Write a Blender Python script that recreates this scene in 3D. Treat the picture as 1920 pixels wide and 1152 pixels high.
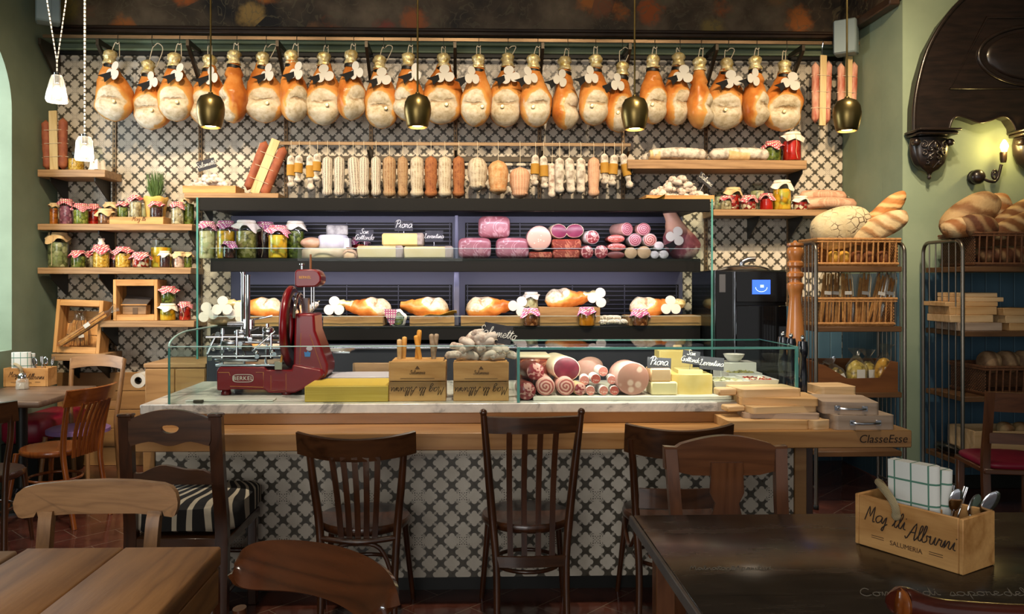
import bpy, bmesh, math, random
from mathutils import Vector, Matrix, noise as mnoise
for o in list(bpy.data.objects): bpy.data.objects.remove(o)
SC = bpy.context.scene
COL = SC.collection
PI = math.pi
# ------------------------------------------------------------------ camera, world, lights, exposure
TH = math.atan(0.0288); CS, SN = math.cos(TH), math.sin(TH)
F, CX, CY, H = 1500.0, 923.2, 530.0, 1.5
cam = bpy.data.cameras.new('camera'); cam.lens = 28.125; cam.sensor_width = 36.0
cam.shift_x = (960 - CX) / 1920; cam.shift_y = (CY - 576) / 1920
cam.clip_start = 0.05
camo = bpy.data.objects.new('camera', cam); COL.objects.link(camo)
camo.location = (0, 0, H); camo.rotation_euler = (PI / 2, 0, -TH)
SC.camera = camo
SC.view_settings.view_transform = 'Standard'; SC.view_settings.look = 'None'
SC.view_settings.gamma = 1; SC.view_settings.exposure = 0.25
SC.cycles.max_bounces = 6; SC.cycles.diffuse_bounces = 3; SC.cycles.glossy_bounces = 3
SC.cycles.transmission_bounces = 4; SC.cycles.transparent_max_bounces = 14
SC.cycles.caustics_reflective = False; SC.cycles.caustics_refractive = False
SC.cycles.sample_clamp_indirect = 4.0
SC.cycles.use_denoising = True
w = bpy.data.worlds.new('world'); SC.world = w; w.use_nodes = True
w.node_tree.nodes['Background'].inputs[0].default_value = (0.95, 0.95, 0.95, 1)
w.node_tree.nodes['Background'].inputs[1].default_value = 0.38

def light(name, kind, loc, power, color, target=None, **kw):
    l = bpy.data.lights.new(name, kind); l.energy = power; l.color = color
    for k, v in kw.items(): setattr(l, k, v)
    o = bpy.data.objects.new(name, l); COL.objects.link(o); o.location = loc
    if target is not None:
        o.rotation_euler = (Vector(target) - Vector(loc)).to_track_quat('-Z', 'Y').to_euler()
    return o
WARM = (1.0, 0.78, 0.52); WARM2 = (1.0, 0.86, 0.68); COOL = (0.80, 0.88, 1.0); DAY = (0.86, 0.93, 1.0)
# ceiling spots washing the back wall, one row
for i in range(7):
    x = -2.7 + i * 0.88
    light('ceiling_spot', 'SPOT', (x, 3.9, 4.12), 262, WARM, (x, 6.6, 1.75), spot_size=math.radians(62), spot_blend=1.0, shadow_soft_size=0.045)
# spots over the counter
for x in (-1.1, 0.1, 1.2):
    light('ceiling_spot', 'SPOT', (x, 3.0, 4.12), 330, WARM2, (x, 4.6, 0.9), spot_size=math.radians(48), spot_blend=0.8, shadow_soft_size=0.05)
# spots on the bread racks
light('ceiling_spot', 'SPOT', (2.2, 3.6, 4.12), 190, WARM2, (2.55, 5.6, 1.7), spot_size=math.radians(46), spot_blend=0.9, shadow_soft_size=0.05)
light('ceiling_spot', 'SPOT', (2.3, 3.2, 4.12), 260, (1.0, 0.72, 0.42), (3.2, 5.6, 2.9), spot_size=math.radians(50), spot_blend=0.9, shadow_soft_size=0.05)
light('ceiling_spot', 'SPOT', (-2.1, 3.6, 4.12), 260, WARM2, (-2.5, 5.9, 1.2), spot_size=math.radians(52), spot_blend=0.9, shadow_soft_size=0.05)
# extra spots without fixtures, added to brighten the front tables
light('ceiling_spot', 'SPOT', (-1.0, 0.9, 4.12), 130, WARM2, (-1.05, 2.0, 0.75), spot_size=math.radians(44), spot_blend=0.9, shadow_soft_size=0.06)
light('ceiling_spot', 'SPOT', (1.7, 1.1, 4.12), 90, WARM2, (1.25, 2.2, 0.75), spot_size=math.radians(40), spot_blend=0.9, shadow_soft_size=0.06)
# daylight from the arched window in the left wall; soft fill added behind the camera
light('daylight_window', 'AREA', (-3.92, 5.45, 2.1), 60, DAY, (0, 5.45, 1.6), shape='RECTANGLE', size=1.1, size_y=2.1)
light('fill_behind_camera', 'AREA', (-1.6, -2.6, 2.0), 95, (1.0, 0.97, 0.93), (-0.6, 3.0, 0.9), shape='RECTANGLE', size=3.0, size_y=2.4)

# ------------------------------------------------------------------ pixel + depth -> place in the room
def WX(px, Y):
    u = (px - CX) / F
    return Y * (u * CS + SN) / (CS - u * SN)
def dep(X, Y): return X * SN + Y * CS
def WZ(py, X, Y): return H + (CY - py) / F * dep(X, Y)
def PT(px, py, Y):
    x = WX(px, Y); return (x, Y, WZ(py, x, Y))
def ON(px, py, Z):
    d = F * (H - Z) / (py - CY); u = (px - CX) / F
    return (u * d * CS + d * SN, -u * d * SN + d * CS)
def PM_(px, Y):  # metres per photo pixel there
    return dep(WX(px, Y), Y) / F

# ------------------------------------------------------------------ objects
def tag(o, label, cat, group=None, kind=None):
    if label: o['label'] = label
    if cat: o['category'] = cat
    if group: o['group'] = group
    if kind: o['kind'] = kind
    return o
def T(name, label, cat, loc=(0, 0, 0), rz=0, group=None, rot=None):
    o = bpy.data.objects.new(name, None); COL.objects.link(o); o.location = loc
    o.rotation_euler = rot if rot else (0, 0, rz)
    o.empty_display_size = 0.05
    return tag(o, label, cat, group)
def copy_tree(o, parent=None, **kw):
    kids = [c for c in COL.objects if c.parent == o]
    c = o.copy(); COL.objects.link(c)
    if parent: c.parent = parent
    for k in kids: copy_tree(k, c)
    return c
KIDS = {}
def obj(name, mb, mat, parent=None, loc=(0, 0, 0), rot=(0, 0, 0), scale=None, label=None):
    me = mb if isinstance(mb, bpy.types.Mesh) else mb.mesh(name)
    if mat is not None and len(me.materials) == 0:
        for m_ in (mat if isinstance(mat, (list, tuple)) else [mat]): me.materials.append(m_)
    o = bpy.data.objects.new(name, me); COL.objects.link(o)
    o.location = loc; o.rotation_euler = rot
    if scale: o.scale = scale
    if parent is not None:
        o.parent = parent; KIDS.setdefault(parent.name, []).append(o)
    if label: o['label'] = label
    return o
def dup(root, loc, rot, label, scale=None, group=None):
    r = root.copy(); COL.objects.link(r); r.location = loc; r.rotation_euler = rot; r['label'] = label
    if scale: r.scale = scale
    if group: r['group'] = group
    for c in KIDS.get(root.name, []):
        k = c.copy(); COL.objects.link(k); k.parent = r
        KIDS.setdefault(r.name, []).append(k)
        for g in KIDS.get(c.name, []):
            q = g.copy(); COL.objects.link(q); q.parent = k
    return r
def struct(name, mb, mat, loc=(0, 0, 0), parent=None):
    o = obj(name, mb, mat, parent, loc)
    if parent is None: o['kind'] = 'structure'
    return o

def catmull(P, k=4, closed=False):
    P = [Vector(p) for p in P]; n = len(P); out = []
    if n < 3: return P
    rng = n if closed else n - 1
    for i in range(rng):
        if closed: a, b, c, d = P[i - 1], P[i], P[(i + 1) % n], P[(i + 2) % n]
        else: a, b, c, d = P[max(i - 1, 0)], P[i], P[i + 1], P[min(i + 2, n - 1)]
        for j in range(k):
            t = j / k
            out.append(0.5 * ((2 * b) + (c - a) * t + (2 * a - 5 * b + 4 * c - d) * t * t + (3 * b - a - 3 * c + d) * t ** 3))
    if not closed: out.append(P[-1])
    return out

class MB:
    def __init__(s, ang=42): s.v = []; s.f = []; s.mi = []; s.M = None; s.cur = 0; s.ang = ang
    def at(s, loc=(0, 0, 0), rot=(0, 0, 0)):
        from mathutils import Euler
        s.M = Matrix.Translation(loc) @ Euler(rot).to_matrix().to_4x4(); return s
    def add(s, vs, fs, mi=None):
        o = len(s.v)
        if s.M is not None: vs = [s.M @ Vector(p) for p in vs]
        s.v.extend(tuple(p) for p in vs)
        for i, f in enumerate(fs):
            s.f.append([o + a for a in f]); s.mi.append(s.cur if mi is None else (mi[i] if isinstance(mi, list) else mi))
        return s
    def box(s, x0, x1, y0, y1, z0, z1, b=0.002, side=None):
        lo = (min(x0, x1), min(y0, y1), min(z0, z1)); hi = (max(x0, x1), max(y0, y1), max(z0, z1))
        b = min(b, *[0.45 * (hi[i] - lo[i]) for i in range(3)])
        if b <= 0:
            vs = [(a, c, d) for a in (lo[0], hi[0]) for c in (lo[1], hi[1]) for d in (lo[2], hi[2])]
            fs = [(0, 1, 3, 2), (4, 6, 7, 5), (0, 4, 5, 1), (2, 3, 7, 6), (0, 2, 6, 4), (1, 5, 7, 3)]
            return s.add(vs, fs, side)
        vs = []; idx = {}
        for i in (0, 1):
            for j in (0, 1):
                for k in (0, 1):
                    for a in range(3):
                        p = []
                        for ax, q in enumerate((i, j, k)):
                            e = (lo, hi)[q][ax]
                            if ax != a: e += b if q == 0 else -b
                            p.append(e)
                        idx[(i, j, k, a)] = len(vs); vs.append(p)
        fs = []
        for a in range(3):
            o1, o2 = [x for x in range(3) if x != a]
            for q in (0, 1):
                f = []
                for (m, n) in ((0, 0), (1, 0), (1, 1), (0, 1)):
                    c = [0, 0, 0]; c[a] = q; c[o1] = m; c[o2] = n
                    f.append(idx[(*c, a)])
                fs.append(f)
            for m in (0, 1):
                for n in (0, 1):
                    c0 = [0, 0, 0]; c0[o1] = m; c0[o2] = n; c1 = list(c0); c1[a] = 1
                    fs.append([idx[(*c0, o1)], idx[(*c1, o1)], idx[(*c1, o2)], idx[(*c0, o2)]])
        for i in (0, 1):
            for j in (0, 1):
                for k in (0, 1): fs.append([idx[(i, j, k, 0)], idx[(i, j, k, 1)], idx[(i, j, k, 2)]])
        return s.add(vs, fs)
    def cbox(s, c, d, b=0.002): return s.box(c[0] - d[0] / 2, c[0] + d[0] / 2, c[1] - d[1] / 2, c[1] + d[1] / 2, c[2] - d[2] / 2, c[2] + d[2] / 2, b)
    def lathe(s, prof, n=20, c=(0, 0, 0), sx=1, sy=1, axis='z', fn=None):
        vs = []; rings = []
        for (r, z) in prof:
            if r <= 1e-6:
                rings.append([len(vs)]); vs.append((0, 0, z))
            else:
                ring = []
                for i in range(n):
                    a = 2 * PI * i / n; rr, zz = (r, z) if fn is None else fn(a, r, z)
                    ring.append(len(vs)); vs.append((rr * math.cos(a) * sx, rr * math.sin(a) * sy, zz))
                rings.append(ring)
        if axis == 'y': vs = [(x, z, y) for x, y, z in vs]
        if axis == 'x': vs = [(z, x, y) for x, y, z in vs]
        vs = [(x + c[0], y + c[1], z + c[2]) for x, y, z in vs]
        fs = []
        for a, b in zip(rings, rings[1:]):
            if len(a) == 1 and len(b) == 1: continue
            for i in range(n):
                j = (i + 1) % n
                if len(a) == 1: fs.append([a[0], b[j], b[i]])
                elif len(b) == 1: fs.append([a[i], a[j], b[0]])
                else: fs.append([a[i], a[j], b[j], b[i]])
        return s.add(vs, fs)
    def cyl(s, c, r, h, n=16, axis='z', r2=None, b=0.0):
        r2 = r if r2 is None else r2
        if b: return s.lathe([(0, 0), (r - b, 0), (r, b), (r2, h - b), (r2 - b, h), (0, h)], n, c, axis=axis)
        return s.lathe([(0, 0), (r, 0), (r2, h), (0, h)], n, c, axis=axis)
    def ell(s, c, r, n=16, m=10, fn=None):
        vs = []; 
        for j in range(m + 1):
            ph = PI * j / m
            for i in range(n):
                a = 2 * PI * i / n
                p = Vector((math.sin(ph) * math.cos(a), math.sin(ph) * math.sin(a), math.cos(ph)))
                k = 1.0 if fn is None else fn(p)
                vs.append((c[0] + r[0] * p.x * k, c[1] + r[1] * p.y * k, c[2] + r[2] * p.z * k))
        fs = []
        for j in range(m):
            for i in range(n):
                k = (i + 1) % n
                fs.append([j * n + i, j * n + k, (j + 1) * n + k, (j + 1) * n + i])
        return s.add(vs, fs)
    def tube(s, pts, r=0.01, n=8, closed=False, sub=0, flat=1.0, up=None):
        P = catmull(pts, sub, closed) if sub else [Vector(p) for p in pts]
        m = len(P)
        rs = [r] * m if not isinstance(r, (list, tuple)) else ([r[min(int(i / max(m - 1, 1) * (len(r) - 1)), len(r) - 2)] * (1 - (i / max(m - 1, 1) * (len(r) - 1) - min(int(i / max(m - 1, 1) * (len(r) - 1)), len(r) - 2))) + r[min(int(i / max(m - 1, 1) * (len(r) - 1)), len(r) - 2) + 1] * (i / max(m - 1, 1) * (len(r) - 1) - min(int(i / max(m - 1, 1) * (len(r) - 1)), len(r) - 2)) for i in range(m)])
        vs = []; nrm = None
        for i in range(m):
            if closed: t = P[(i + 1) % m] - P[i - 1]
            else: t = P[min(i + 1, m - 1)] - P[max(i - 1, 0)]
            if t.length < 1e-9: t = Vector((0, 0, 1))
            t.normalize()
            if nrm is None or up is not None:
                u_ = Vector(up) if up is not None else (Vector((0, 0, 1)) if abs(t.z) < 0.9 else Vector((1, 0, 0)))
                nrm = u_ - t * u_.dot(t)
            else: nrm = nrm - t * nrm.dot(t)
            if nrm.length < 1e-6: nrm = t.orthogonal()
            nrm.normalize(); bi = t.cross(nrm)
            for k in range(n):
                a = 2 * PI * (k + 0.5) / n
                vs.append(P[i] + nrm * (math.cos(a) * rs[i]) + bi * (math.sin(a) * rs[i] * flat))
        fs = []
        for i in range(m if closed else m - 1):
            j = (i + 1) % m
            for k in range(n):
                l = (k + 1) % n
                fs.append([i * n + k, i * n + l, j * n + l, j * n + k])
        if not closed:
            fs.append(list(range(n))[::-1]); fs.append([(m - 1) * n + k for k in range(n)])
        return s.add(vs, fs)
    def prism(s, poly, d0, d1, plane='xz', mi=None):
        def P3(a, b, d): return (a, d, b) if plane == 'xz' else ((a, b, d) if plane == 'xy' else (d, a, b))
        n = len(poly)
        vs = [P3(a, b, d0) for a, b in poly] + [P3(a, b, d1) for a, b in poly]
        fs = [list(range(n)), list(range(n, 2 * n))[::-1]] + [[i, (i + 1) % n, n + (i + 1) % n, n + i] for i in range(n)]
        return s.add(vs, fs, mi)
    def slab(s, fn, nu, nv, th, dirn=None):
        """a sheet fn(u,v), thickened along its normal (or dirn)"""
        G = [[Vector(fn(i / nu, j / nv)) for j in range(nv + 1)] for i in range(nu + 1)]
        vs = []; 
        for side in (0, 1):
            for i in range(nu + 1):
                for j in range(nv + 1):
                    p = G[i][j]
                    if dirn is not None: n_ = Vector(dirn)
                    else:
                        du = G[min(i + 1, nu)][j] - G[max(i - 1, 0)][j]; dv = G[i][min(j + 1, nv)] - G[i][max(j - 1, 0)]
                        n_ = du.cross(dv); n_ = n_.normalized() if n_.length > 1e-12 else Vector((0, 1, 0))
                    vs.append(p + n_ * (th * (0.5 if side else -0.5)))
        W = nv + 1; N = (nu + 1) * W; fs = []
        for i in range(nu):
            for j in range(nv):
                q = [i * W + j, (i + 1) * W + j, (i + 1) * W + j + 1, i * W + j + 1]
                fs.append(q); fs.append([N + a for a in q][::-1])
        rim = [i * W for i in range(nu)] + [nu * W + j for j in range(nv)] + [i * W + nv for i in range(nu, 0, -1)] + [j for j in range(nv, 0, -1)]
        for a, b in zip(rim, rim[1:] + rim[:1]): fs.append([a, b, N + b, N + a])
        return s.add(vs, fs)
    def mesh(s, name):
        me = bpy.data.meshes.new(name); me.from_pydata([tuple(p) for p in s.v], [], s.f)
        me.polygons.foreach_set('material_index', s.mi)
        bm = bmesh.new(); bm.from_mesh(me)
        bmesh.ops.remove_doubles(bm, verts=bm.verts, dist=1e-6)
        bmesh.ops.recalc_face_normals(bm, faces=bm.faces); bm.to_mesh(me); bm.free()
        me.polygons.foreach_set('use_smooth', [True] * len(me.polygons))
        me.set_sharp_from_angle(angle=math.radians(s.ang))
        me.update(); return me

def nz(p, s=1.0, seed=0): return mnoise.noise(Vector((p[0] * s + seed * 7.3, p[1] * s - seed * 3.1, p[2] * s + seed * 1.7)))
def interp(tab, t):
    for (a, b), (c, d) in zip(tab, tab[1:]):
        if t <= c:
            k = (t - a) / (c - a) if c > a else 0
            k = k * k * (3 - 2 * k) * 0.5 + k * 0.5
            return b + (d - b) * k
    return tab[-1][1]

# ------------------------------------------------------------------ materials
def lin(h):
    if not isinstance(h, str): return (*h, 1.0) if len(h) == 3 else h
    h = h.lstrip('#'); c = [int(h[i:i + 2], 16) / 255 for i in (0, 2, 4)]
    return tuple((x / 12.92 if x <= 0.04045 else ((x + 0.055) / 1.055) ** 2.4) for x in c) + (1.0,)
class NT:
    def __init__(s, name):
        s.m = bpy.data.materials.new(name); s.m.use_nodes = True; s.t = s.m.node_tree; s.n = s.t.nodes
        s.p = s.n['Principled BSDF']; s.out = s.n['Material Output']
    def new(s, t, **kw):
        n = s.n.new(t)
        for k, v in kw.items(): setattr(n, k, v)
        return n
    def link(s, a, b): s.t.links.new(a, b)
    def val(s, sock, v):
        if hasattr(v, 'is_linked') or hasattr(v, 'links'): s.link(v, sock)
        else: sock.default_value = v
    def math(s, op, a, b=None, c=None):
        n = s.new('ShaderNodeMath', operation=op)
        for i, x in enumerate((a, b, c)):
            if x is not None: s.val(n.inputs[i], x)
        return n.outputs[0]
    def co(s, scale=(1, 1, 1), loc=(0, 0, 0), rot=(0, 0, 0), kind='Object'):
        tc = s.new('ShaderNodeTexCoord'); mp = s.new('ShaderNodeMapping')
        mp.inputs['Scale'].default_value = scale; mp.inputs['Location'].default_value = loc; mp.inputs['Rotation'].default_value = rot
        s.link(tc.outputs[kind], mp.inputs['Vector']); return mp.outputs[0]
    def noise(s, vec, scale=5, detail=3, rough=0.55, dist=0):
        n = s.new('ShaderNodeTexNoise'); n.inputs['Scale'].default_value = scale; n.inputs['Detail'].default_value = detail
        n.inputs['Roughness'].default_value = rough; n.inputs['Distortion'].default_value = dist
        s.link(vec, n.inputs['Vector']); return n.outputs['Fac']
    def voro(s, vec, scale=5, feature='F1', out='Distance', rand=1.0):
        n = s.new('ShaderNodeTexVoronoi', feature=feature); n.inputs['Scale'].default_value = scale
        n.inputs['Randomness'].default_value = rand
        s.link(vec, n.inputs['Vector']); return n.outputs[out]
    def ramp(s, fac, stops, mode='LINEAR'):
        r = s.new('ShaderNodeValToRGB'); r.color_ramp.interpolation = mode; e = r.color_ramp.elements
        while len(e) < len(stops): e.new(0.5)
        for i, (p, c) in enumerate(stops): e[i].position = p; e[i].color = lin(c)
        s.val(r.inputs[0], fac); return r.outputs[0]
    def mix(s, fac, a, b, blend='MIX'):
        n = s.new('ShaderNodeMix', data_type='RGBA', blend_type=blend)
        s.val(n.inputs[0], fac)
        for sock, v in ((n.inputs[6], a), (n.inputs[7], b)):
            if isinstance(v, str): v = lin(v)
            s.val(sock, v)
        return n.outputs[2]
    def sst(s, x, a, b):  # smoothstep a->b
        n = s.new('ShaderNodeMapRange', interpolation_type='SMOOTHSTEP')
        s.val(n.inputs[0], x); n.inputs[1].default_value = a; n.inputs[2].default_value = b
        return n.outputs[0]
    def sep(s, vec):
        n = s.new('ShaderNodeSeparateXYZ'); s.link(vec, n.inputs[0]); return n.outputs
    def comb(s, x, y, z):
        n = s.new('ShaderNodeCombineXYZ')
        for i, v in enumerate((x, y, z)): s.val(n.inputs[i], v)
        return n.outputs[0]
    def bump(s, h, strength=0.3, dist=0.01):
        b = s.new('ShaderNodeBump'); b.inputs['Strength'].default_value = strength; b.inputs['Distance'].default_value = dist
        s.link(h, b.inputs['Height']); s.link(b.outputs[0], s.p.inputs['Normal'])
    def set(s, color=None, rough=None, metal=None, **kw):
        if color is not None:
            if isinstance(color, str): color = lin(color)
            s.val(s.p.inputs['Base Color'], color)
        if rough is not None: s.val(s.p.inputs['Roughness'], rough)
        if metal is not None: s.val(s.p.inputs['Metallic'], metal)
        for k, v in kw.items(): s.val(s.p.inputs[k.replace('_', ' ')], v)
        return s.m

def plain(name, c, rough=0.5, metal=0.0, c2=None, scale=12, bump=0, bscale=40, coat=0, stretch=(1, 1, 1), lo=.35, hi=.65, **kw):
    t = NT(name)
    if c2:
        f = t.noise(t.co(stretch), scale, 4); col = t.ramp(f, [(lo, c), (hi, c2)])
    else: col = lin(c)
    if bump: t.bump(t.noise(t.co(stretch), bscale, 3), bump, 0.004)
    if coat: kw['Coat_Weight'] = coat; kw['Coat_Roughness'] = 0.12
    return t.set(col, rough, metal, **kw)
def wood(name, c1, c2, axis='x', scale=3.0, rough=0.45, coat=0.0, bump=0.12, knots=False, ring=10.0):
    t = NT(name); st = {'x': (0.12, 1, 1), 'y': (1, 0.12, 1), 'z': (1, 1, 0.12)}[axis]
    v = t.co(st)
    big = t.noise(v, scale, 3, 0.5, 0.6)
    fine = t.noise(v, scale * 14, 4, 0.65)
    rings = t.math('FRACT', t.math('MULTIPLY', big, ring))
    rings = t.math('MULTIPLY', rings, t.math('SUBTRACT', 1.0, rings))
    f = t.math('ADD', t.math('MULTIPLY', rings, 1.6), t.math('MULTIPLY', fine, 0.75))
    col = t.ramp(f, [(0.2, c2), (0.85, c1)])
    t.bump(fine, bump, 0.003)
    return t.set(col, rough, 0, Coat_Weight=coat, Coat_Roughness=0.1)
def glassy(name, tint='#ffffff', refl=1.0, rough=0.01, body=0.0):
    t = NT(name); t.n.remove(t.p)
    tr = t.new('ShaderNodeBsdfTransparent'); tr.inputs[0].default_value = lin(tint)
    gl = t.new('ShaderNodeBsdfGlossy'); gl.inputs['Roughness'].default_value = rough
    fr = t.new('ShaderNodeFresnel'); fr.inputs[0].default_value = 1.45
    mx = t.new('ShaderNodeMixShader')
    geo = t.new('ShaderNodeNewGeometry')
    t.link(t.math('MULTIPLY', t.math('MULTIPLY', fr.outputs[0], refl), t.math('SUBTRACT', 1.0, geo.outputs['Backfacing'])), mx.inputs[0]); t.link(tr.outputs[0], mx.inputs[1]); t.link(gl.outputs[0], mx.inputs[2])
    if body:
        df = t.new('ShaderNodeBsdfDiffuse'); df.inputs[0].default_value = lin('#e8e4da'); m2 = t.new('ShaderNodeMixShader')
        lw = t.new('ShaderNodeLayerWeight'); lw.inputs[0].default_value = 0.5
        t.link(t.math('MULTIPLY', t.math('ADD', lw.outputs['Facing'], 0.25), body), m2.inputs[0]); t.link(mx.outputs[0], m2.inputs[1]); t.link(df.outputs[0], m2.inputs[2]); mx = m2
    t.link(mx.outputs[0], t.out.inputs[0]); return t.m
def glow(name, c, strength):
    t = NT(name); return t.set('#000000', 0.5, 0, Emission_Color=lin(c), Emission_Strength=strength)
def gingham(name, c, c2='#f3ece4', size=0.012):
    t = NT(name); v = t.sep(t.co((1 / size,) * 3))
    st = [t.math('GREATER_THAN', t.math('FRACT', t.math('MULTIPLY', x, 0.5)), 0.5) for x in (t.math('ADD', v[0], t.math('MULTIPLY', v[1], 0.7)), t.math('ADD', v[2], t.math('MULTIPLY', v[1], 0.7)))]
    f = t.math('MULTIPLY', t.math('ADD', st[0], st[1]), 0.5)
    col = t.ramp(f, [(0, c2), (0.5, c), (1, c)]); 
    n = t.noise(t.co(), 60, 2); t.bump(n, 0.4, 0.004)
    return t.set(t.mix(t.math('MULTIPLY', t.math('SUBTRACT', 1.0, f), 0.12), col, c), 0.85)
def chunks(name, cols, scale=60, dark='#2a2410', rough=0.25):
    """preserved vegetables seen through a jar: cells of several tones"""
    t = NT(name); v = t.co()
    d = t.voro(v, scale); cell = t.voro(v, scale, 'F1', 'Color')
    s_ = t.sep(cell)[0]
    col = t.ramp(s_, [((i + 0.5) / len(cols), c) for i, c in enumerate(cols)])
    col = t.mix(t.sst(d, 0.5, 1.0), col, dark)
    t.bump(t.math('SUBTRACT', 1.0, d), 0.5, 0.006)
    return t.set(col, rough, 0, Coat_Weight=0.3)
# ------------------------------------------------------------------ shared materials
def tile_mat(name, gu='x', a=0.108, ou=0.0, ov=0.0, rough=0.35):
    t = NT(name); s_ = t.sep(t.co())
    U = t.math('DIVIDE', t.math('ADD', s_[0], ou), a); V = t.math('DIVIDE', t.math('ADD', s_[2], ov), a)
    def fold(x, off): return t.math('ABSOLUTE', t.math('MULTIPLY', t.math('SUBTRACT', t.math('FRACT', t.math('ADD', x, off)), 0.5), 2.0))
    def circ(x, y, cx, cy, r):
        dx = t.math('SUBTRACT', x, cx); dy = t.math('SUBTRACT', y, cy)
        return t.math('SUBTRACT', t.math('SQRT', t.math('ADD', t.math('MULTIPLY', dx, dx), t.math('MULTIPLY', dy, dy))), r)
    ds = []; ds2 = []
    for off in (0.0, 0.5):
        x = fold(U, off); y = fold(V, off)
        hi = t.math('MAXIMUM', x, y); lo_ = t.math('MINIMUM', x, y)
        d = t.math('MINIMUM', t.math('MINIMUM', t.math('MINIMUM', circ(hi, lo_, 0.45, 0.0, 0.25), circ(hi, lo_, 0.5, 0.5, 0.125)), circ(hi, lo_, 0.30, 0.30, 0.145)), circ(hi, lo_, 0.0, 0.0, 0.44))
        ds.append(d); ds2.append(t.math('MINIMUM', circ(hi, lo_, 0.55, 0.45, 0.035), circ(hi, lo_, 0.43, 0.43, 0.02)))
    d = t.math('MINIMUM', ds[0], ds[1])
    flower = t.sst(d, 0.03, -0.03)
    # small dotted rosette on every fourth crossing
    def special(x, o): return t.math('SUBTRACT', t.math('MULTIPLY', t.math('FRACT', t.math('MULTIPLY', t.math('ADD', x, o), 0.5)), 2.0), 1.0)
    px_ = t.math('ABSOLUTE', special(U, 1.0)); py_ = t.math('ABSOLUTE', special(V, 0.5))
    hi = t.math('MAXIMUM', px_, py_); lo_ = t.math('MINIMUM', px_, py_)
    cell = t.math('LESS_THAN', hi, 0.25)
    dots = t.math('MINIMUM', t.math('MINIMUM', circ(hi, lo_, 0.15, 0.06, 0.026), circ(hi, lo_, 0.16, 0.16, 0.03)), circ(hi, lo_, 0.075, 0.0, 0.02))
    dotm = t.sst(dots, 0.008, -0.008)
    ros = t.math('SUBTRACT', 1.0, dotm)
    lightm = t.math('MAXIMUM', flower, t.math('MULTIPLY', cell, ros))
    # grout
    g = t.math('MINIMUM', t.math('ABSOLUTE', t.math('SUBTRACT', fold(U, 0.25), 0.0)), t.math('ABSOLUTE', fold(V, 0.25)))
    grout = t.math('LESS_THAN', g, 0.022)
    ddot = t.math('MINIMUM', ds2[0], ds2[1]); lightm = t.math('MULTIPLY', lightm, t.sst(ddot, -0.01, 0.02))
    tone = t.noise(t.co(), 7, 3); tone2 = t.noise(t.co(), 45, 3)
    cream = t.ramp(tone, [(0.3, '#c2b8a6'), (0.7, '#d8cfbf')])
    dark = t.ramp(tone2, [(0.3, '#403a30'), (0.7, '#565043')])
    col = t.mix(lightm, dark, cream)
    col = t.mix(t.math('MULTIPLY', grout, 0.55), col, '#c9c1b2')
    return t.set(col, t.ramp(tone2, [(0.3, '#8c8c8c'), (0.7, '#b0b0b0')]))
MT = {}
MT['tile'] = tile_mat('cement_tile_wall')
MT['plaster'] = plain('green_plaster', '#6f7d68', 0.85, c2='#7b8a74', scale=2.5, bump=0.15, bscale=30)
MT['plaster2'] = plain('green_plaster_right', '#7b8c76', 0.85, c2='#87977f', scale=2.5, bump=0.15, bscale=30)
MT['ceiling'] = plain('ceiling_paint', '#8b8678', 0.9)
MT['shelf'] = wood('oak_shelf', '#a8845c', '#7d5c3a', 'x', 3, 0.5)
MT['oak'] = wood('oak_bar', '#a97c4a', '#8a5c30', 'x', 2.2, 0.32, 0.15)
MT['oak_dado'] = wood('oak_dado', '#a07a4c', '#86613a', 'x', 2.0, 0.5)
MT['pine'] = wood('pine_crate', '#d3a062', '#a06c34', 'x', 3.2, 0.6)
MT['pine_z'] = wood('pine_crate_upright', '#d3a062', '#a06c34', 'z', 3.2, 0.6)
MT['walnut'] = wood('walnut_chair', '#4c2a16', '#2a160a', 'z', 4, 0.28, 0.35, 0.05)
MT['walnut_x'] = wood('walnut_chair_rail', '#50301a', '#2c180b', 'x', 4, 0.28, 0.35, 0.05)
MT['black'] = plain('black_metal', '#14130f', 0.45, 0.2)
MT['darkmetal'] = plain('dark_steel', '#4a4237', 0.4, 0.7)
MT['rail'] = plain('brushed_bronze_rail', '#8a7257', 0.38, 0.75, c2='#7a644b', scale=8, stretch=(1, 12, 12))
MT['steel'] = plain('stainless_steel', '#b9bbc0', 0.22, 1.0)
MT['chrome'] = plain('chrome', '#dcdde2', 0.08, 1.0)
MT['brass'] = plain('aged_brass', '#8f7a48', 0.33, 0.9, c2='#6b5a34', scale=5)
MT['gold'] = plain('gold_foil', '#cdb060', 0.38, 0.45, c2='#f0e6bc', scale=30, bump=1.0, bscale=55)
MT['white'] = plain('white_card', '#c9c5ba', 0.8)
MT['cloth_white'] = plain('white_cotton', '#ddd3bf', 0.9, c2='#efe8da', scale=20, bump=0.4, bscale=60)
MT['kraft'] = plain('kraft_cloth', '#c9a670', 0.9, c2='#dcc093', scale=20, bump=0.4, bscale=60)
MT['twine'] = plain('twine', '#c8b48c', 0.95)
MT['string'] = plain('string', '#d8cbb0', 0.95)
MT['red_check'] = gingham('red_gingham', '#b8505a', size=0.009)
MT['pink_check'] = gingham('pink_gingham', '#a8507c', size=0.009)
MT['glass'] = glassy('jar_glass', '#f4f8f4', 1.0)
MT['pane'] = glassy('clear_pane', '#f4f9f7', 0.4)
MT['pane_edge'] = plain('green_glass_edge', '#3f7f7a', 0.15, 0, c2='#5d9c94', scale=3)
MT['cello'] = glassy('cellophane', '#f4f2ec', 4.5, 0.14, body=0.07)
MT['slate'] = plain('chalkboard', '#2c2c31', 0.8, c2='#3a3a40', scale=20); MT['ribbon'] = plain('black_ribbon', '#070707', 0.9)
MT['chalk'] = plain('chalk', '#e8e6df', 0.9)
MT['ink'] = plain('burnt_ink', '#2a1a10', 0.8)
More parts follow.
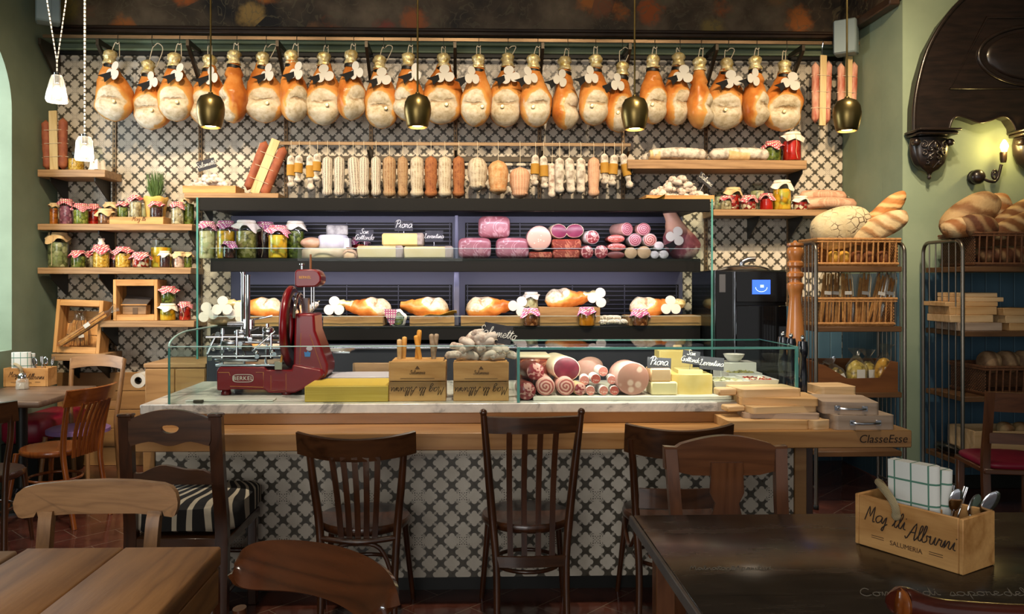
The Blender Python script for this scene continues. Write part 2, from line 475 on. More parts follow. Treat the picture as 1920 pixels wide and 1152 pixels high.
MT['ink_soft'] = plain('faded_ink', '#5a3c22', 0.8)

# ------------------------------------------------------------------ handwriting and block lettering
GL = {
 'a': ([[(.9,.8),(.55,1),(.15,.75),(.1,.3),(.4,0),(.75,.3),(.9,.85),(.88,.25),(1.1,.05)]], 1.1),
 'b': ([[(0,.1),(.35,1.2),(.4,2),(.2,2),(.15,.4),(.4,0),(.75,.3),(.6,.9),(.95,.85)]], .95),
 'd': ([[(.8,.8),(.5,1),(.1,.7),(.1,.2),(.4,0),(.7,.3),(1.0,2),(.85,.3),(1.1,.05)]], 1.1),
 'e': ([[(0,.3),(.6,.6),(.6,.95),(.3,.95),(.15,.4),(.4,0),(.9,.25)]], .85),
 'g': ([[(.85,.8),(.5,1),(.1,.7),(.15,.25),(.5,.1),(.85,.9),(.75,-.6),(.4,-.9),(.2,-.5),(.9,.1)]], 1.0),
 'i': ([[(0,.1),(.3,1),(.3,.2),(.6,.05)], [(.38,1.45),(.42,1.5)]], .6),
 'l': ([[(0,.1),(.5,1.4),(.45,2),(.25,1.7),(.25,.2),(.6,.05)]], .58),
 'm': ([[(0,.1),(.2,1),(.22,0),(.5,.95),(.65,.8),(.65,0),(.95,.95),(1.1,.8),(1.1,.15),(1.35,.05)]], 1.35),
 'n': ([[(0,.1),(.2,1),(.22,0),(.55,.95),(.72,.8),(.72,.15),(1.0,.05)]], 1.0),
 'o': ([[(.6,1),(.2,.8),(.1,.3),(.4,0),(.75,.3),(.7,.85),(.5,.95),(1.0,.85)]], .95),
 'r': ([[(0,.1),(.2,1),(.25,.8),(.55,.85),(.5,.2),(.8,.05)]], .75),
 's': ([[(0,.1),(.45,1),(.6,.4),(.3,0),(.1,.15),(.8,.1)]], .75),
 't': ([[(0,.1),(.4,1.8),(.3,.3),(.65,.05)], [(.0,1.25),(.75,1.35)]], .62),
 'u': ([[(0,.8),(.15,1),(.2,.2),(.5,.05),(.75,1),(.75,.2),(1.0,.05)]], 1.0),
 'v': ([[(0,.8),(.2,1),(.4,0),(.7,.95),(1.0,.9)]], .9),
 'j': ([[(0,.1),(.35,1),(.25,-.7),(.0,-.8),(.1,-.4),(.6,.1)]], .6),
 'p': ([[(0,.1),(.3,1),(.1,-.9),(.25,.7),(.6,1),(.8,.5),(.4,.05),(.95,.1)]], .95),
 'A': ([[(-.2,.2),(.1,0),(.9,2.1),(1.0,0),(1.2,.1)], [(.3,.8),(1.0,.9)]], 1.25),
 'B': ([[(.2,0),(.4,2),(1.0,1.9),(.9,1.2),(.4,1.05),(1.1,.8),(1.0,.1),(.2,0)]], 1.25),
 'C': ([[(1.1,1.6),(.8,2),(.3,1.5),(.1,.6),(.5,0),(1.1,.3)]], 1.2),
 'G': ([[(1.1,1.6),(.8,2),(.2,1.4),(.1,.5),(.5,0),(1.0,.5),(1.05,1),(.7,1),(1.1,.9),(1.0,-.2)]], 1.3),
 'H': ([[(0,1.7),(.3,2),(.2,0)], [(.1,1),(.9,1.1)], [(1.1,2),(.9,.1),(1.2,.05)]], 1.3),
 'L': ([[(.1,1.5),(.5,2),(.55,1.6),(.3,.4),(.0,.05),(.3,.2),(.7,0),(1.1,.2)]], 1.1),
 'M': ([[(0,0),(.3,1.9),(.6,.6),(1.0,2),(1.1,.1),(1.35,.05)]], 1.4),
 'P': ([[(.3,0),(.45,1.9)], [(-.1,1.5),(.3,2),(1.0,1.9),(1.05,1.2),(.5,.95)]], 1.05),
 'S': ([[(1.0,1.7),(.7,2.05),(.3,1.7),(.5,1.2),(.85,.7),(.6,.1),(.1,.1),(0,.4)]], 1.05),
 ' ': ([], .7), '&': ([[(.9,.1),(.2,1.2),(.5,1.7),(.7,1.3),(.1,.5),(.4,0),(.9,.7)]], 1.0),
}
def script(text, h, r, slant=0.25, sub=3):
    """joined-up handwriting in the local x/z plane, x-height h; centred"""
    mb = MB(); x = 0; strokes = []
    for ch in text:
        gl, adv = GL.get(ch, GL['o'])
        for st in gl: strokes.append([((x + a + slant * b) * h, 0, b * h) for a, b in st])
        x += adv
    W = x * h
    for st in strokes: mb.tube([(a - W / 2, 0, c) for a, b, c in st], r, 5, sub=sub)
    return mb
def text_mesh(txt, size, depth=0.0006, shear=0.0, space=1.0):
    cu = bpy.data.curves.new('lettering', 'FONT'); cu.body = txt; cu.size = size; cu.extrude = depth
    cu.align_x = 'CENTER'; cu.shear = shear; cu.space_character = space; cu.resolution_u = 3
    o = bpy.data.objects.new('lettering_source', cu); COL.objects.link(o)
    dg = bpy.context.evaluated_depsgraph_get(); me = bpy.data.meshes.new_from_object(o.evaluated_get(dg))
    bpy.data.objects.remove(o); bpy.data.curves.remove(cu); return me
FRONT = (PI / 2, 0, 0)   # lettering that faces -Y

# ------------------------------------------------------------------ the room
YW = 6.67; XL = -3.39; XR = 3.155; YF = 5.74; ZC = 4.2
# floor of diagonal terracotta tiles
t = NT('terracotta_floor'); s_ = t.sep(t.co((4.6, 4.6, 1), rot=(0, 0, PI / 4)))
fx = t.math('FRACT', s_[0]); row = t.math('FLOOR', s_[0])
fy = t.math('FRACT', t.math('ADD', t.math('MULTIPLY', s_[1], 0.5), t.math('MULTIPLY', row, 0.5)))
g = t.math('MAXIMUM', t.math('MAXIMUM', t.math('LESS_THAN', fx, 0.022), t.math('LESS_THAN', fy, 0.011)), 0.0)
col = t.ramp(t.noise(t.co(), 5, 4), [(0.3, '#3a2019'), (0.7, '#5c3327')])
col = t.mix(g, col, '#6b5a4c')
t.bump(t.math('ADD', t.math('MULTIPLY', g, -1.0), t.math('MULTIPLY', t.noise(t.co(), 25, 3), 0.4)), 0.3, 0.004)
MT['floor'] = t.set(col, t.ramp(t.noise(t.co(), 12, 3), [(0.3, '#444444'), (0.7, '#808080')]))
struct('floor', MB().box(-6.5, 6.5, -3.2, 7.0, -0.12, 0, 0), MT['floor'])
struct('ceiling', MB().box(-4.6, 6.5, -3.2, 7.0, ZC, ZC + 0.1, 0), MT['ceiling'])
# back wall: tiled up to 3.4 m, green plaster above
ZT = WZ(104, XL + 0.3, YW)
struct('wall_back', MB().box(XL - 0.2, XR + 0.2, YW + 0.02, YW + 0.2, 0, ZC, 0), MT['plaster'])
struct('wall_back_tiles', MB().box(XL + 0.01, XR - 0.005, YW, YW + 0.02, 0, ZT, 0), MT['tile'])
struct('trim_1', MB().box(XL + 0.01, XR - 0.005, YW - 0.02, YW + 0.02, ZT, ZT + 0.035, 0.004), MT['black'])
mb = MB()
for z0, z1, d in ((ZT + 0.035, ZT + 0.055, 0.035), (ZT + 0.10, ZT + 0.125, 0.03)): mb.box(XL + 0.01, XR - 0.005, YW - d, YW + 0.02, z0, z1, 0.006)
MT['mould'] = plain('green_moulding', '#7d8f74', 0.6)
struct('trim_2', mb, MT['mould'])
# timber dado low on the left of the back wall
ZD = WZ(697, -2.6, YW)
mb = MB()
for k in range(5): mb.box(XL + 0.02, -1.95, YW - 0.03, YW, k * ZD / 5, (k + 1) * ZD / 5 - 0.004, 0.003)
struct('trim_3', mb, MT['oak_dado'])
# painted frieze above, turning the right corner
t = NT('painted_frieze'); v = t.co()
base = t.ramp(t.noise(v, 2.2, 5), [(0.35, '#1a1410'), (0.52, '#51412f'), (0.78, '#8a745a')])
d = t.voro(v, 3.4, rand=1.0); cid = t.sep(t.voro(v, 3.4, 'F1', 'Color'))
fruit = t.ramp(cid[0], [(0.1, '#b4571f'), (0.35, '#c4742c'), (0.6, '#a03a30'), (0.8, '#77703a'), (1.0, '#b98d4a')])
msk = t.math('MULTIPLY', t.sst(t.math('ADD', d, t.math('MULTIPLY', t.math('SUBTRACT', t.noise(v, 14, 4), .5), .5)), 0.5, 0.2), t.math('GREATER_THAN', cid[1], 0.35))
col = t.mix(t.math('MULTIPLY', msk, 0.85), base, fruit)
leaf = t.math('LESS_THAN', t.math('ABSOLUTE', t.math('SUBTRACT', t.noise(v, 4.5, 2, 0.5, 2.0), 0.5)), 0.018)
col = t.mix(t.math('MULTIPLY', leaf, 0.5), col, '#6a5f45')
MT['frieze'] = t.set(col, 0.45)
ZB = WZ(60, 0, YW - 0.08)
struct('trim_4', MB().box(XL + 0.01, XR - 0.02, YW - 0.06, YW + 0.02, ZB, ZC - 0.001, 0), MT['frieze'])
MT['cornice'] = plain('dark_cornice', '#2a1c14', 0.4, c2='#3c2a1d', scale=6)
mb = MB(); mb.box(XL + 0.01, XR - 0.06, YW - 0.10, YW - 0.02, ZB - 0.035, ZB + 0.0, 0.008); mb.box(XL + 0.01, XR - 0.06, YW - 0.085, YW - 0.05, ZB, ZB + 0.03, 0.008)
struct('trim_5', mb, MT['cornice'])
struct('trim_6', MB().box(XR - 0.05, XR + 0.02, YF + 0.01, YW - 0.06, ZB, ZC - 0.001, 0), MT['frieze'])
struct('trim_7', MB().box(XR - 0.09, XR - 0.01, YF + 0.01, YW - 0.06, ZB - 0.035, ZB + 0.03, 0.008), MT['cornice'])
# left wall with the arched window recess
Y0, Y1 = 6.03, 4.85; R = (Y0 - Y1) / 2; YC = (Y0 + Y1) / 2; ZS = 2.78; SILL = 1.0
mb = MB()
def lwall(y0, y1, z0, z1): mb.box(XL - 0.5, XL, y0, y1, z0, z1, 0)
lwall(Y0, YW + 0.02, 0, ZC); lwall(-3.2, Y1, 0, ZC); lwall(Y1, Y0, 0, SILL)
n = 28; arc = [(YC + R * math.cos(a), ZS + R * math.sin(a)) for a in [PI * i / n for i in range(n + 1)]]
mb.prism([(Y0, ZC), (Y1, ZC)] + arc[::-1], XL - 0.5, XL, 'yz')
struct('wall_left', mb, MT['plaster'])
struct('window_1', MB().box(XL - 0.62, XL - 0.56, Y1 - 0.1, Y0 + 0.1, SILL - 0.05, 3.5, 0), MT['pane'])
mb = MB()
for y in (Y1 + 0.02, YC, Y0 - 0.02): mb.box(XL - 0.54, XL - 0.47, y - 0.02, y + 0.02, SILL, ZS + (R if y == YC else 0.02), 0.004)
for z in (SILL + 0.02, 1.9, ZS): mb.box(XL - 0.53, XL - 0.48, Y1, Y0, z - 0.018, z + 0.018, 0.004)
struct('window_frame', mb, plain('window_paint', '#39443c', 0.5), parent=bpy.data.objects['window_1'])
# right: return wall, then the wall facing the room
struct('wall_right', MB().box(XR, XR + 0.3, YF + 0.301, YW + 0.02, 0, ZC, 0), MT['plaster2'])
struct('wall_right_front', MB().box(XR, 6.5, YF, YF + .3, 0, ZC, 0), MT['plaster2'])
struct('wall_right_side', MB().box(6.4, 6.5, -3.2, YF, 0, ZC, 0), MT['plaster2'])
t = NT('blue_panelling'); s_ = t.sep(t.co())
gx = t.math('FRACT', t.math('MULTIPLY', t.math('ADD', s_[0], s_[1]), 9.5)); gr = t.math('LESS_THAN', gx, 0.045); hl = t.math('LESS_THAN', t.math('ABSOLUTE', t.math('SUBTRACT', gx, 0.07)), 0.022)
col = t.ramp(t.noise(t.co((1, 1, .3)), 4, 3), [(0.3, '#2f4a5c'), (0.7, '#3d5c70')])
col = t.mix(gr, col, '#16242e'); col = t.mix(hl, col, '#5d7d8f'); t.bump(t.math('SUBTRACT', 1.0, gr), 0.6, 0.006)
MT['panel_blue'] = t.set(col, 0.5)
struct('trim_8', MB().box(XR + 0.13, 6.4, YF - 0.02, YF - 0.001, 0, 1.57, 0), MT['panel_blue'])
struct('trim_9', MB().box(XR - 0.018, XR - 0.001, YF + 0.04, YW - 0.03, 0, 1.57, 0), MT['panel_blue'])
struct('trim_10', MB().box(2.20, XR - 0.02, YW - 0.02, YW - 0.001, 0, 1.3, 0), MT['panel_blue'])
struct('baseboard_right', MB().box(XR + 0.13, 6.4, YF - 0.035, YF - 0.02, 0, 0.1, 0.004), MT['black'])
ORD = ['first', 'second', 'third', 'fourth', 'fifth', 'sixth', 'seventh', 'eighth', 'ninth', 'tenth', 'eleventh', 'twelfth', 'thirteenth', 'fourteenth', 'fifteenth', 'sixteenth', 'seventeenth', 'eighteenth', 'nineteenth', 'twentieth', 'twenty-first', 'twenty-second', 'twenty-third', 'twenty-fourth', 'twenty-fifth', 'twenty-sixth']
# ------------------------------------------------------------------ slotted uprights on the tiles
STX = [-2.915 + 0.70 * k for k in range(9)]
proto = None
for k, x in enumerate(STX):
    lab = 'slotted metal upright fixed to the tiled wall, %s from the left' % ORD[k]
    if proto is None:
        proto = T('wall_standard', lab, 'wall upright', (x, YW, 0.30), group='slotted uprights on the tiled wall')
        mb = MB(); mb.box(-0.016, 0.016, -0.014, -0.001, 0, 2.93, 0.002); obj('channel', mb, MT['rail'], proto)
        mb = MB()
        for j in range(72): mb.box(-0.004, 0.004, -0.0155, -0.0135, 0.03 + j * 0.04, 0.053 + j * 0.04, 0)
        obj('slot_row', mb, MT['black'], proto)
    else: dup(proto, (x, YW, 0.30), (0, 0, 0), lab)
# ------------------------------------------------------------------ ham rail
YR = 6.35; ZR = WZ(69.5, -2.5, YR)
xa, xb = WX(80, YR), WX(1612, YR)
r = T('hanging_rail', 'long flat bronze rail high on the wall that carries the hams', 'rail', (0, YR, ZR))
obj('bar', MB().box(xa, xb, -0.004, 0.004, -0.014, 0.014, 0.002), MT['rail'], r)
for k, x in enumerate(STX):
    mb = MB(); L = YW - YR - 0.014
    mb.prism([(0.0, 0.0), (0.0, -0.05), (L, -0.30), (L, -0.24), (0.045, -0.045), (L, -0.03), (L, 0.0)], -0.012, 0.012, 'yz')
    obj('bracket', mb.at(), MT['darkmetal'], r, loc=(x, 0.004, -0.012))
mb = MB(); mb.prism([(0.0, 0.0), (0.0, -0.05), (.30, -0.30), (.30, 0)], -0.01, 0.01, 'yz'); obj('bracket', mb, MT['darkmetal'], r, loc=(XL + 0.03, 0.004, -0.012))

# ------------------------------------------------------------------ hams on the rail
t = NT('cured_ham_hide'); v0 = t.co(); s_ = t.sep(v0); oi = t.new('ShaderNodeObjectInfo'); va = t.new('ShaderNodeVectorMath', operation='ADD'); t.link(v0, va.inputs[0]); t.link(t.comb(t.math('MULTIPLY', oi.outputs['Random'], 7.0), t.math('MULTIPLY', oi.outputs['Random'], 13.0), 0.0), va.inputs[1]); v = va.outputs[0]
nn = t.math('SUBTRACT', t.noise(v, 9, 4, .6), 0.5); n2 = t.noise(v, 30, 4, .6); n3 = t.noise(v, 5, 3)
ex = t.math('DIVIDE', t.math('ADD', s_[0], t.math('MULTIPLY', t.math('SUBTRACT', t.noise(v, 4, 2), .5), .06)), 0.104)
ez = t.math('DIVIDE', t.math('ADD', s_[2], 0.405), 0.128)
e = t.math('ADD', t.math('ADD', t.math('MULTIPLY', ex, ex), t.math('MULTIPLY', ez, ez)), t.math('MULTIPLY', nn, 1.0))
e = t.math('ADD', e, t.math('MULTIPLY', t.math('MAXIMUM', t.math('ADD', s_[1], 0.02), 0.0), 12.0))
fat = t.sst(e, 1.05, 0.86); rim = t.sst(e, 1.5, 1.0)
skin = t.ramp(t.math('ADD', n3, t.math('MULTIPLY', nn, .4)), [(0.3, '#9c5220'), (0.5, '#bd7434'), (0.7, '#cf9250')])
skin = t.mix(t.math('MULTIPLY', rim, 0.75), skin, '#d3a25a')
lard = t.ramp(t.math('ADD', t.math('MULTIPLY', n2, .6), t.math('MULTIPLY', n3, .4)), [(0.34, '#9c8b6c'), (0.47, '#c0b296'), (0.62, '#d6ccb8')])
col = t.mix(fat, skin, lard)
cr = t.math('ABSOLUTE', t.math('ADD', t.math('ADD', s_[2], 0.375), t.math('MULTIPLY', nn, 0.09)))
crk = t.math('MULTIPLY', t.sst(cr, 0.012, 0.003), t.math('MULTIPLY', t.sst(t.math('ABSOLUTE', s_[0]), 0.085, 0.05), fat))
col = t.mix(t.math('MULTIPLY', crk, 0.6), col, '#8a6434')
t.bump(t.math('ADD', n2, t.math('MULTIPLY', crk, -2.0)), 0.5, 0.006)
MT['ham'] = t.set(col, t.mix(fat, '#808080', '#c0c0c0'), Specular_IOR_Level=.22)
HAMW = [(0, .32), (.08, .38), (.2, .58), (.35, .82), (.5, .96), (.65, 1.0), (.78, .97), (.88, .80), (.95, .52), (1, .0)]
def ham_body(seed, lean=0.02, w=0.128, h=0.535, d=0.098):
    mb = MB(60); n, m = 28, 22; vs = []; top = -0.085
    for j in range(m + 1):
        t_ = j / m; z = top + (-h - top) * t_; k = interp(HAMW, t_)
        for i in range(n):
            a = 2 * PI * i / n; x = w * k * math.cos(a); y = d * (0.35 * k + 0.65 * k * k if t_ < .5 else k) * math.sin(a)
            if t_ < 0.25: y = w * k * math.sin(a) * (0.9)
            q = 1 + 0.16 * nz((math.cos(a), math.sin(a), t_ * 3), 1.1, seed)
            x *= q; y *= q
            if y < 0:
                y += 0.024 * math.exp(-((t_ - .645) / .045) ** 2) * math.exp(-(x / (w * .6)) ** 2)
                y -= 0.012 * math.exp(-((t_ - .53) / .09) ** 2); y -= 0.016 * math.exp(-((t_ - .8) / .1) ** 2)
            x += lean * ((1 - t_) ** 2 - 0.1) + 0.008 * nz((0, seed, t_ * 2), 1, seed)
            vs.append((x, y, z))
    fs = [[j * n + i, j * n + (i + 1) % n, (j + 1) * n + (i + 1) % n, (j + 1) * n + i] for j in range(m) for i in range(n)]
    fs.append(list(range(n)))
    return mb.add(vs, fs)
def clover(R, th=0.0025, lobes=3, ph=PI / 2):
    pl = []
    for i in range(72):
        a = 2 * PI * i / 72; pl.append((R * (0.30 + 0.70 * abs(math.cos(lobes / 2 * (a - ph))) ** 0.6) * math.cos(a), R * (0.30 + 0.70 * abs(math.cos(lobes / 2 * (a - ph))) ** 0.6) * math.sin(a)))
    return MB().prism(pl, -th / 2, th / 2, 'xz')
def foil(r0, r1, L, seed, n=18):
    mb = MB(50); prof = [(0, 0), (r0 * .55, -.003)] + [(r1 * q_, -L * z_) for q_, z_ in ((.72, .09), (.9, .2), (1.0, .33), (.98, .46), (.84, .58), (.8, .68), (.9, .8), (1.0, .9), (1.02, .98))] + [(r1 * .8, -L)]
    def fn(a, r, z):
        q = 1 + 0.30 * nz((math.cos(a) * 2, math.sin(a) * 2, z * 70), 1.3, seed); return r * q, z
    return mb.lathe(prof, n, fn=fn)
HAM_MESH = {}
def ham_variant(seed, lean): 
    k = (seed, lean)
    if k not in HAM_MESH: HAM_MESH[k] = ham_body(seed, lean).mesh('ham_body')
    return HAM_MESH[k]
FOIL_M = [foil(0.040, 0.052, 0.115, s).mesh('foil_cap') for s in range(3)]
CLOVER_M = clover(0.082).mesh('card_tag')
RIB_M = MB().prism([(0.03, 0.02), (-0.05, -0.012), (-0.10, -0.03), (-0.055, -0.045), (-0.045, -0.085), (0.0, -0.04), (0.04, -0.01)], -0.001, 0.001, 'xz').mesh('ribbon')
PIN_M = MB().lathe([(0, -0.012), (0.012, -0.012), (0.016, -0.004), (0.014, 0.004), (0, 0.006)], 14, axis='y').mesh('stud')
BAND_M = MB().lathe([(0.052, 0.012), (0.055, 0), (0.053, -0.014), (0.049, 0)], 18).mesh('neck_band')
# px centre, foil top y, bottom y, width px, lean, tag side (-1 left, 0 none, 1 right, 2 centre), yaw
HAMS = [(217, 95, 230, 62, -.04, 1, 0), (281, 110, 243, 66, -.03, 1, .1), (333, 100, 230, 62, -.02, 1, 0), (386, 100, 236, 66, .02, 1, .15), (440, 95, 233, 45, 0, 3, .95),
        (495, 95, 230, 68, -.02, 1, 0), (552, 95, 231, 50, -.02, 1, -.7), (606, 95, 235, 66, 0, 2, 0), (659, 95, 228, 48, .0, 1, -.75), (715, 101, 241, 62, -.02, 2, .1),
        (766, 100, 230, 54, 0, 1, .6), (827, 97, 233, 72, .02, 2, 0), (893, 103, 240, 58, .02, -1, .3), (948, 97, 238, 60, .02, 2, 0), (1004, 103, 241, 58, -.02, -1, .2), (1060, 103, 243, 50, 0, -1, .8),
        (1112, 103, 238, 58, .02, -1, .2), (1162, 113, 248, 58, .03, -1, .4), (1223, 103, 235, 53, .0, 4, .3), (1270, 96, 235, 53, .02, 2, .5), (1310, 108, 244, 44, 0, 0, 1.0), (1361, 106, 243, 68, .02, 2, 0),
        (1414, 106, 241, 50, 0, -1, .75), (1470, 110, 246, 70, .02, 2, 0)]
for k, (px, yt, yb, wp, lean, tg, yaw) in enumerate(HAMS):
    x = WX(px, YR); zt = WZ(yt, x, YR); zb = WZ(yb, x, YR); hgt = zt - zb
    pm = PM_(px, YR)
    sx = 1.10 * (wp * pm) / (0.256 * (math.cos(yaw) * 1.0 + 0.10 * abs(math.sin(yaw))) + 0.06 * abs(math.sin(yaw)))
    sx = min(max(sx, 0.85), 1.4); sz = hgt / 0.535
    lab = 'cured ham hanging %s from the left on the high rail, %s' % (ORD[k], {0: 'without card', 4: 'no card', 3: 'seen edge on'}.get(tg, 'white clover card'))
    yy = YR + (-0.02 if k % 2 == 0 else 0.035)
    h_ = T('cured_ham', lab, 'ham', (x, yy, zt), rz=0, group='cured hams hanging in a row')
    b = obj('ham_body', ham_variant(k % 5, lean), MT['ham'], h_, rot=(0, 0, yaw if px > 900 else -yaw), scale=(sx, 1.0, sz))
    if k % 2 == 1: b.scale.x *= 1
    obj('foil_cap', FOIL_M[k % 3], MT['gold'], h_, loc=(lean * .9, 0, 0), rot=(0, 0, k * 1.3))
    if tg: obj('neck_band', BAND_M, MT['black'], h_, loc=(lean * .75, 0, -0.125 * sz), rot=(0, 0.15, 0))
    if tg in (-1, 1, 2, 4):
        dx = {-1: -0.045, 1: 0.055, 2: 0.02, 4: 0}[tg]
        if tg != 4:
            obj('card_tag', CLOVER_M, MT['white'], h_, loc=(dx + lean * .5, -0.105, -0.185 * sz), rot=(-0.15, random.Random(k).uniform(-.4, .4), -0.5 * (dx * 12)), scale=(1 - 0.25 * (tg in (-1, 1)), 1, 1))
            obj('ribbon', RIB_M, MT['ribbon'], h_, loc=(dx - 0.035, -0.100, -0.19 * sz), rot=(-0.2, 0, 0.1))
    if abs(yaw) < .5: obj('stud', PIN_M, MT['gold'], h_, loc=(0.045 if px < 900 else -0.03, -0.112, -0.405 * sz))
    dz = ZR - zt
    mb = MB(); mb.tube([(0.02, 0.010, dz - .005), (0.02, 0, dz + 0.020), (0.02, -0.010, dz + 0.010), (0.02, -0.012, dz - 0.035), (0.022, 0.0, dz - 0.07), (0.03, 0.012, dz - 0.06)], 0.0022, 6, sub=3)
    obj('hook', mb, MT['darkmetal'], h_, loc=(0, YR - yy, 0))
    q = (0.055 if k % 4 == 1 else -0.01)
    mb = MB(); mb.tube([(lean * .6 - .01, 0.01, -0.03), (0.005, 0, dz * .5), (0.02, 0.0, dz - 0.062), (0.035 + q * .3, 0, dz - .055 + q * .3), (0.04 + q * .8, .01, dz * .5), (0.03, 0.02, -0.05)], 0.0035, 6, sub=4)
    obj('rope_loop', mb, MT['string'], h_)

# ------------------------------------------------------------------ second rail with salami
YS = 6.42; ZS2 = WZ(270, -0.3, YS)
r = T('salami_rail', 'short flat bronze rail above the display fridge with salami hanging from it', 'rail', (0, YS, ZS2))
x0, x1 = WX(525, YS), WX(1183, YS)
obj('bar', MB().box(x0, x1, -0.004, 0.004, -0.014, 0.014, 0.002), MT['rail'], r)
for x in STX[2:7]:
    mb = MB(); mb.prism([(0, -0.014), (0, -0.05), (YW - YS - .014, -0.14), (YW - YS - .014, -0.014)], -0.01, 0.01, 'yz'); obj('bracket', mb, MT['darkmetal'], r, loc=(x + .004, 0.004, 0))
zz = WZ(299, 0, YW) - ZS2
obj('back_bar', MB().box(x0 + .05, x1, YW - YS - 0.016, YW - YS - 0.001, zz - .022, zz + .022, 0.002), MT['darkmetal'], r)
def netmat(name, cord, cell, kx=12, kz=75, wid=0.32, mott=None):
    t = NT(name); v = t.co(); s_ = t.sep(v)
    an = t.math('MULTIPLY', t.math('ARCTAN2', s_[1], s_[0]), kx / PI)
    zz_ = t.math('MULTIPLY', s_[2], kz)
    nn = t.math('MULTIPLY', t.noise(v, 25, 2), 0.5)
    a = t.math('LESS_THAN', t.math('FRACT', t.math('ADD', an, nn)), wid); b = t.math('LESS_THAN', t.math('FRACT', t.math('ADD', zz_, nn)), wid)
    g = t.math('MAXIMUM', a, b)
    n = t.noise(v, 28, 4, .65); cellc = t.ramp(n, [(0.35, cell), (0.6, mott or cord)])
    t.bump(t.math('ADD', g, n), 0.6, 0.004)
    return t.set(t.mix(t.math('MULTIPLY', g, .85), cellc, cord), 0.8)
MT['net_white'] = netmat('white_netted_casing', '#ded5c4', '#2e1c12', 6, 85, .55, '#6b4a35')
MT['net_brown'] = netmat('brown_netted_casing', '#b29a78', '#7a4a2c', 7, 80, .3, '#a9855e')
MT['net_rust'] = netmat('rust_netted_casing', '#a0683c', '#74371c', 7, 85, .22, '#a5683d')
MT['net_pale'] = netmat('pale_netted_casing', '#cfc4ae', '#8d7557', 8, 85, .35, '#cbbfa8')
MT['net_pink'] = netmat('salmon_netted_casing', '#d8b496', '#b97c5c', 10, 110, .35, '#cc9a7c')
MT['net_orange'] = netmat('orange_netted_casing', '#cf9f6b', '#b8743c', 8, 80, .22, '#d1b48a')
MT['mold'] = plain('white_mould_casing', '#8d8071', 0.9, c2='#d9d0c2', scale=22, bump=.5, bscale=60, lo=.33, hi=.55)
MT['mold2'] = plain('grey_mould_casing', '#8a6c5e', 0.9, c2='#ddd0c2', scale=24, bump=.5, bscale=50, lo=.32, hi=.52)
MT['mustard'] = plain('mustard_paper', '#a87a24', 0.75, c2='#b88c34', scale=10)
SAL = [('label', 545.7, 290, 354, 15, 0), ('label', 561, 290, 345, 15, .06), ('label', 581, 290, 360, 15, -.03), ('label', 595, 287, 342, 15, .05)] + \
      [('white', x, 292, 371, w_, a) for x, w_, a in ((614, 20, 0), (636, 21, 0), (662, 22, -.07), (682, 20, 0), (705, 19, 0))] + \
      [(m, x, 292, 373, w_, 0) for m, x, w_ in (('brown', 730, 25), ('brown', 755, 20), ('pale', 782, 26), ('rust', 808, 24), ('pale', 834, 26), ('rust', 860, 23))] + \
      [('plumpw', 895, 294, 359, 37, 0), ('plumpo', 934, 300, 366, 38, 0), ('plumpp', 975, 313, 373, 38, 0), ('label', 1004, 289, 350, 15, .03), ('label', 1019, 291, 356, 15, -.03), ('palethin', 1035, 305, 373, 16, 0)] + \
      [('mold', x, 295, 365, w_, a) for x, w_, a in ((1049, 18, 0), (1067, 18, -.06), (1089, 18, 0))] + [('pink', 1113, 294, 372, 22, 0), ('label', 1133, 287, 348, 15, -.02), ('label', 1152, 289, 351, 16, .08), ('label', 1167, 287, 357, 15, -.22)]
DESC = {'label': 'small white salami with mustard paper band', 'white': 'long salami in white netting', 'brown': 'mottled brown salami in netting', 'pale': 'pale beige salami in netting', 'rust': 'rust brown salami in netting',
        'plumpw': 'plump pale salami bound with cord', 'plumpo': 'plump orange salami bound with cord', 'plumpp': 'broad pinkish salami bound with cord', 'palethin': 'thin beige salami half hidden', 'mold': 'slim white mould salami', 'pink': 'salmon pink salami in fine netting'}
SM = {'label': 'mold', 'white': 'net_white', 'brown': 'net_brown', 'pale': 'net_pale', 'rust': 'net_rust', 'plumpw': 'net_pale', 'plumpo': 'net_orange', 'plumpp': 'net_pink', 'palethin': 'mold2', 'mold': 'mold', 'pink': 'net_pink'}
def salami_body(r_, L, seed, bend=0.0, n=16, m=14, taper=.8, ends=0.10):
    """hangs from z=0 down to -L"""
    mb = MB(60); prof = []
    for j in range(m + 1):
        t_ = j / m
        k = math.sqrt(max(0, 1 - ((abs(t_ - .5) * 2 - (1 - 2 * ends)) / (2 * ends)) ** 2)) if abs(t_ - .5) * 2 > (1 - 2 * ends) else 1
        k *= taper + (1 - taper) * math.sin(PI * min(1, t_ * 1.2 + .1)) ** .5 if t_ < .8 else 1
        prof.append((max(r_ * k, 0 if j in (0, m) else r_ * .15), -L * t_))
    def fn(a, r, z):
        q = 1 + .10 * nz((math.cos(a), math.sin(a), z * 18), 1.4, seed); return r * q, z
    mb.lathe(prof, n, fn=fn)
    if bend: mb.v = [(x + bend * math.sin(PI * -z / L), y, z) for x, y, z in mb.v]
    return mb
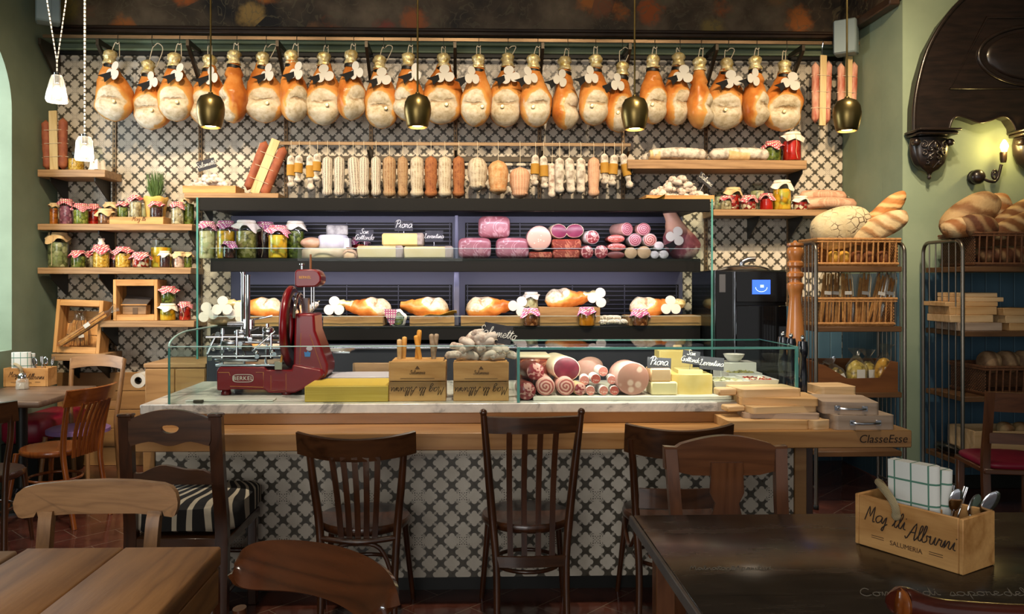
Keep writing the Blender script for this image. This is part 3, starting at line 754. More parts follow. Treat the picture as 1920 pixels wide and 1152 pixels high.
for k, (ty, px, yt, yb, wp, tilt) in enumerate(SAL):
    y = YS + (0.03 if ty == 'palethin' else -0.01); x = WX(px, y); zt = WZ(yt, x, y); zb = WZ(yb, x, y); pm = PM_(px, y); r_ = wp * pm / 2
    s = T('hanging_salami', '%s, hanging %s from the left on the lower rail' % (DESC[ty], ORD[k]) if k < 26 else '%s, %s on the lower rail' % (DESC[ty], ['second from the right end', 'tilted at the right end'][k - 26]), 'salami', (x, y, zt), group='salami hanging on the lower rail', rot=(0, tilt, 0))
    obj('casing', salami_body(r_, zt - zb, k, n=16, taper=.55 if ty == 'label' else .82, ends=.14 if 'plump' not in ty else .3), MT[SM[ty]], s)
    if ty == 'label':
        L = zt - zb; obj('paper_band', MB().lathe([(r_ * 0.99, -.30 * L), (r_ * 1.1, -.31 * L), (r_ * 1.12, -.62 * L), (r_ * 0.99, -.63 * L)], 16), MT['mustard'], s)
    mb = MB(); dz = ZS2 - zt; mb.tube([(0, 0.0, -0.01), (0.002, 0.0, dz * .5), (0, YS - y - .008, dz + .015), (0, YS - y + .006, dz + 0.018), (0, YS - y + .01, dz - .005)], 0.0018, 6, sub=2); obj('string_hook', mb, MT['string'], s, rot=(0, -tilt, 0))

# ------------------------------------------------------------------ pendant lamps
YP = 4.55
MT['bulb'] = glow('lamp_bulb', '#ffe0b0', 14)
proto = None
for k, (px, yb) in enumerate(((395, 243), (783, 243), (1190, 247), (1588, 250))):
    x = WX(px, YP); z = WZ(yb - 5, x, YP); lab = 'small dark brass dome pendant on a thin rod, %s from the left' % ORD[k]
    if proto is None:
        pm = PM_(px, YP); R_ = 26 * pm; hh = 61 * pm
        proto = T('brass_pendant', lab, 'lamp', (x, YP, z), group='brass pendant lamps over the counter')
        mb = MB(60); P = [(R_ * .74, 0), (R_ * .80, hh * .05), (R_ * .97, hh * .38), (R_, hh * .55), (R_ * .93, hh * .75), (R_ * .72, hh * .92), (R_ * .35, hh * .99), (R_ * .18, hh * 1.02), (0.012, hh * 1.06)]
        mb.lathe(P + [(a * .93, b - .004) for a, b in P[::-1]][1:] + [(P[0][0], 0)], 32); obj('shade', mb, MT['brass'], proto)
        obj('bulb', MB().ell((0, 0, hh * .12), (R_ * .62, R_ * .62, hh * .12), 16, 8), MT['bulb'], proto)
        obj('rod', MB().cyl((0, 0, hh), 0.0055, ZC - 2.30 - hh, 10), MT['brass'], proto)
        ZP0 = z
    else: dup(proto, (x, YP, z), (0, 0, 0), lab)
    light('pendant_light', 'SPOT', (x, YP, z - 0.006), 9, WARM2, (x, YP, 0), spot_size=2.2, spot_blend=0.6, shadow_soft_size=0.03)
for o in COL.objects:
    if o.name.startswith('rod'): pass
# cut glass pendants over the corner table
MT['crystal'] = glassy('cut_glass', '#f2efe8', 3.0, 0.05, body=0.55); MT['bulbw'] = glow('white_bulb', '#fff0d8', 6)
t = NT('striped_cord'); s_ = t.sep(t.co()); MT['cord'] = t.set(t.mix(t.math('LESS_THAN', t.math('FRACT', t.math('MULTIPLY', s_[2], 42)), .35), '#e6e0d2', '#4a453c'), 0.8)
for px, yt, yb, wt, wb, Y, lab in ((107, 142, 192, 22, 38, 4.55, 'cut glass pendant hung from a V of two striped cords'), (159, 257, 301, 26, 34, 4.9, 'lower cut glass pendant on a single striped cord')):
    x = WX(px, Y); pm = PM_(px, Y); z = WZ(yb, x, Y); hh = (yb - yt) * pm
    p = T('glass_pendant', lab, 'lamp', (x, Y, z), group='cut glass pendants')
    mb = MB(20); a, b = wt * pm / 2, wb * pm / 2
    mb.lathe([(b * .9, 0), (b, hh * .1), (b * .93, hh * .3), (a * 1.1, hh * .8), (a * .8, hh), (0.006, hh * 1.02)], 12, fn=lambda an, r, zz: (r * (1 + .05 * math.cos(an * 12)), zz)); obj('glass_shade', mb, MT['crystal'], p)
    obj('bulb', MB().ell((0, 0, hh * .38), (b * .42, b * .42, hh * .26), 12, 8), MT['bulbw'], p)
    obj('socket', MB().cyl((0, 0, hh * .7), a * .45, hh * .42, 12, b=.002), MT['chrome'], p)
    if Y < 4.6:
        zj = WZ(118, x, Y) - z
        obj('cord', MB().tube([(0, 0, hh * 1.05), (0, 0, zj)], 0.0042, 8), MT['cord'], p)
        xl, xr = WX(88, Y) - x, WX(124, Y) - x; dzt = WZ(0, x, Y) - z - zj
        for q in (xl, xr):
            k_ = (ZC - z - zj) / dzt; obj('cord', MB().tube([(0, 0, zj), (q * k_, 0, ZC - z)], 0.0036, 8), MT['cord'], p)
    else: obj('cord', MB().tube([(0, 0, hh * 1.05), (0, 0, ZC - z)], 0.0055, 8), MT['cord'], p)
    light('glass_pendant_light', 'POINT', (x, Y, z + hh * .3), 7, WARM2, shadow_soft_size=0.04)

# ------------------------------------------------------------------ loudspeakers
def speaker(loc, rz, lab, side):
    s = T('wall_speaker', lab, 'speaker', loc, rz, group='loudspeakers')
    obj('cabinet', MB().box(-.085, .085, -.07, .07, 0, .27, .012), plain('speaker_grey_' + side, '#7f8f92', 0.6), s)
    obj('grille', MB().box(-.078, .02, -.076, -.069, .008, .262, .004), plain('speaker_cloth_' + side, '#8b9b9e', 0.8), s)
    obj('mount', MB().box(-.03, .03, .07, .13, .09, .17, .004), MT['black'], s)
speaker((XR - 0.15, 6.30, WZ(103, XR - .1, 6.3)), -0.6, 'grey loudspeaker on the right wall just below the dark cornice', 'right')
speaker((XL + 0.15, 6.25, WZ(44, XL + .1, 6.25)), 0.5, 'grey loudspeaker high on the left wall in the corner', 'left')
# ------------------------------------------------------------------ oak shelves
YSH = 6.35
def shelf(lab, pl, pr, ytop, ybot, Y=YSH, brk=(), xl=None):
    x0 = WX(pl, Y) if xl is None else xl; x1 = WX(pr, Y); xm = (x0 + x1) / 2; z = WZ(ytop, xm, Y); th = (ybot - ytop) * PM_((pl + pr) / 2, Y)
    s = T('wall_shelf', lab, 'shelf', (x0, Y, z), group='oak shelves on the tiled wall')
    obj('board', MB().box(0, x1 - x0, 0, YW - Y - .017, -th, 0, .003), MT['shelf'], s)
    for bx in brk:
        mb = MB(); mb.prism([(0.03, 0), (YW - Y - .017, 0), (YW - Y - .017, -0.17), (YW - Y - .04, -0.17), (0.03, -0.03)], -0.004, 0.004, 'yz'); obj('bracket', mb, MT['black'], s, loc=(bx - x0, 0, -th))
    return z
BL = (XL + 0.10, STX[0], STX[1])
ZS1 = shelf('short oak shelf at upper left holding wood-splinted sausages and a yellow jar', 70, 197, 318, 332, brk=(XL + .1, STX[0] - .03))
ZS2_ = shelf('oak shelf at left crowded with gingham jars and a potted herb', 70, 360, 420, 432, brk=BL)
ZS3 = shelf('oak shelf at left with the big olive jar at its end', 70, 358, 502, 514, brk=BL)
ZS4 = shelf('oak shelf at left carrying the open wooden display box', 187, 364, 602, 614, brk=(STX[0] + .03, STX[1]))
ZS5 = shelf('lowest oak shelf at left, under the crate of breadsticks', 96, 197, 664, 677, brk=(XL + .2, STX[0] - .03))
ZS6 = shelf('oak shelf above the left end of the fridge with a leaning splinted sausage', 345, 522, 362, 371.5, Y=6.3, brk=(STX[1] + .1,))
ZS7 = shelf('upper right oak shelf with white salami and a big red jar', 1177, 1513, 300, 317, brk=(STX[6] + .02, STX[8]))
ZS8 = shelf('right oak shelf with small gingham jars and netted salami', 1338, 1552, 393, 405, brk=(STX[8], STX[7] + .35))

# ------------------------------------------------------------------ jars
CH = {
 'olive': chunks('green_olives', ['#6f7d26', '#8a9138', '#5b641e', '#a3a552'], 45), 'paleolive': chunks('pale_green_olives', ['#8d9460', '#a6a877', '#6d7445', '#b9b68a'], 32, '#3b3a22'),
 'onion': chunks('purple_onions', ['#8a4a5e', '#a4647a', '#6d3350', '#b98090'], 40, '#3a1424'), 'corn': chunks('yellow_chickpeas', ['#d8a637', '#e6bd58', '#c18c22', '#efd07a'], 70, '#7a5312'),
 'red': chunks('red_peppers', ['#a01c14', '#c0301f', '#7d120e', '#d24a30'], 30, '#3c0806'), 'cherry': chunks('cherry_peppers', ['#9a1a12', '#c6321e', '#e6dcc0', '#7d120e'], 42, '#3c0806'),
 'orange': chunks('orange_preserve', ['#a85a18', '#c4741f', '#8a4312'], 30, '#4c2006'), 'mush': chunks('mushrooms', ['#a99a7a', '#c4b593', '#8c7a58', '#d6caa8'], 38, '#4a3a22'),
 'yellow': chunks('yellow_peppers', ['#d09a1c', '#e2b336', '#b5b548', '#c98f14'], 22, '#6a5410'), 'dark': chunks('dark_preserve', ['#3a1c1c', '#4c2a24', '#2a1414'], 40, '#120808'),
 'green': chunks('green_preserve', ['#4c5a1c', '#66742a', '#7a8038', '#3c4814'], 40), 'gnocchi': chunks('pickled_mix', ['#7c7a34', '#98904a', '#6a6528', '#b0a468'], 34, '#2c2a10'),
 'pinkw': chunks('pink_preserve', ['#c9a090', '#dcc0b0', '#b58070'], 40, '#6a4a40'), 'brown': chunks('brown_olives', ['#7a4a2a', '#925c36', '#5c3218', '#a87850'], 42, '#2a1408'),
 'redsolid': chunks('red_tomato_preserve', ['#b21f16', '#c22a1e', '#a21a12'], 12, '#7a0e0a', .2), 'pale': chunks('pale_vegetables', ['#b8ae86', '#cfc8a4', '#9aa070', '#d8d4b8'], 26, '#5c5a38'),
 'amber': chunks('amber_honey', ['#b8741e', '#c98a2c', '#a5620f'], 15, '#7a4208', .2)}
def cover(r, zt, drop, seed, waves=6):
    mb = MB(70); rn = random.Random(seed); ph = rn.uniform(0, 6); sk = rn.uniform(-.2, .2)
    prof = [(0, zt), (r * .5, zt + .001), (r * .92, zt), (r * 1.02, zt - .1 * drop), (r * 1.0, zt - .3 * drop), (r * 1.12, zt - .45 * drop), (r * 1.28, zt - .75 * drop), (r * 1.38, zt - drop)]
    def fn(a, rr, z):
        k = max(0, (zt - z) / drop - .3) / .7
        wv = math.sin(waves * a + ph) * .13 + math.sin(4 * a + ph * 2) * .12
        return rr * (1 + k * wv), z + k * drop * (.28 * math.cos(4 * a + ph) + .15 * math.sin(2 * a) + sk * math.cos(a))
    return mb.lathe(prof, 40, fn=fn)
def jar(px, yb, yt, wp, Y, z, content, lid, lab, group, cat='jar', name='preserve_jar', tail=False, X=None, fill=.74, lift=0.0):
    x = WX(px, Y) if X is None else X; pm = PM_(px, Y); r = wp * pm / 2; h = (yb - yt) * pm; seed = int(px * 7 + yb)
    j = T(name, lab, cat, (x, Y, z + .0008 + lift), rz=(seed % 7) * .4, group=group)
    if lid in ('red', 'pink', 'white', 'kraft'): r /= 1.13
    neck = r * .86; hn = max(h - .55 * r, h * .6)
    obj('glass_body', MB(60).lathe([(0, 0), (r * .92, 0), (r, .008), (r, hn * .86), (r * .97, hn * .91), (neck, hn), (neck, h * .965)], 24), MT['glass'], j)
    obj('contents', MB(60).lathe([(0, .003), (r * .9, .003), (r * .965, .010), (r * .965, hn * fill * 1.12), (r * .7, hn * fill * 1.15), (0, hn * fill * 1.15)], 24), CH[content], j)
    if lid in ('red', 'pink', 'white', 'kraft'):
        m_ = MT[{'red': 'red_check', 'pink': 'pink_check', 'white': 'cloth_white', 'kraft': 'kraft'}[lid]]
        drop = min(.9 * r, .4 * h)
        c = obj('cloth_cover', cover(neck * 1.06, h, drop, seed), m_, j)
        obj('twine', MB().tube([(neck * 1.13 * math.cos(a), neck * 1.13 * math.sin(a), h - .33 * drop) for a in [2 * PI * i / 18 for i in range(18)]], .0022, 6, closed=True), MT['twine'], j)
        if tail:
            a0 = -PI / 2 - j.rotation_euler.z; ca, sa = math.cos(a0), math.sin(a0)
            obj('twine_end', MB().tube([(neck * 1.15 * ca, neck * 1.15 * sa, h - .33 * drop), (r * 1.35 * ca, r * 1.35 * sa, h * .55), (r * 1.4 * ca + .01, r * 1.3 * sa, h * .3), (r * 1.45 * ca, r * 1.3 * sa, h * .05)], .0018, 6, sub=3), MT['twine'], j)
    elif lid == 'metal':
        obj('lid', MB().cyl((0, 0, h * .93), neck * 1.05, h * .07, 24, b=.002), MT['rail'], j)
    else:
        obj('lid', MB(60).lathe([(0, h), (neck * .9, h), (neck * 1.03, h - .006), (neck * 1.03, h * .965), (neck * .9, h * .96), (0, h * .96)], 24), MT['glass'], j)
        obj('wire_clip', MB().tube([(neck * 1.07 * math.cos(a), neck * 1.07 * math.sin(a), h * .955) for a in [2 * PI * i / 18 for i in range(18)]], .0018, 6, closed=True), MT['steel'], j)
    return j
G2 = 'jars on the shelf with the potted herb'; Ya = 6.46
for a in [(101, 420, 379, 17, 6.5, 'orange', 'kraft', 'tall narrow amber jar with beige lid at the left end of the upper jar shelf'),
          (124, 420, 372, 27, 6.47, 'onion', 'red', 'tall jar of purple onions under red gingham'),
          (152, 420, 381, 30, 6.43, 'olive', 'red', 'jar of round green olives under red gingham'),
          (176, 420, 380, 22, 6.53, 'red', 'red', 'red jar under gingham, behind the olives and the brown jar'),
          (198, 420, 391, 30, 6.42, 'brown', 'kraft', 'squat brown jar under a wide beige cloth, left of the low crate'),
          (207, 420, 376, 24, 6.58, 'brown', 'kraft', 'taller jar with golden cloth behind the squat brown jar'),
          (333, 420, 378, 26, 6.42, 'mush', 'red', 'jar of pale mushrooms under gingham, right of the low crate'),
          (354, 420, 368, 22, 6.48, 'green', 'kraft', 'dark green jar under beige cloth at the right end of the upper jar shelf')]:
    jar(*a[:5], ZS2_, a[5], a[6], a[7], G2)
# low crate on the shelf with jars and a potted herb standing in it
def crate(name, lab, cat, loc, w, d, h, th=.012, rz=0, rot=None, boards=2, mat='pine', group=None, bottom=True):
    c = T(name, lab, cat, loc, rz, group, rot)
    hb = h / boards
    for k in range(boards):
        obj('front_board', MB().box(-w / 2, w / 2, 0, th, k * hb, (k + 1) * hb - .002, .002), MT[mat], c)
        obj('back_board', MB().box(-w / 2, w / 2, d - th, d, k * hb, (k + 1) * hb - .002, .002), MT[mat], c)
    for s in (-1, 1): obj('end_board', MB().box(s * (w / 2 - th), s * w / 2, th, d - th, 0, h, .002), MT[mat], c)
    if bottom: obj('base', MB().box(-w / 2 + th, w / 2 - th, th, d - th, .001, th, .001), MT[mat], c)
    return c
xc = WX(256, 6.39); cr = crate('shelf_crate', 'low pine crate on the jar shelf, filled with jars and a potted herb', 'crate', (xc, 6.385, ZS2_ + .001), 100 * PM_(256, 6.39), .2, 14 * PM_(256, 6.39), boards=1)
obj('lettering', script('Mag lli', .018, .0012), MT['ink'], cr, loc=(.02, -.001, .025))
zc = ZS2_ + .014
for a in [(230, 418, 378, 22, 6.47, 'green', 'red', 'small green jar under gingham standing in the low crate'),
          (254, 418, 366, 24, 6.47, 'mush', 'red', 'taller mushroom jar under gingham standing in the low crate'),
          (293, 418, 378, 26, 6.45, 'dark', 'red', 'dark jar under gingham in the low crate, in front of the potted herb'),
          (268, 418, 372, 16, 6.53, 'pale', 'white', 'slim pale jar at the back of the low crate')]:
    jar(*a[:5], zc, a[5], a[6], a[7], 'jars in the low crate')
p = T('potted_herb', 'green rosemary plant in a pot wrapped with yellow paper, behind the low crate', 'plant', (WX(292, 6.535), 6.535, zc))
pm = PM_(292, 6.53)
obj('pot_wrap', MB(60).lathe([(0, 0), (15 * pm, 0), (19 * pm, 40 * pm), (22 * pm, 46 * pm), (20 * pm, 50 * pm), (14 * pm, 44 * pm), (0, 43 * pm)], 22, fn=lambda a, r, z: (r * (1 + .08 * math.sin(7 * a) * min(1, z * 8)), z + .006 * math.sin(5 * a) * (z > .1))), plain('yellow_paper', '#cfa24c', .7, c2='#dcb868', scale=14, bump=.5), p)
rn = random.Random(4); mb = MB()
for k in range(170):
    a = rn.uniform(0, 2 * PI); q = rn.uniform(0, .045); z0 = 44 * pm; hh = rn.uniform(.10, .24); lean = rn.uniform(0, .06)
    pth = [(q * math.cos(a) * .6, q * math.sin(a) * .6, z0), (math.cos(a) * (q + lean * .5), math.sin(a) * (q + lean * .5), z0 + hh * .55), (math.cos(a) * (q + lean), math.sin(a) * (q + lean), z0 + hh)]
    mb.tube(pth, [.0022, .003, .0006], 4, sub=1)
o = obj('foliage', mb, plain('rosemary_green', '#3f5a26', .6, c2='#5d7a38', scale=30), p); o['kind'] = 'stuff'
# shelf 3
G3 = 'jars on the shelf with the big olive jar'
for a in [(109, 502, 436, 40, 6.46, 'paleolive', 'kraft', 'large jar of pale green olives under a wide beige cloth', 1), (147, 502, 470, 29, 6.42, 'green', 'red', 'small green jar under gingham with a twine end hanging over the shelf', 1),
          (171, 502, 470, 22, 6.56, 'mush', 'red', 'pale jar half hidden behind two gingham jars, left of the first corn-yellow jar'), (190, 502, 459, 33, 6.45, 'corn', 'red', 'corn-yellow jar under gingham topped by a white cloth knot'),
          (214, 502, 475, 22, 6.57, 'dark', 'red', 'dark jar in the gap between the two corn-yellow jars'), (231, 502, 463, 31, 6.44, 'corn', 'red', 'second corn-yellow jar under gingham, no white knot on it'),
          (264, 502, 473, 34, 6.43, 'cherry', 'red', 'low jar of red and white peppers under gingham'), (303, 502, 446, 38, 6.53, 'yellow', 'clip', 'tall clip-top jar of yellow peppers'),
          (309, 502, 471, 21, 6.40, 'dark', 'white', 'small dark jar with white cloth in front of the yellow peppers'), (336, 502, 472, 22, 6.41, 'pinkw', 'kraft', 'small pinkish jar with beige cloth and twine'),
          (352, 502, 473, 18, 6.45, 'green', 'kraft', 'small green jar under beige cloth at the right end of the olive shelf')]:
    jar(*a[:5], ZS3, a[5], a[6], a[7], G3, tail=len(a) > 8)
pm = PM_(190, 6.45); kn = T('cloth_knot', 'white cloth knot sitting on the gingham cover of the corn-yellow jar', 'cloth', (WX(190, 6.45), 6.45, ZS3 + 43 * pm))
obj('bundle', MB(60).lathe([(0, 0), (.022, .001), (.026, .012), (.018, .028), (.024, .05), (.012, .056), (0, .052)], 18, fn=lambda a, r, z: (r * (1 + .12 * math.sin(5 * a)), z)), MT['cloth_white'], kn)
# shelf 4: open display box with a little wooden house, jars
Yb = 6.38; pm = PM_(253, Yb); bx = T('display_box', 'upright open pine box with a dark interior, on the shelf left of the fridge', 'box', (WX(253.5, Yb), Yb, ZS4 + .001))
w_, h_, d_ = 82 * pm, 77 * pm, .2
obj('side_board', MB().box(-w_ / 2, -w_ / 2 + .025, 0, d_, 0, h_, .002), MT['pine_z'], bx); obj('side_board', MB().box(w_ / 2 - .025, w_ / 2, 0, d_, 0, h_, .002), MT['pine_z'], bx)
obj('top_board', MB().box(-w_ / 2 + .025, w_ / 2 - .025, 0, d_, h_ - .05, h_, .002), MT['pine'], bx); obj('bottom_board', MB().box(-w_ / 2 + .025, w_ / 2 - .025, 0, d_, 0, .045, .002), MT['pine'], bx)
obj('back_board', MB().box(-w_ / 2 + .025, w_ / 2 - .025, d_ - .012, d_, .045, h_ - .05, .001), plain('dark_box_inside', '#3a2a1a', .7), bx)
hs = T('wooden_house', 'small dark-roofed wooden house ornament inside the open pine box', 'ornament', (WX(256, Yb + .05) - .01, Yb + .05, ZS4 + .047))
obj('house_wall', MB().box(-.10, .085, 0, .09, 0, .075, .003), wood('house_wood', '#9a7b5a', '#6f553c', 'x', 5), hs)
obj('roof', MB().slab(lambda u, v: (-.105 + .20 * u + .0, -.006 + .1 * v, .078 + .075 * v * (1 - .35 * u)), 2, 2, .008), plain('house_roof', '#4a423e', .7), hs)
obj('eave', MB().box(-.11, .095, -.010, -.002, .072, .082, .001), MT['pine'], hs)
obj('door', MB().box(-.02, .02, -.003, .001, .002, .055, .001), plain('house_door', '#5b4632', .6), hs)
G4 = 'jars beside the open pine box'; zj = (602 - 573) * PM_(315, 6.42)
jar(315, 602, 570, 33, 6.42, ZS4, 'yellow', 'white', 'yellow jar under white cloth with another jar stacked on it', G4)
jar(316, 573, 542, 30, 6.42, ZS4 + 33 * PM_(315, 6.42), 'green', 'red', 'green jar under gingham stacked on the yellow jar', G4)
jar(347, 602, 567, 25, 6.43, ZS4, 'red', 'red', 'red jar under gingham right of the stacked pair', G4, tail=True)
# shelf 5: tilted crate with bread sticks in cellophane
pm = PM_(141, 6.40); ct = T('breadstick_crate', 'pine crate tipped up on its side, holding bagged breadsticks', 'crate', (WX(142, 6.37), 6.37, ZS5 + .004), rot=(-.10, .035, 0))
w_, h_ = 86 * pm, 100 * pm
for q in (0, 1): obj('side_board', MB().box(-w_ / 2 + q * (w_ - .028), -w_ / 2 + .028 + q * (w_ - .028), 0, .16, 0, h_, .002), MT['pine_z'], ct)
obj('top_board', MB().box(-w_ / 2 + .028, w_ / 2 - .028, 0, .16, h_ - .05, h_, .002), MT['pine'], ct); obj('bottom_board', MB().box(-w_ / 2 + .028, w_ / 2 - .028, 0, .16, 0, .05, .002), MT['pine'], ct)
for k in range(3): obj('back_board', MB().box(-w_ / 2 + .028, w_ / 2 - .028, .145, .16, .05 + k * .098, .05 + k * .098 + .094, .002), MT['pine'], ct)
MT['grissini'] = plain('baked_breadstick', '#b87a34', .7, c2='#d6a35c', scale=25, bump=.4, bscale=70)
zb5 = ZS5 + .058
for k, (px_, ang, ny) in enumerate(((136, .12, 5), (157, -.1, 5))):
    b = T('breadstick_bag', ['cellophane bag of breadsticks standing in the tipped crate, left one', 'second cellophane bag of breadsticks in the tipped crate, right one'][k], 'breadsticks', (WX(px_, 6.47), 6.47, zb5), rot=(-.10, ang, 0), group='breadstick bags in the tipped crate')
    rn = random.Random(k)
    for q in range(5): obj('breadstick', MB().tube([(-.035 + q * .017, rn.uniform(-.012, .012), 0), (-.03 + q * .016, 0, .12), (-.03 + q * .015 + rn.uniform(-.01, .01), .01, .20)], .0075, 8, sub=2), MT['grissini'], b)
    obj('wrapper', MB(30).lathe([(.05, 0), (.058, .08), (.05, .17), (.022, .22), (.035, .27), (.04, .28)], 16, sy=.55, fn=lambda a, r, z: (r * (1 + .1 * math.sin(6 * a + z * 60)), z)), MT['cello'], b)
    obj('paper_label', MB().box(-.022, .022, -.034, -.032, .06, .085, .0005), MT['white'], b)
lo = T('breadstick_bag', 'long bag of breadsticks lying aslant across the front of the tipped crate', 'breadsticks', (WX(113, 6.34), 6.34, ZS5 + .075), rot=(0, -math.atan2(62, 92), 0), group='breadstick bags in the tipped crate')
for q in range(5): obj('breadstick', MB().tube([(0, 0, q * .008 - .01), (.2, -.006 * (q % 2), q * .008 - .012), (.42, .004 * (q % 3), q * .009 - .014)], .006, 8, sub=2), MT['grissini'], lo)
obj('wrapper', MB(30).lathe([(.02, -.01), (.026, .1), (.028, .3), (.03, .42), (.012, .46), (.034, .52)], 12, axis='x', fn=lambda a, r, z: (r * (1 + .15 * math.sin(5 * a + z * 40)), z)), MT['cello'], lo)
obj('paper_label', MB().box(.24, .29, -.031, -.029, -.012, .02, .0005), MT['white'], lo)
# splinted sausages: two long salami bound to a pale wooden slat
MT['sausage'] = plain('orange_sausage', '#8c4830', .7, c2='#a8623f', scale=14, bump=.25, bscale=60); MT['slat'] = wood('pale_slat', '#dcc594', '#c2a46c', 'z', 4, .7)
MT['bacon'] = plain('marbled_bacon', '#a8503a', .6, c2='#dcae94', scale=22, stretch=(1, 1, .25))
def splint(lab, loc, rot, L, w, sm, hang=False, slatL=1.12):
    s = T('splinted_sausage', lab, 'sausage', loc, rot=rot, group='sausages bound to wooden slats')
    r_ = w * .16
    for q in (-1, 1):
        mb = salami_body(r_, L * (.96 if q < 0 else 1), q + 3, n=14, m=12, taper=.95, ends=.04); obj('sausage', mb, MT[sm], s, loc=(q * w * .32, .0, L * (.97 if q < 0 else 1.0)), rot=(0, q * .02, 0))
    obj('slat', MB().box(-w * .15, w * .15, -.028, -.014, -.01 if hang else 0, L * slatL, .002), MT['slat'], s)
    for zz in (.25, .5, .75): obj('binding', MB().tube([(a_, b_, L * zz) for a_, b_ in ((-w * .5, 0), (-w * .3, -r_ * 1.05), (0, -.0295), (w * .3, -r_ * 1.05), (w * .5, 0), (w * .3, r_ * 1.05), (-w * .3, r_ * 1.05))], .0018, 5, closed=True), MT['string'], s)
    if hang: obj('hook', MB().tube([(0, 0, L * slatL - .03), (.0, 0, L * slatL + .06), (0, -.012, L * slatL + .11), (0, .0, L * slatL + .125), (0, .012, L * slatL + .11)], .0028, 6, sub=3), MT['chrome'], s)
pm = PM_(103, 6.45); splint('pair of orange sausages bound to a pale slat, standing on the upper left shelf', (WX(104, 6.43), 6.43, ZS1 + .002), (-.05, -.045, 0), 100 * pm, 50 * pm, 'sausage')
pm = PM_(480, 6.45); splint('pair of orange sausages bound to a pale slat, leaning left of the hanging salami', (WX(478, 6.43), 6.43, ZS6 + .006), (-.04, .37, 0), 104 * pm, 56 * pm, 'sausage', slatL=1.05)
pm = PM_(1540, 6.35)
for px, lab, zo in ((1539, 'marbled bacon pair bound to a slat, hanging right of the last ham', 0), (1587, 'marbled bacon pair bound to a slat, hanging behind the right brass pendant', -.005)):
    L = 122 * pm; splint(lab, (WX(px, YR), YR, ZR - .125 - L * 1.06 + zo + .02), (0, 0.02, .12), L, 42 * pm, 'bacon', True, 1.06)
# yellow jar, clear jar and paper on the upper left shelf
jar(143, 318, 283, 28, 6.46, ZS1, 'corn', 'clip', 'squat yellow jar on the upper left shelf behind the glass pendant', 'jars on the upper left shelf')
jar(180, 318, 270, 24, 6.52, ZS1, 'orange', 'clip', 'clear clip-top jar with amber contents on the upper left shelf', 'jars on the upper left shelf', fill=.4)
k = T('paper_napkin', 'crumpled white paper with cut points on the upper left shelf', 'paper', (WX(183, 6.43), 6.43, ZS1 + .001))
obj('sheet', MB(60).lathe([(0, .03), (.03, .05), (.045, .07), (.05, .02), (.058, .004)], 22, fn=lambda a, r, z: (r * (1 + .25 * math.sin(4 * a)), z * (1 + .3 * math.cos(5 * a)))), MT['cloth_white'], k)
# tray of small salami with chalk sign, over the fridge at left
def sign(lab, loc, w, h, text, hx, rot=(0, 0, 0), stake=0.0, lines=None, cat='sign'):
    s = T('chalk_sign', lab, cat, loc, rot=rot, group='hand-chalked product signs')
    obj('board', MB().box(-w / 2, w / 2, -.0015, .0015, 0, h, .0008), MT['slate'], s)
    ls = lines or [text]
    for k_, tx in enumerate(ls): obj('lettering', script(tx, hx, max(hx * .075, .0011)), MT['chalk'], s, loc=(-w * .02, -.0025, h * ((len(ls) - k_ - .68) / len(ls))))
    if stake: obj('stake', MB().tube([(0, .003, .01), (0, .003, -stake)], .0013, 6), MT['steel'], s)
    return s
def salametto(lab, group, loc, rot, L, r_, seed, mat='mold2', name='small_salami', ends=.2, parent_tail=True):
    s = T(name, lab, 'salami', loc, rot=rot, group=group)
    mb = salami_body(r_, L, seed, bend=r_ * .35, n=12, m=10, taper=.85, ends=ends); mb.v = [(z + L / 2, y, x) for x, y, z in mb.v]
    obj('casing', mb, MT[mat], s)
    if parent_tail: obj('knot', MB().tube([(L / 2 - .003, 0, 0), (L / 2 + .008, .002, .003), (L / 2 + .013, 0, -.003)], .0022, 6), MT['string'], s)
    return s
pm = PM_(390, 6.38)
tr = crate('salami_tray', 'shallow oak tray of small salami at the left end of the fridge-top shelf', 'tray', (WX(392, 6.33), 6.33, ZS6 + .003), 98 * pm, .25, 14 * pm, boards=1)
rn = random.Random(9)
k = 0
for row, (n_, zz) in enumerate(((7, .045), (6, .075), (4, .105), (2, .13))):
    for q in range(n_):
        salametto('small pinkish salami in the heap on the oak tray above the fridge', 'small salami heaped on the oak tray', (WX(392, 6.43) + (q - (n_ - 1) / 2) * .05 + rn.uniform(-.01, .01), 6.43 + rn.uniform(-.04, .04), ZS6 + zz + .005), (rn.uniform(-.3, .3), rn.uniform(-.35, .35), rn.uniform(-.9, .9)), .105, .021, k, 'mold2'); k += 1
sign('chalk sign tilted above the small salami heaped on the oak tray', (WX(389, 6.42), 6.42, WZ(318, -2, 6.42)), 34 * PM_(390, 6.42), 19 * PM_(390, 6.42), 'Salametto', .020, rot=(-.05, -.28, 0), stake=.06)
# ------------------------------------------------------------------ wall-side display fridge
YFR, YSF, YBK = 5.80, 6.06, 6.60
FX0, FX1 = WX(370, YFR), WX(1335, YFR)
ZTOP, ZCAN = WZ(372, 0, YFR), WZ(396, 0, YFR)
ZF1, ZF1b = WZ(485, 0, YSF), WZ(510, 0, YSF); ZF2, ZF2b = WZ(612, 0, YSF), WZ(638, 0, YSF)
MT['fr_black'] = plain('fridge_black', '#0d0c0a', 0.5, Specular_IOR_Level=.25); MT['fr_grey'] = plain('fridge_mauve_grey', '#55576c', 0.45, 0.1); MT['fr_slate'] = plain('fridge_slate_panel', '#31343f', 0.4, .1)
MT['led'] = glow('cool_led', '#f2e6ff', 7)
fr = T('display_fridge', 'wide black open-front display fridge with two lit shelves against the tiled wall', 'fridge', (0, YFR, 0))
def fb(name, x0, x1, y0, y1, z0, z1, m, b=.003): return obj(name, MB().box(x0, x1, y0 - YFR, y1 - YFR, z0, z1, b), MT[m], fr)
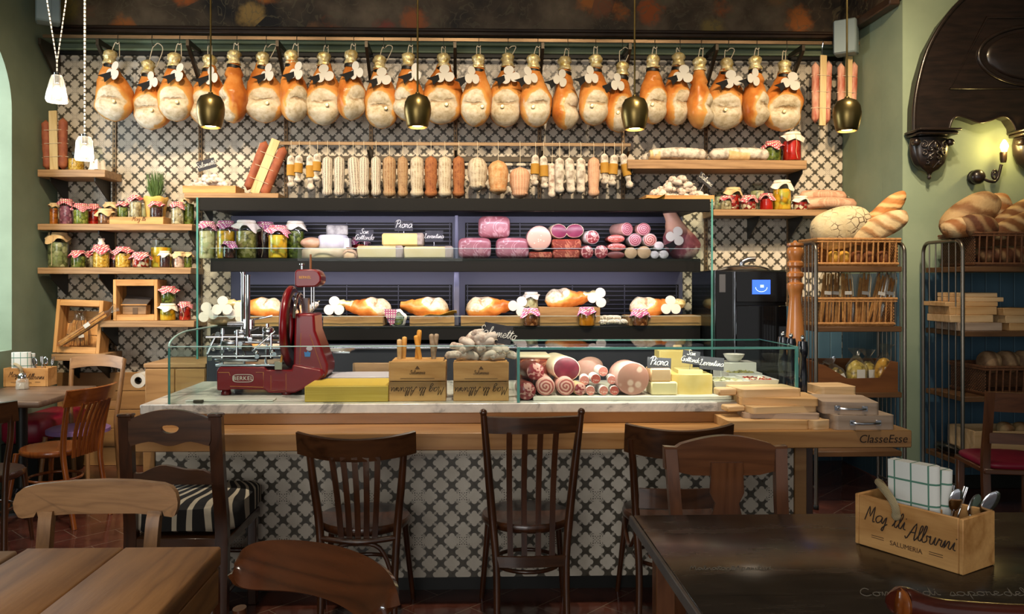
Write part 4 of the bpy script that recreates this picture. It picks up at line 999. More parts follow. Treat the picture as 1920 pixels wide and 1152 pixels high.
fb('canopy', FX0 + .012, FX1 - .012, YFR + .041, YBK + .04, ZCAN + .03, ZTOP, 'fr_black', .004); fb('canopy_front', FX0 + .012, FX1 - .012, YFR, YFR + .04, ZCAN, ZTOP, 'fr_black', .004)
fb('back_panel', FX0, FX1, YBK, YBK + .03, ZF2b, ZCAN + .029, 'fr_grey')
for q, x in enumerate((FX0, FX1)):
    mb = MB(); mb.box(x - .006, x + .006, 0.004, YBK - YFR, .95, ZTOP - .001, 0); obj('side_glass', mb, MT['pane'], fr)
    obj('glass_edge', MB().box(x - .0065, x + .0065, -.004, .004, .95, ZTOP, .001), MT['pane_edge'], fr)
for z0, z1 in ((WZ(480, 0, YBK), WZ(418, 0, YBK)), (WZ(600, 0, YBK), WZ(534, 0, YBK))):
    for xa_, xb_ in ((WX(452, YBK), WX(848, YBK)), (WX(872, YBK), WX(1272, YBK))):
        g = obj('grille', MB().box(xa_, xb_, YBK - YFR - .006, YBK - YFR - .0005, z0, z1, 0), MT['fr_black'], fr)
        mb = MB(); n_ = 8
        for k in range(n_): 
            zz = z0 + (k + .5) * (z1 - z0) / n_; mb.box(xa_ + .01, xb_ - .01, YBK - YFR - .017, YBK - YFR - .0065, zz - .0045, zz + .0045, .001)
        for k in range(5): xx = xa_ + .02 + k * (xb_ - xa_ - .04) / 4; mb.box(xx - .004, xx + .004, YBK - YFR - .02, YBK - YFR - .0065, z0 + .005, z1 - .005, .001)
        obj('slat_grid', mb, plain('grille_bar', '#4a4b58', .4, .3), g)
for z0, z1 in ((ZF1b, ZF1), (ZF2b, ZF2)):
    fb('shelf', FX0 + .008, FX1 - .008, YSF + .031, YBK - .022, z1 - .05, z1, 'fr_black', .003); fb('shelf_front', FX0 + .008, FX1 - .008, YSF, YSF + .03, z0, z1, 'fr_black', .004)
    zl = z1 + .075; obj('shelf_lip', MB().box(FX0 + .01, FX1 - .01, YSF - YFR - .007, YSF - YFR - .001, z1 - .02, zl, 0), MT['pane'], fr)
    obj('lip_edge', MB().box(FX0 + .01, FX1 - .01, YSF - YFR - .008, YSF - YFR - .0005, zl, zl + .003, 0), plain('lip_edge_glass', '#b9cfc9', .2), fr)
xm = WX(856, YSF + .1)
fb('post', xm - .013, xm + .013, YSF + .1, YSF + .125, ZF1, ZCAN, 'fr_grey'); fb('post', xm - .02, xm + .02, YSF + .1, YSF + .14, ZF2, ZF1b, 'fr_grey')
fb('lower_body', FX0 + .008, FX1 - .008, 5.98, YBK + .03, 0.06, ZF2b - .03, 'fr_slate')
fb('plinth', FX0 + .03, FX1 - .03, 6.03, YBK, 0.0, .06, 'fr_black')
fb('deck_edge', FX0 + .008, FX1 - .008, 5.96, 6.0, WZ(655, 0, 5.97), WZ(651, 0, 5.97), 'steel')
fb('led_strip', FX0 + .05, FX1 - .05, YFR + .045, YFR + .065, ZCAN + .014, ZCAN + .029, 'led', .001)
fb('led_strip', FX0 + .05, FX1 - .05, YSF + .035, YSF + .055, ZF1 - .064, ZF1 - .051, 'led', .001)
LEDC = (0.98, 0.90, 1.0)
for q in (-.85, .75):
    light('fridge_led', 'AREA', (q, YFR + .085, ZCAN - .02), 5.5, LEDC, (q, YFR + .36, ZF1 - .1), shape='RECTANGLE', size=1.5, size_y=.03)
    light('fridge_led', 'AREA', (q, YSF + .03, ZF1b - .02), 2.7, LEDC, (q, YSF + .25, ZF2 - .1), shape='RECTANGLE', size=1.5, size_y=.03)
# jars on the fridge's upper shelf
GF = 'jars on the upper fridge shelf'
for a in [(389, 484, 414, 34, 6.22, 'pale', 'pink', 'tall pale vegetable jar under pink gingham at the left end of the fridge shelf'), (424, 484, 413, 37, 6.22, 'yellow', 'pink', 'tall yellow-green jar under pink gingham, second on the fridge shelf'),
          (430, 484, 452, 28, 6.11, 'dark', 'pink', 'small dark jar under pink gingham standing in front of the tall jars'), (462, 484, 412, 42, 6.21, 'gnocchi', 'white', 'wide tall jar under white cloth with a twine bow, on the fridge shelf'),
          (497, 484, 414, 38, 6.33, 'dark', 'pink', 'dark red jar under pink gingham behind the yellow pepper jar'), (521, 484, 422, 40, 6.15, 'yellow', 'red', 'big jar of yellow peppers in the front of the fridge shelf'),
          (554, 484, 413, 37, 6.27, 'green', 'white', 'dark green jar under draped white cloth, right of the yellow pepper jar'), (675, 470, 428, 34, 6.42, 'red', 'pink', 'red jar under gingham behind a chalk sign on the fridge shelf')]:
    jar(*a[:5], ZF1 if a[0] != 675 else ZF1, a[5], a[6], a[7], GF, tail=a[0] in (497,))
# cheeses
def cheese(name, lab, cat, group, px0, px1, y0, y1, Y, d, col, rind=None, z=None, b=.012, split=None, rz=0.0):
    pm = PM_((px0 + px1) / 2, Y); wx = (px1 - px0) * pm; h = (y1 - y0) * pm; zb = ZF1 if z is None else z
    c = T(name, lab, cat, (WX((px0 + px1) / 2, Y), Y, zb + .001), rz, group)
    obj('paste', MB().box(-wx / 2, wx / 2, 0, d, 0, h, b), col, c)
    if rind:
        q = wx * (split or .18)
        obj('rind', MB().box(wx / 2 - q, wx / 2 + .002, -.003, d + .003, -.0005, h + .003, b), rind, c)
        if split and split > .25: pass
    return c
MC = {'yellow': plain('yellow_cheese', '#d0b66c', .55, c2='#dcc684', scale=8, bump=.1), 'pale': plain('pale_cheese', '#bfae76', .55, c2='#cdbf90', scale=8), 'rind': plain('greyish_rind', '#8b7a6e', .8, c2='#a89a8a', scale=25, bump=.3),
      'white': plain('white_mould_cheese', '#b4b4bc', .8, c2='#cfcfd6', scale=10, bump=.4), 'grey': plain('ash_cheese', '#7c7a78', .85, c2='#bdbab4', scale=16, bump=.3), 'tan': plain('tan_cheese', '#b78c6a', .7, c2='#cba888', scale=14, bump=.4),
      'beige': plain('wrapped_cheese', '#b9a078', .45, c2='#cdbb94', scale=9), 'butter': plain('fresh_cheese', '#e0cf98', .5, c2='#e9dcae', scale=6), 'peach': plain('peach_rind', '#d2a97e', .6, c2='#dfbf98', scale=6)}
pmF = PM_(600, 6.15)
c = T('wrapped_cheese', 'flat beige wheel wrapped in film under the tan and white cheeses', 'cheese', (WX(614, 6.28), 6.28, ZF1 + .001)); obj('wheel', MB(60).cyl((0, 0, 0), 48 * pmF, 19 * pmF, 36, b=.01), MC['beige'], c)
c = T('small_cheese', 'domed tan cheese on the left of the beige wheel', 'cheese', (WX(584, 6.22), 6.22, ZF1 + .001 + 19 * pmF)); obj('wheel', MB(60).ell((0, 0, 11 * pmF), (21 * pmF, 19 * pmF, 11 * pmF), 20, 10), MC['tan'], c)
c = T('mould_cheese', 'white mould cheese with a cut wedge, lying on the beige wheel', 'cheese', (WX(625, 6.24), 6.24, ZF1 + .001 + 19 * pmF)); obj('wheel', MB(60).cyl((0, 0, 0), 28 * pmF, 26 * pmF, 28, b=.012), MC['white'], c); obj('wedge', MB().prism([(0, -.08), (.12, -.06), (.13, .0), (.02, .03)], 0, 20 * pmF, 'xy'), MC['white'], c, loc=(.01, -.0, 0))
c = T('ash_cheese', 'grey-rinded cheese piece topping the white mould cheese', 'cheese', (WX(632, 6.27), 6.27, ZF1 + .002 + 45 * pmF), rz=.2); obj('block', MB().box(-20 * pmF, 20 * pmF, -.05, .05, 0, 19 * pmF, .008), MC['grey'], c)
c = T('cheese_ball', 'small twine-tied cheese wrapped in cloth in front of the beige wheel', 'cheese', (WX(656, 6.12), 6.12, ZF1 + .001)); obj('wrap', MB(60).lathe([(0, 0), (.045, .004), (.055, .03), (.042, .058), (.018, .07), (.03, .085), (0, .08)], 20, fn=lambda a, r, z: (r * (1 + .06 * math.sin(6 * a)), z)), MC['tan'], c)
GC = 'cut yellow cheeses on the fridge shelf'
cheese('cheese_block', 'lower left pale yellow cheese block with grey rind, under the stacked pair', 'cheese', GC, 669, 755, 459, 483, 6.13, .13, MC['pale'], MC['rind'])
cheese('cheese_block', 'lower right pale yellow cheese block with grey rind, by the fridge post', 'cheese', GC, 757, 849, 460, 483, 6.13, .13, MC['pale'], MC['rind'])
cheese('cheese_block', 'yellow cheese block lying on top of the two lower blocks', 'cheese', GC, 716, 794, 436, 459.5, 6.15, .12, MC['yellow'], MC['rind'], z=ZF1 + .002 + 24 * PM_(710, 6.13), rz=0)
y_ = 6.125
def fsign(px0, px1, y0, y1, Y, text, hx, lab, stake, rot=(-.12, 0, 0), lines=None):
    pm = PM_((px0 + px1) / 2, Y); x = WX((px0 + px1) / 2, Y)
    return sign(lab, (x, Y, WZ(y1, x, Y)), (px1 - px0) * pm, (y1 - y0) * pm, text, hx, rot, stake, lines)
fsign(740, 774, 414, 433.5, 6.17, 'Piora', .030, 'chalk sign for Piora standing on the top yellow cheese of the fridge', .03)
fsign(797, 831, 432, 454, 6.15, 'Leventina', .019, 'chalk sign for Leventina standing on the lower right cheese of the fridge', .03)
fsign(667, 700, 431, 453, 6.16, '', .020, 'chalk sign for San Gottardo in front of the red gingham jar in the fridge', .03, lines=['San', 'Gottardo'])
# cured meats on the upper shelf, cut faces to the front
def facemat(name, base, spot, scale=60, th=(.22, .12), b2=None, fat=None):
    t = NT(name); v = t.co()
    n = t.noise(v, 14, 3); bc = t.ramp(n, [(.3, base), (.7, b2 or base)])
    d = t.voro(v, scale); cc = t.sep(t.voro(v, scale, 'F1', 'Color'))[0]
    m = t.math('MULTIPLY', t.sst(d, th[0] + .1, th[1]), t.math('GREATER_THAN', cc, .45))
    col = t.mix(m, bc, spot)
    if fat:
        f = t.math('LESS_THAN', t.math('ABSOLUTE', t.math('SUBTRACT', t.noise(v, 11, 2, .5, 1.2), .5)), .025); col = t.mix(t.math('MULTIPLY', f, .8), col, fat)
    return t.set(col, .35, 0, Coat_Weight=.2)
def swirl(name, c1, c2, pitch=.016):
    t = NT(name); v = t.co(); s_ = t.sep(v)
    r = t.math('SQRT', t.math('ADD', t.math('MULTIPLY', s_[0], s_[0]), t.math('MULTIPLY', s_[2], s_[2])))
    a = t.math('DIVIDE', t.math('ARCTAN2', s_[2], s_[0]), 2 * PI)
    q = t.math('FRACT', t.math('ADD', t.math('ADD', t.math('DIVIDE', r, pitch), a), t.math('MULTIPLY', t.noise(v, 30, 3), .9)))
    return t.set(t.ramp(q, [(0.1, c1), (.42, c1), (.58, c2), (.9, c2)]), .4)
MF = {'mort': facemat('mortadella_face', '#c4907e', '#e6c4b2', 19, (.3, .2), '#ba8272'), 'mort2': facemat('small_mortadella_face', '#c59a84', '#e2c8b0', 42), 'ham': facemat('cooked_ham', '#a0626a', '#b27c80', 14, (.35, .2), '#8e525c', '#bf9498'),
      'bres': plain('dark_bresaola', '#4e1420', .35, c2='#6d2030', scale=18), 'bres2': plain('violet_bresaola', '#6c1f3c', .35, c2='#8a3452', scale=12), 'coppa': facemat('coppa_face', '#7a2428', '#d9a59a', 30, (.2, .1), '#93343a', '#dba79a'),
      'sal': facemat('salami_face', '#a8483f', '#eacabc', 130, (.3, .2), '#b85a4c'), 'salpink': facemat('pale_salami_face', '#cf8478', '#f0d6c8', 110, (.3, .2), '#c9786a'), 'panc': swirl('pancetta_face', '#d9a898', '#a04c48'), 'panc2': swirl('pancetta_dark_face', '#c98d92', '#8a3444', .014),
      'white': plain('white_casing', '#b9aeaa', .7, c2='#dcd4d0', scale=25, bump=.3), 'brown': plain('brown_casing', '#5e2420', .45, c2='#7a3830', scale=20, bump=.3), 'pinkc': plain('pink_casing', '#c08a80', .5, c2='#d0a498', scale=14, bump=.2), 'speck': facemat('speck_face', '#7c2a1c', '#a65040', 20, (.3, .1), '#93402c', '#c07a5a'), 'fatrim': plain('ham_fat_rim', '#d8bfa2', .5, c2='#e6d4bc', scale=10),
      'tan': plain('tan_casing', '#a8865e', .6, c2='#c0a078', scale=16, bump=.3)}
def log(name, lab, group, px, py, rx, rz_, Y, L, face, rind, z=None, yaw=0.0, roll=0.0, cat='salami', zc=None):
    """round piece lying front to back, cut face at the front; px/py = centre of that face"""
    x = WX(px, Y); pm = PM_(px, Y); zc = WZ(py, x, Y) if zc is None else zc; a, c = rx * pm, rz_ * pm
    s = T(name, lab, cat, (x, Y, zc - c), rot=(0, roll, yaw), group=group)
    b = MB(60).lathe([(0, 0), (.96, 0), (1.0, .006), (1.0, L - .02), (.8, L - .004), (0, L)], 28, axis='y'); b.v = [(u * a, v, w_ * c + c) for u, v, w_ in b.v]
    obj('casing', b, MF[rind], s)
    f = MB(60).lathe([(0, -.0015), (.9, -.0015), (.93, -.0002), (0, .0003)], 28, axis='y'); f.v = [(u * a, v, w_ * c) for u, v, w_ in f.v]
    obj('cut_face', f, MF[face], s, loc=(0, 0, c)); return s
GM = 'cut meats on the upper fridge shelf'
def hamblock(lab, px0, px1, y0, y1, Y, z):
    pm = PM_((px0 + px1) / 2, Y); w_, h_ = (px1 - px0) * pm, (y1 - y0) * pm
    s = T('cooked_ham', lab, 'ham', (WX((px0 + px1) / 2, Y), Y, z), group='blocks of cooked ham on the fridge shelf')
    mb = MB(60)
    def sq(p):  # superellipsoid
        m = (abs(p.x) ** 5 + abs(p.y) ** 5 + abs(p.z) ** 5) ** (-1 / 5); return m
    mb.ell((0, .09, h_ / 2), (w_ / 2, .09, h_ / 2), 28, 16, sq); obj('meat', mb, MF['ham'], s)
    return h_
h1 = hamblock('lower left block of pink cooked ham on the fridge shelf', 859, 921, 444, 484, 6.12, ZF1 + .001)
hamblock('lower right block of pink cooked ham, next to the mortadella', 930, 993, 444, 484, 6.12, ZF1 + .001)
hamblock('upper block of pink cooked ham resting on the two lower ones', 897, 957, 404, 446, 6.13, ZF1 + h1 - .003)
pk = lambda lab, px0, px1, y0, y1, Y, z: obj('slice_stack', MB().box(-(px1 - px0) / 2 * PM_(px0, Y), (px1 - px0) / 2 * PM_(px0, Y), 0, .13, 0, (y1 - y0) * PM_(px0, Y), .012), MF['speck'], T('vacuum_pack', lab, 'meat', (WX((px0 + px1) / 2, Y), Y, z + .001), group='vacuum packed meats on the fridge shelf'))
pk('flat reddish meat pack under the small mortadella', 992, 1036, 471, 484, 6.13, ZF1); pk('lower reddish meat pack under the violet cut pieces', 1037, 1088, 467, 484, 6.13, ZF1); pk('upper reddish meat pack under the violet cut pieces', 1035, 1090, 447, 466.5, 6.13, ZF1 + 17 * PM_(1060, 6.13) + .001)
zz = WZ(447, 1.0, 6.13)
for a in [('mortadella', 'small pink mortadella with its cut face forward, right of the cooked ham', 1011, 447, 23, 23.5, 6.12, .2, 'mort2', 'pinkc', 0, 0), ('bresaola', 'left violet cut bresaola piece on the packs', 1045, 433, 16, 13.5, 6.14, .16, 'bres2', 'fatrim', .1, .25), ('bresaola', 'right violet cut bresaola piece on the packs', 1079, 433, 17, 13, 6.14, .16, 'bres2', 'fatrim', -.1, -.1),
          ('coppa_piece', 'marbled coppa end resting above two others, right of the violet pieces', 1111, 445, 14, 13, 6.13, .15, 'coppa', 'white', .2, 0), ('coppa_piece', 'lower left marbled coppa end on the shelf', 1101, 471, 13, 12.5, 6.13, .15, 'coppa', 'brown', .2, 0), ('coppa_piece', 'lower right marbled coppa end on the shelf', 1127, 470, 13, 13, 6.14, .15, 'coppa', 'brown', -.2, 0),
          ('flat_sausage', 'top one of three flat brown sausages stacked in the fridge', 1155, 448, 17, 8, 6.13, .16, 'sal', 'brown', 0, 0), ('flat_sausage', 'middle one of three flat brown sausages stacked in the fridge', 1156, 463.5, 18, 7.5, 6.13, .16, 'sal', 'brown', 0, 0), ('flat_sausage', 'bottom one of three flat brown sausages stacked in the fridge', 1155, 477, 17, 7, 6.13, .16, 'brown', 'brown', 0, 0),
          ('rolled_pancetta', 'top left rolled pancetta of the pyramid', 1176, 430, 13, 12.5, 6.15, .2, 'panc2', 'pinkc', .35, 0), ('rolled_pancetta', 'top right rolled pancetta of the pyramid', 1207, 430, 13, 12, 6.14, .2, 'panc2', 'pinkc', 0, 0), ('rolled_pancetta', 'middle left rolled pancetta of the pyramid', 1191, 450, 12.5, 12, 6.14, .2, 'panc2', 'white', 0, 0), ('rolled_pancetta', 'middle right rolled pancetta of the pyramid', 1219, 450, 13, 12, 6.14, .2, 'panc', 'white', 0, 0),
          ('tan_salami', 'bottom left tan salami of the pancetta pyramid', 1183, 473, 12, 11, 6.14, .2, 'tan', 'tan', 0, 0), ('tan_salami', 'bottom right tan salami of the pancetta pyramid', 1208, 472, 13, 12, 6.14, .2, 'tan', 'tan', 0, 0),
          ('white_salami', 'small white salami on top of two others, beside the raw leg', 1236, 461, 9, 8, 6.12, .15, 'white', 'white', 0, 0), ('white_salami', 'left small white salami of the lower two beside the raw leg', 1228, 476, 8, 7.5, 6.13, .15, 'white', 'white', 0, 0), ('white_salami', 'right small white salami of the lower two beside the raw leg', 1245, 476, 9, 8, 6.12, .15, 'white', 'white', 0, 0)]:
    low = a[3] + a[5] >= 482
    log(a[0], a[1], GM, a[2], a[3], a[4], a[5], a[6], a[7], a[8], a[9], yaw=a[10], roll=a[11], zc=(ZF1 + .001 + a[5] * PM_(a[2], a[6])) if low else None, cat='mortadella' if a[0] == 'mortadella' else 'cured meat')
# raw leg at the right end
t = NT('raw_leg'); v = t.co(); s_ = t.sep(v); n = t.noise(v, 10, 4); sk = t.sst(t.math('ADD', s_[2], t.math('MULTIPLY', n, .12)), .22, .32)
meat = t.ramp(n, [(.3, '#5a2630'), (.5, '#8a4a54'), (.62, '#c9a6a0'), (.75, '#d8c4bc')]); MT['rawleg'] = t.set(t.mix(sk, meat, '#c99a80'), .45)
pm = PM_(1275, 6.22); s = T('raw_ham_leg', 'raw ham leg leaning upright at the right end of the fridge shelf, with white card', 'ham', (WX(1281, 6.25), 6.25, ZF1 + .002), rot=(0, -.06, 0))
mb = MB(60); hL = 88 * pm; vs = []; n_, m_ = 28, 18
for j in range(m_ + 1):
    q = j / m_; k = interp([(0, .45), (.1, .8), (.3, 1.0), (.5, .92), (.68, .62), (.85, .42), (1, .38)], q)
    for i in range(n_):
        a = 2 * PI * i / n_; w_ = 1 + .13 * nz((math.cos(a), math.sin(a), q * 3), 1.5, 3)
        vs.append((34 * pm * k * w_ * math.cos(a) - .085 * q * q, .085 * k * w_ * math.sin(a), hL * q))
fs = [[j * n_ + i, j * n_ + (i + 1) % n_, (j + 1) * n_ + (i + 1) % n_, (j + 1) * n_ + i] for j in range(m_) for i in range(n_)] + [list(range(n_)), list(range(m_ * n_, m_ * n_ + n_))]
obj('leg_body', mb.add(vs, fs), MT['rawleg'], s); obj('card_tag', CLOVER_M, MT['white'], s, loc=(-.075, -.10, .18), rot=(-.1, .5, 0), scale=(.95, 1, .95)); obj('ribbon', RIB_M, plain('grey_ribbon', '#5a4a48', .7), s, loc=(-.08, -.098, .14))
# lower shelf: hams on wooden blocks
MT['block'] = wood('rough_block', '#b08a58', '#7d5a34', 'x', 3, .8, 0, .5)
def block(lab, px0, px1, y0, Y=6.10, d=.3, y1=612):
    pm = PM_((px0 + px1) / 2, Y); x0, x1 = WX(px0, Y), WX(px1, Y); h = (y1 - y0) * pm
    s = T('wooden_block', lab, 'block', ((x0 + x1) / 2, Y, ZF2 + .001), group='rough wooden blocks under the hams')
    mb = MB().slab(lambda u, v: ((u - .5) * (x1 - x0), d * v + .006 * nz((u * 8, v, 1), 1, int(px0)), h / 2 + .0), 10, 3, h, (0, 0, 1)); obj('slab', mb, MT['block'], s); return ZF2 + .001 + h
B1 = block('rough wooden block under the leftmost lying ham, behind the slicer', 455, 530, 594); B2 = block('rough wooden block under the second lying ham, right of the slicer', 606, 718, 595); B3 = block('rough wooden block under the lying ham left of the fridge post', 768, 852, 595)
B4 = block('rough wooden block under the lying ham right of the fridge post', 864, 985, 595); B5 = block('tall wooden block raising the highest lying ham', 1012, 1125, 578); B6 = block('rough wooden block under the lying ham at the right end', 1180, 1330, 594)
def lyham(lab, pxc, Y, z, L, butt, seed, thick=1.0, yaw=0, foilend=True, tagx=None, tagrot=0, rib=True, tiltz=.0):
    s = T('ham_on_block', lab, 'ham', (WX(pxc, Y), Y, z), rz=yaw, group='hams lying on blocks in the lower fridge shelf')
    sx = butt  # +1 butt at the right, -1 butt at the left
    zc_ = Vector((-sx, 0, .10 + tiltz)).normalized(); yc = Vector((0, .55, -.83)); yc = (yc - zc_ * yc.dot(zc_)).normalized(); xc_ = yc.cross(zc_)
    M3 = Matrix((xc_, yc, zc_)).transposed(); k = L / .45
    e = M3.to_euler(); hz_ = .088 * thick
    b = obj('ham_body', ham_variant(seed, 0.0), MT['ham'], s, loc=(-sx * .31 * k, 0, hz_ + .012), rot=e, scale=(.82, thick * .82, k))
    if foilend: obj('foil_cap', FOIL_M[seed % 3], MT['gold'], s, loc=(-sx * (.31 * k + .02), 0, hz_ + .02), rot=e, scale=(.75, .75, 1.3))
    if tagx is not None:
        obj('card_tag', CLOVER_M, MT['white'], s, loc=(tagx, -.12, hz_), rot=(-.2, tagrot, .0))
        if rib: obj('ribbon', RIB_M, MT['black'], s, loc=(tagx + .05, -.115, hz_ - .02))
    return s
yl = 6.24
lyham('leftmost lying ham, seen behind the slicer posts', 487, yl, B1, .36, 1, 0, .85, tagx=-.25, rib=False)
lyham('second lying ham with a black ribbon and pale card, right of the slicer', 692, yl, B2, .36, 1, 1, .85, tagx=-.25)
lyham('lying ham with yellow wrapping under its right end, left of the fridge post', 797, yl, B3, .38, 1, 2, .9, foilend=False)
lyham('lying ham with its white side left, right of the fridge post', 918, yl, B4, .38, -1, 3, .9, foilend=False, tagx=.22, tagrot=.6)
lyham('highest lying ham on the tall block, gold foil to the right', 1064, yl, B5, .36, -1, 4, .85, tagx=.22, tagrot=.5)
lyham('lying ham at the right end with a long gold foil shank', 1222, yl, B6, .36, -1, 0, .85, tagx=.12, rib=False)
pm = PM_(820, 6.12); s = T('paper_wrap', 'yellow wrapping paper tucked under the ham left of the fridge post', 'paper', (WX(822, 6.115), 6.115, B3 + .002)); obj('sheet', MB().slab(lambda u, v: (-.12 + .26 * u, .1 * v - .01, .002 + .04 * u * (1 - v) + .008 * math.sin(u * 9)), 10, 4, .002), plain('mustard_wrap', '#b39a3c', .6), s)
s = T('card_tag_pair', 'two white clover cards at the left end of the lower fridge shelf', 'card', (WX(415, 6.16), 6.16, ZF2 + .001))
obj('stand', MB(60).ell((0, .05, .035), (.13, .05, .036), 16, 8), MF['tan'], s)
for q in (-.10, .12): obj('card_tag', CLOVER_M, MT['white'], s, loc=(q, -.01, .10), rot=(-.1, q * 3, 0))
GJ = 'small gingham jars on the lower fridge shelf'
jar(995, 612, 579, 34, 6.09, ZF2, 'brown', 'pink', 'small gingham jar left of the tall wooden block on the lower shelf', GJ); jar(1100, 612, 577, 34, 6.075, ZF2, 'amber', 'pink', 'small amber gingham jar in front of the tall wooden block', GJ); jar(1200, 612, 580, 34, 6.08, ZF2, 'brown', 'pink', 'small gingham jar right of the white salami heap on the lower shelf', GJ)
pm = PM_(742, 6.1); s = T('tipped_jar', 'gingham-topped jar lying tipped towards the viewer between two lying hams', 'jar', (WX(745, 6.09), 6.085, ZF2 + .001))
obj('glass_body', MB(60).lathe([(0, 0), (.05, 0), (.052, .02), (.052, .09), (.045, .1)], 22, axis='y', c=(0.0, -.0, .055)), MT['glass'], s); obj('contents', MB(60).lathe([(0, .003), (.047, .004), (.047, .085), (0, .09)], 20, axis='y', c=(0, 0, .055)), CH['green'], s); obj('cloth_cover', MB(60).prism([(-.10, .13), (.0, .125), (-.02, .02), (-.05, .005), (-.09, .08)], -.012, -.008, 'xz'), MT['pink_check'], s)
obj('white_cloth', MB(60).lathe([(0.052, 0), (.06, .006), (.066, .02), (.07, .03)], 24, axis='y', c=(0, -.004, .055), fn=lambda a, r, z: (r * (1 + .08 * math.sin(6 * a)), z)), MT['cloth_white'], s)
jar(996, 580, 548, 30, 6.30, WZ(580, .5, 6.30), 'pale', 'white', 'jar of white garlic with a cloth top behind the gingham jar', 'jars behind the lying hams', lift=0); s = T('wooden_stand', 'small dark wooden stand raising the garlic jar', 'stand', (WX(996, 6.30), 6.30, ZF2 + .001)); obj('riser', MB().box(-.07, .07, -.06, .06, 0, WZ(580, .5, 6.30) - ZF2 - .001, .003), MT['block'], s)
rn = random.Random(2)
for k in range(9):
    salametto('small white salami in the heap between two gingham jars on the lower fridge shelf', 'white salami heap on the lower fridge shelf', (WX(1145 + (k % 5 - 2) * 11, 6.13), 6.12 + .03 * (k // 5), ZF2 + .022 + .032 * (k // 5)), (rn.uniform(-.2, .2), rn.uniform(-.15, .15), rn.uniform(-.8, .8)), .09, .019, k + 40, 'net_white')
salametto('white netted salami propped upright behind the slicer head', 'white salami behind the slicer', (WX(584, 6.16), 6.16, ZF2 + .12), (0, -.85, 0), .16, .026, 77, 'net_white')
# ------------------------------------------------------------------ salami heap on the fridge top, right
pm = PM_(1275, 6.05)
tz = ZTOP + .001
tr = crate('salami_tray', 'shallow wooden tray of grey salami on the right end of the fridge top', 'tray', (WX(1276, 6.02), 6.02, tz), 128 * pm, .3, 13 * pm, boards=1)
pp = T('paper_wrap', 'yellow paper under the left end of the grey salami tray', 'paper', (WX(1222, 5.99), 5.975, tz)); obj('sheet', MB().slab(lambda u, v: ((u - .5) * .19, .06 * v * (1 - .4 * u) - .02, .002 + .045 * (1 - v) * u + .01 * math.sin(u * 7 + v * 3)), 12, 5, .002), plain('ochre_paper', '#b5802a', .6, c2='#c8963c', scale=20), pp)
rn = random.Random(5); k = 0
for row, (n_, zz) in enumerate(((9, .035), (8, .07), (6, .10), (4, .13), (3, .155), (2, .18))):
    for q in range(n_):
        salametto('grey mould salami in the heap on the fridge-top tray', 'grey salami heaped on the fridge-top tray', (WX(1271, 6.1) + (q - (n_ - 1) / 2) * .05 + rn.uniform(-.01, .01), 6.12 + rn.uniform(-.06, .06), tz + zz), (rn.uniform(-.5, .5), rn.uniform(-.4, .4), rn.uniform(-1.2, 1.2)), .085, .025, k, 'mold2', ends=.35); k += 1
sign('chalk sign tilted behind the grey salami heap on the fridge top', (WX(1320, 6.2), 6.2, WZ(345, 1.5, 6.2)), 36 * pm, 17 * pm, 'Salame', .022, rot=(-.1, .62, .3), stake=.1)
# right-hand shelves: white salami, jars, netted salami
y7 = 6.45; z7 = ZS7 + .001
for lab, x0, x1, py, r_, Y, mt, ro in (('long white mould salami lying at the back of the upper right shelf, left one', 1200, 1285, 272, 8, 6.52, 'mold', .12), ('long white mould salami at the front of the upper right shelf, left one', 1212, 1330, 287, 11, 6.42, 'mold', .05), ('long white mould salami at the back of the upper right shelf, right one', 1325, 1425, 275, 8, 6.53, 'mold', 0), ('long white mould salami with a kraft band, front right of the upper shelf', 1325, 1448, 288, 11, 6.42, 'mold', .03)):
    pm = PM_((x0 + x1) / 2, Y); L = (x1 - x0) * pm
    s = salametto(lab, 'long white salami on the upper right shelf', (WX((x0 + x1) / 2, Y), Y, z7 + r_ * pm * (1.0 if Y < 6.5 else 1.0)), (0, 0, ro * .3), L, r_ * pm, int(x0), mt, 'long_salami', .12)
    if 'kraft' in lab: obj('paper_band', MB().cyl((-.1, 0, 0), r_ * pm * 1.06, .17, 18, axis='x'), MT['kraft'], s)
    if '287' in str(py): obj('paper_band', MB().cyl((-L * .46, 0, 0), r_ * pm * .8, .08, 18, axis='x', r2=r_ * pm * 1.05), MT['kraft'], s)
for k, (px, py, Y) in enumerate(((1215, 262, 6.57), (1238, 258, 6.58))): pass
G7 = 'jars on the upper right shelf'
jar(1449, 300, 262, 34, 6.44, ZS7, 'green', 'red', 'jar of green pickles under gingham, left of the big red jar', G7); jar(1485, 300, 246, 38, 6.42, ZS7, 'redsolid', 'white', 'big bright red jar under white cloth at the end of the upper right shelf', G7, tail=True)
G8 = 'jars on the lower right shelf'
for a in [(1350, 393, 355, 20, 6.55, 'pale', 'clip', 'clear clip-top jar at the left end of the lower right shelf, at the back'), (1374, 393, 349, 34, 6.52, 'cherry', 'kraft', 'taller red jar under beige cloth behind the gingham jars'), (1361, 393, 367, 24, 6.40, 'mush', 'red', 'pale jar under gingham at the left end of the lower right shelf'), (1404, 393, 366, 31, 6.41, 'cherry', 'red', 'squat jar of red and white peppers under gingham, second along'),
          (1420, 393, 340, 26, 6.56, 'pale', 'clip', 'clear clip-top jar of pale grain behind the gingham jars'), (1437, 393, 362, 28, 6.42, 'redsolid', 'red', 'bright red jar under gingham, left of the yellow jar'), (1466, 393, 337, 38, 6.44, 'yellow', 'white', 'tall jar of yellow peppers under a white cloth'), (1501, 393, 367, 30, 6.42, 'cherry', 'white', 'squat jar of red peppers under white cloth, right of the yellow jar')]:
    jar(*a[:5], ZS8, a[5], a[6], a[7], G8)
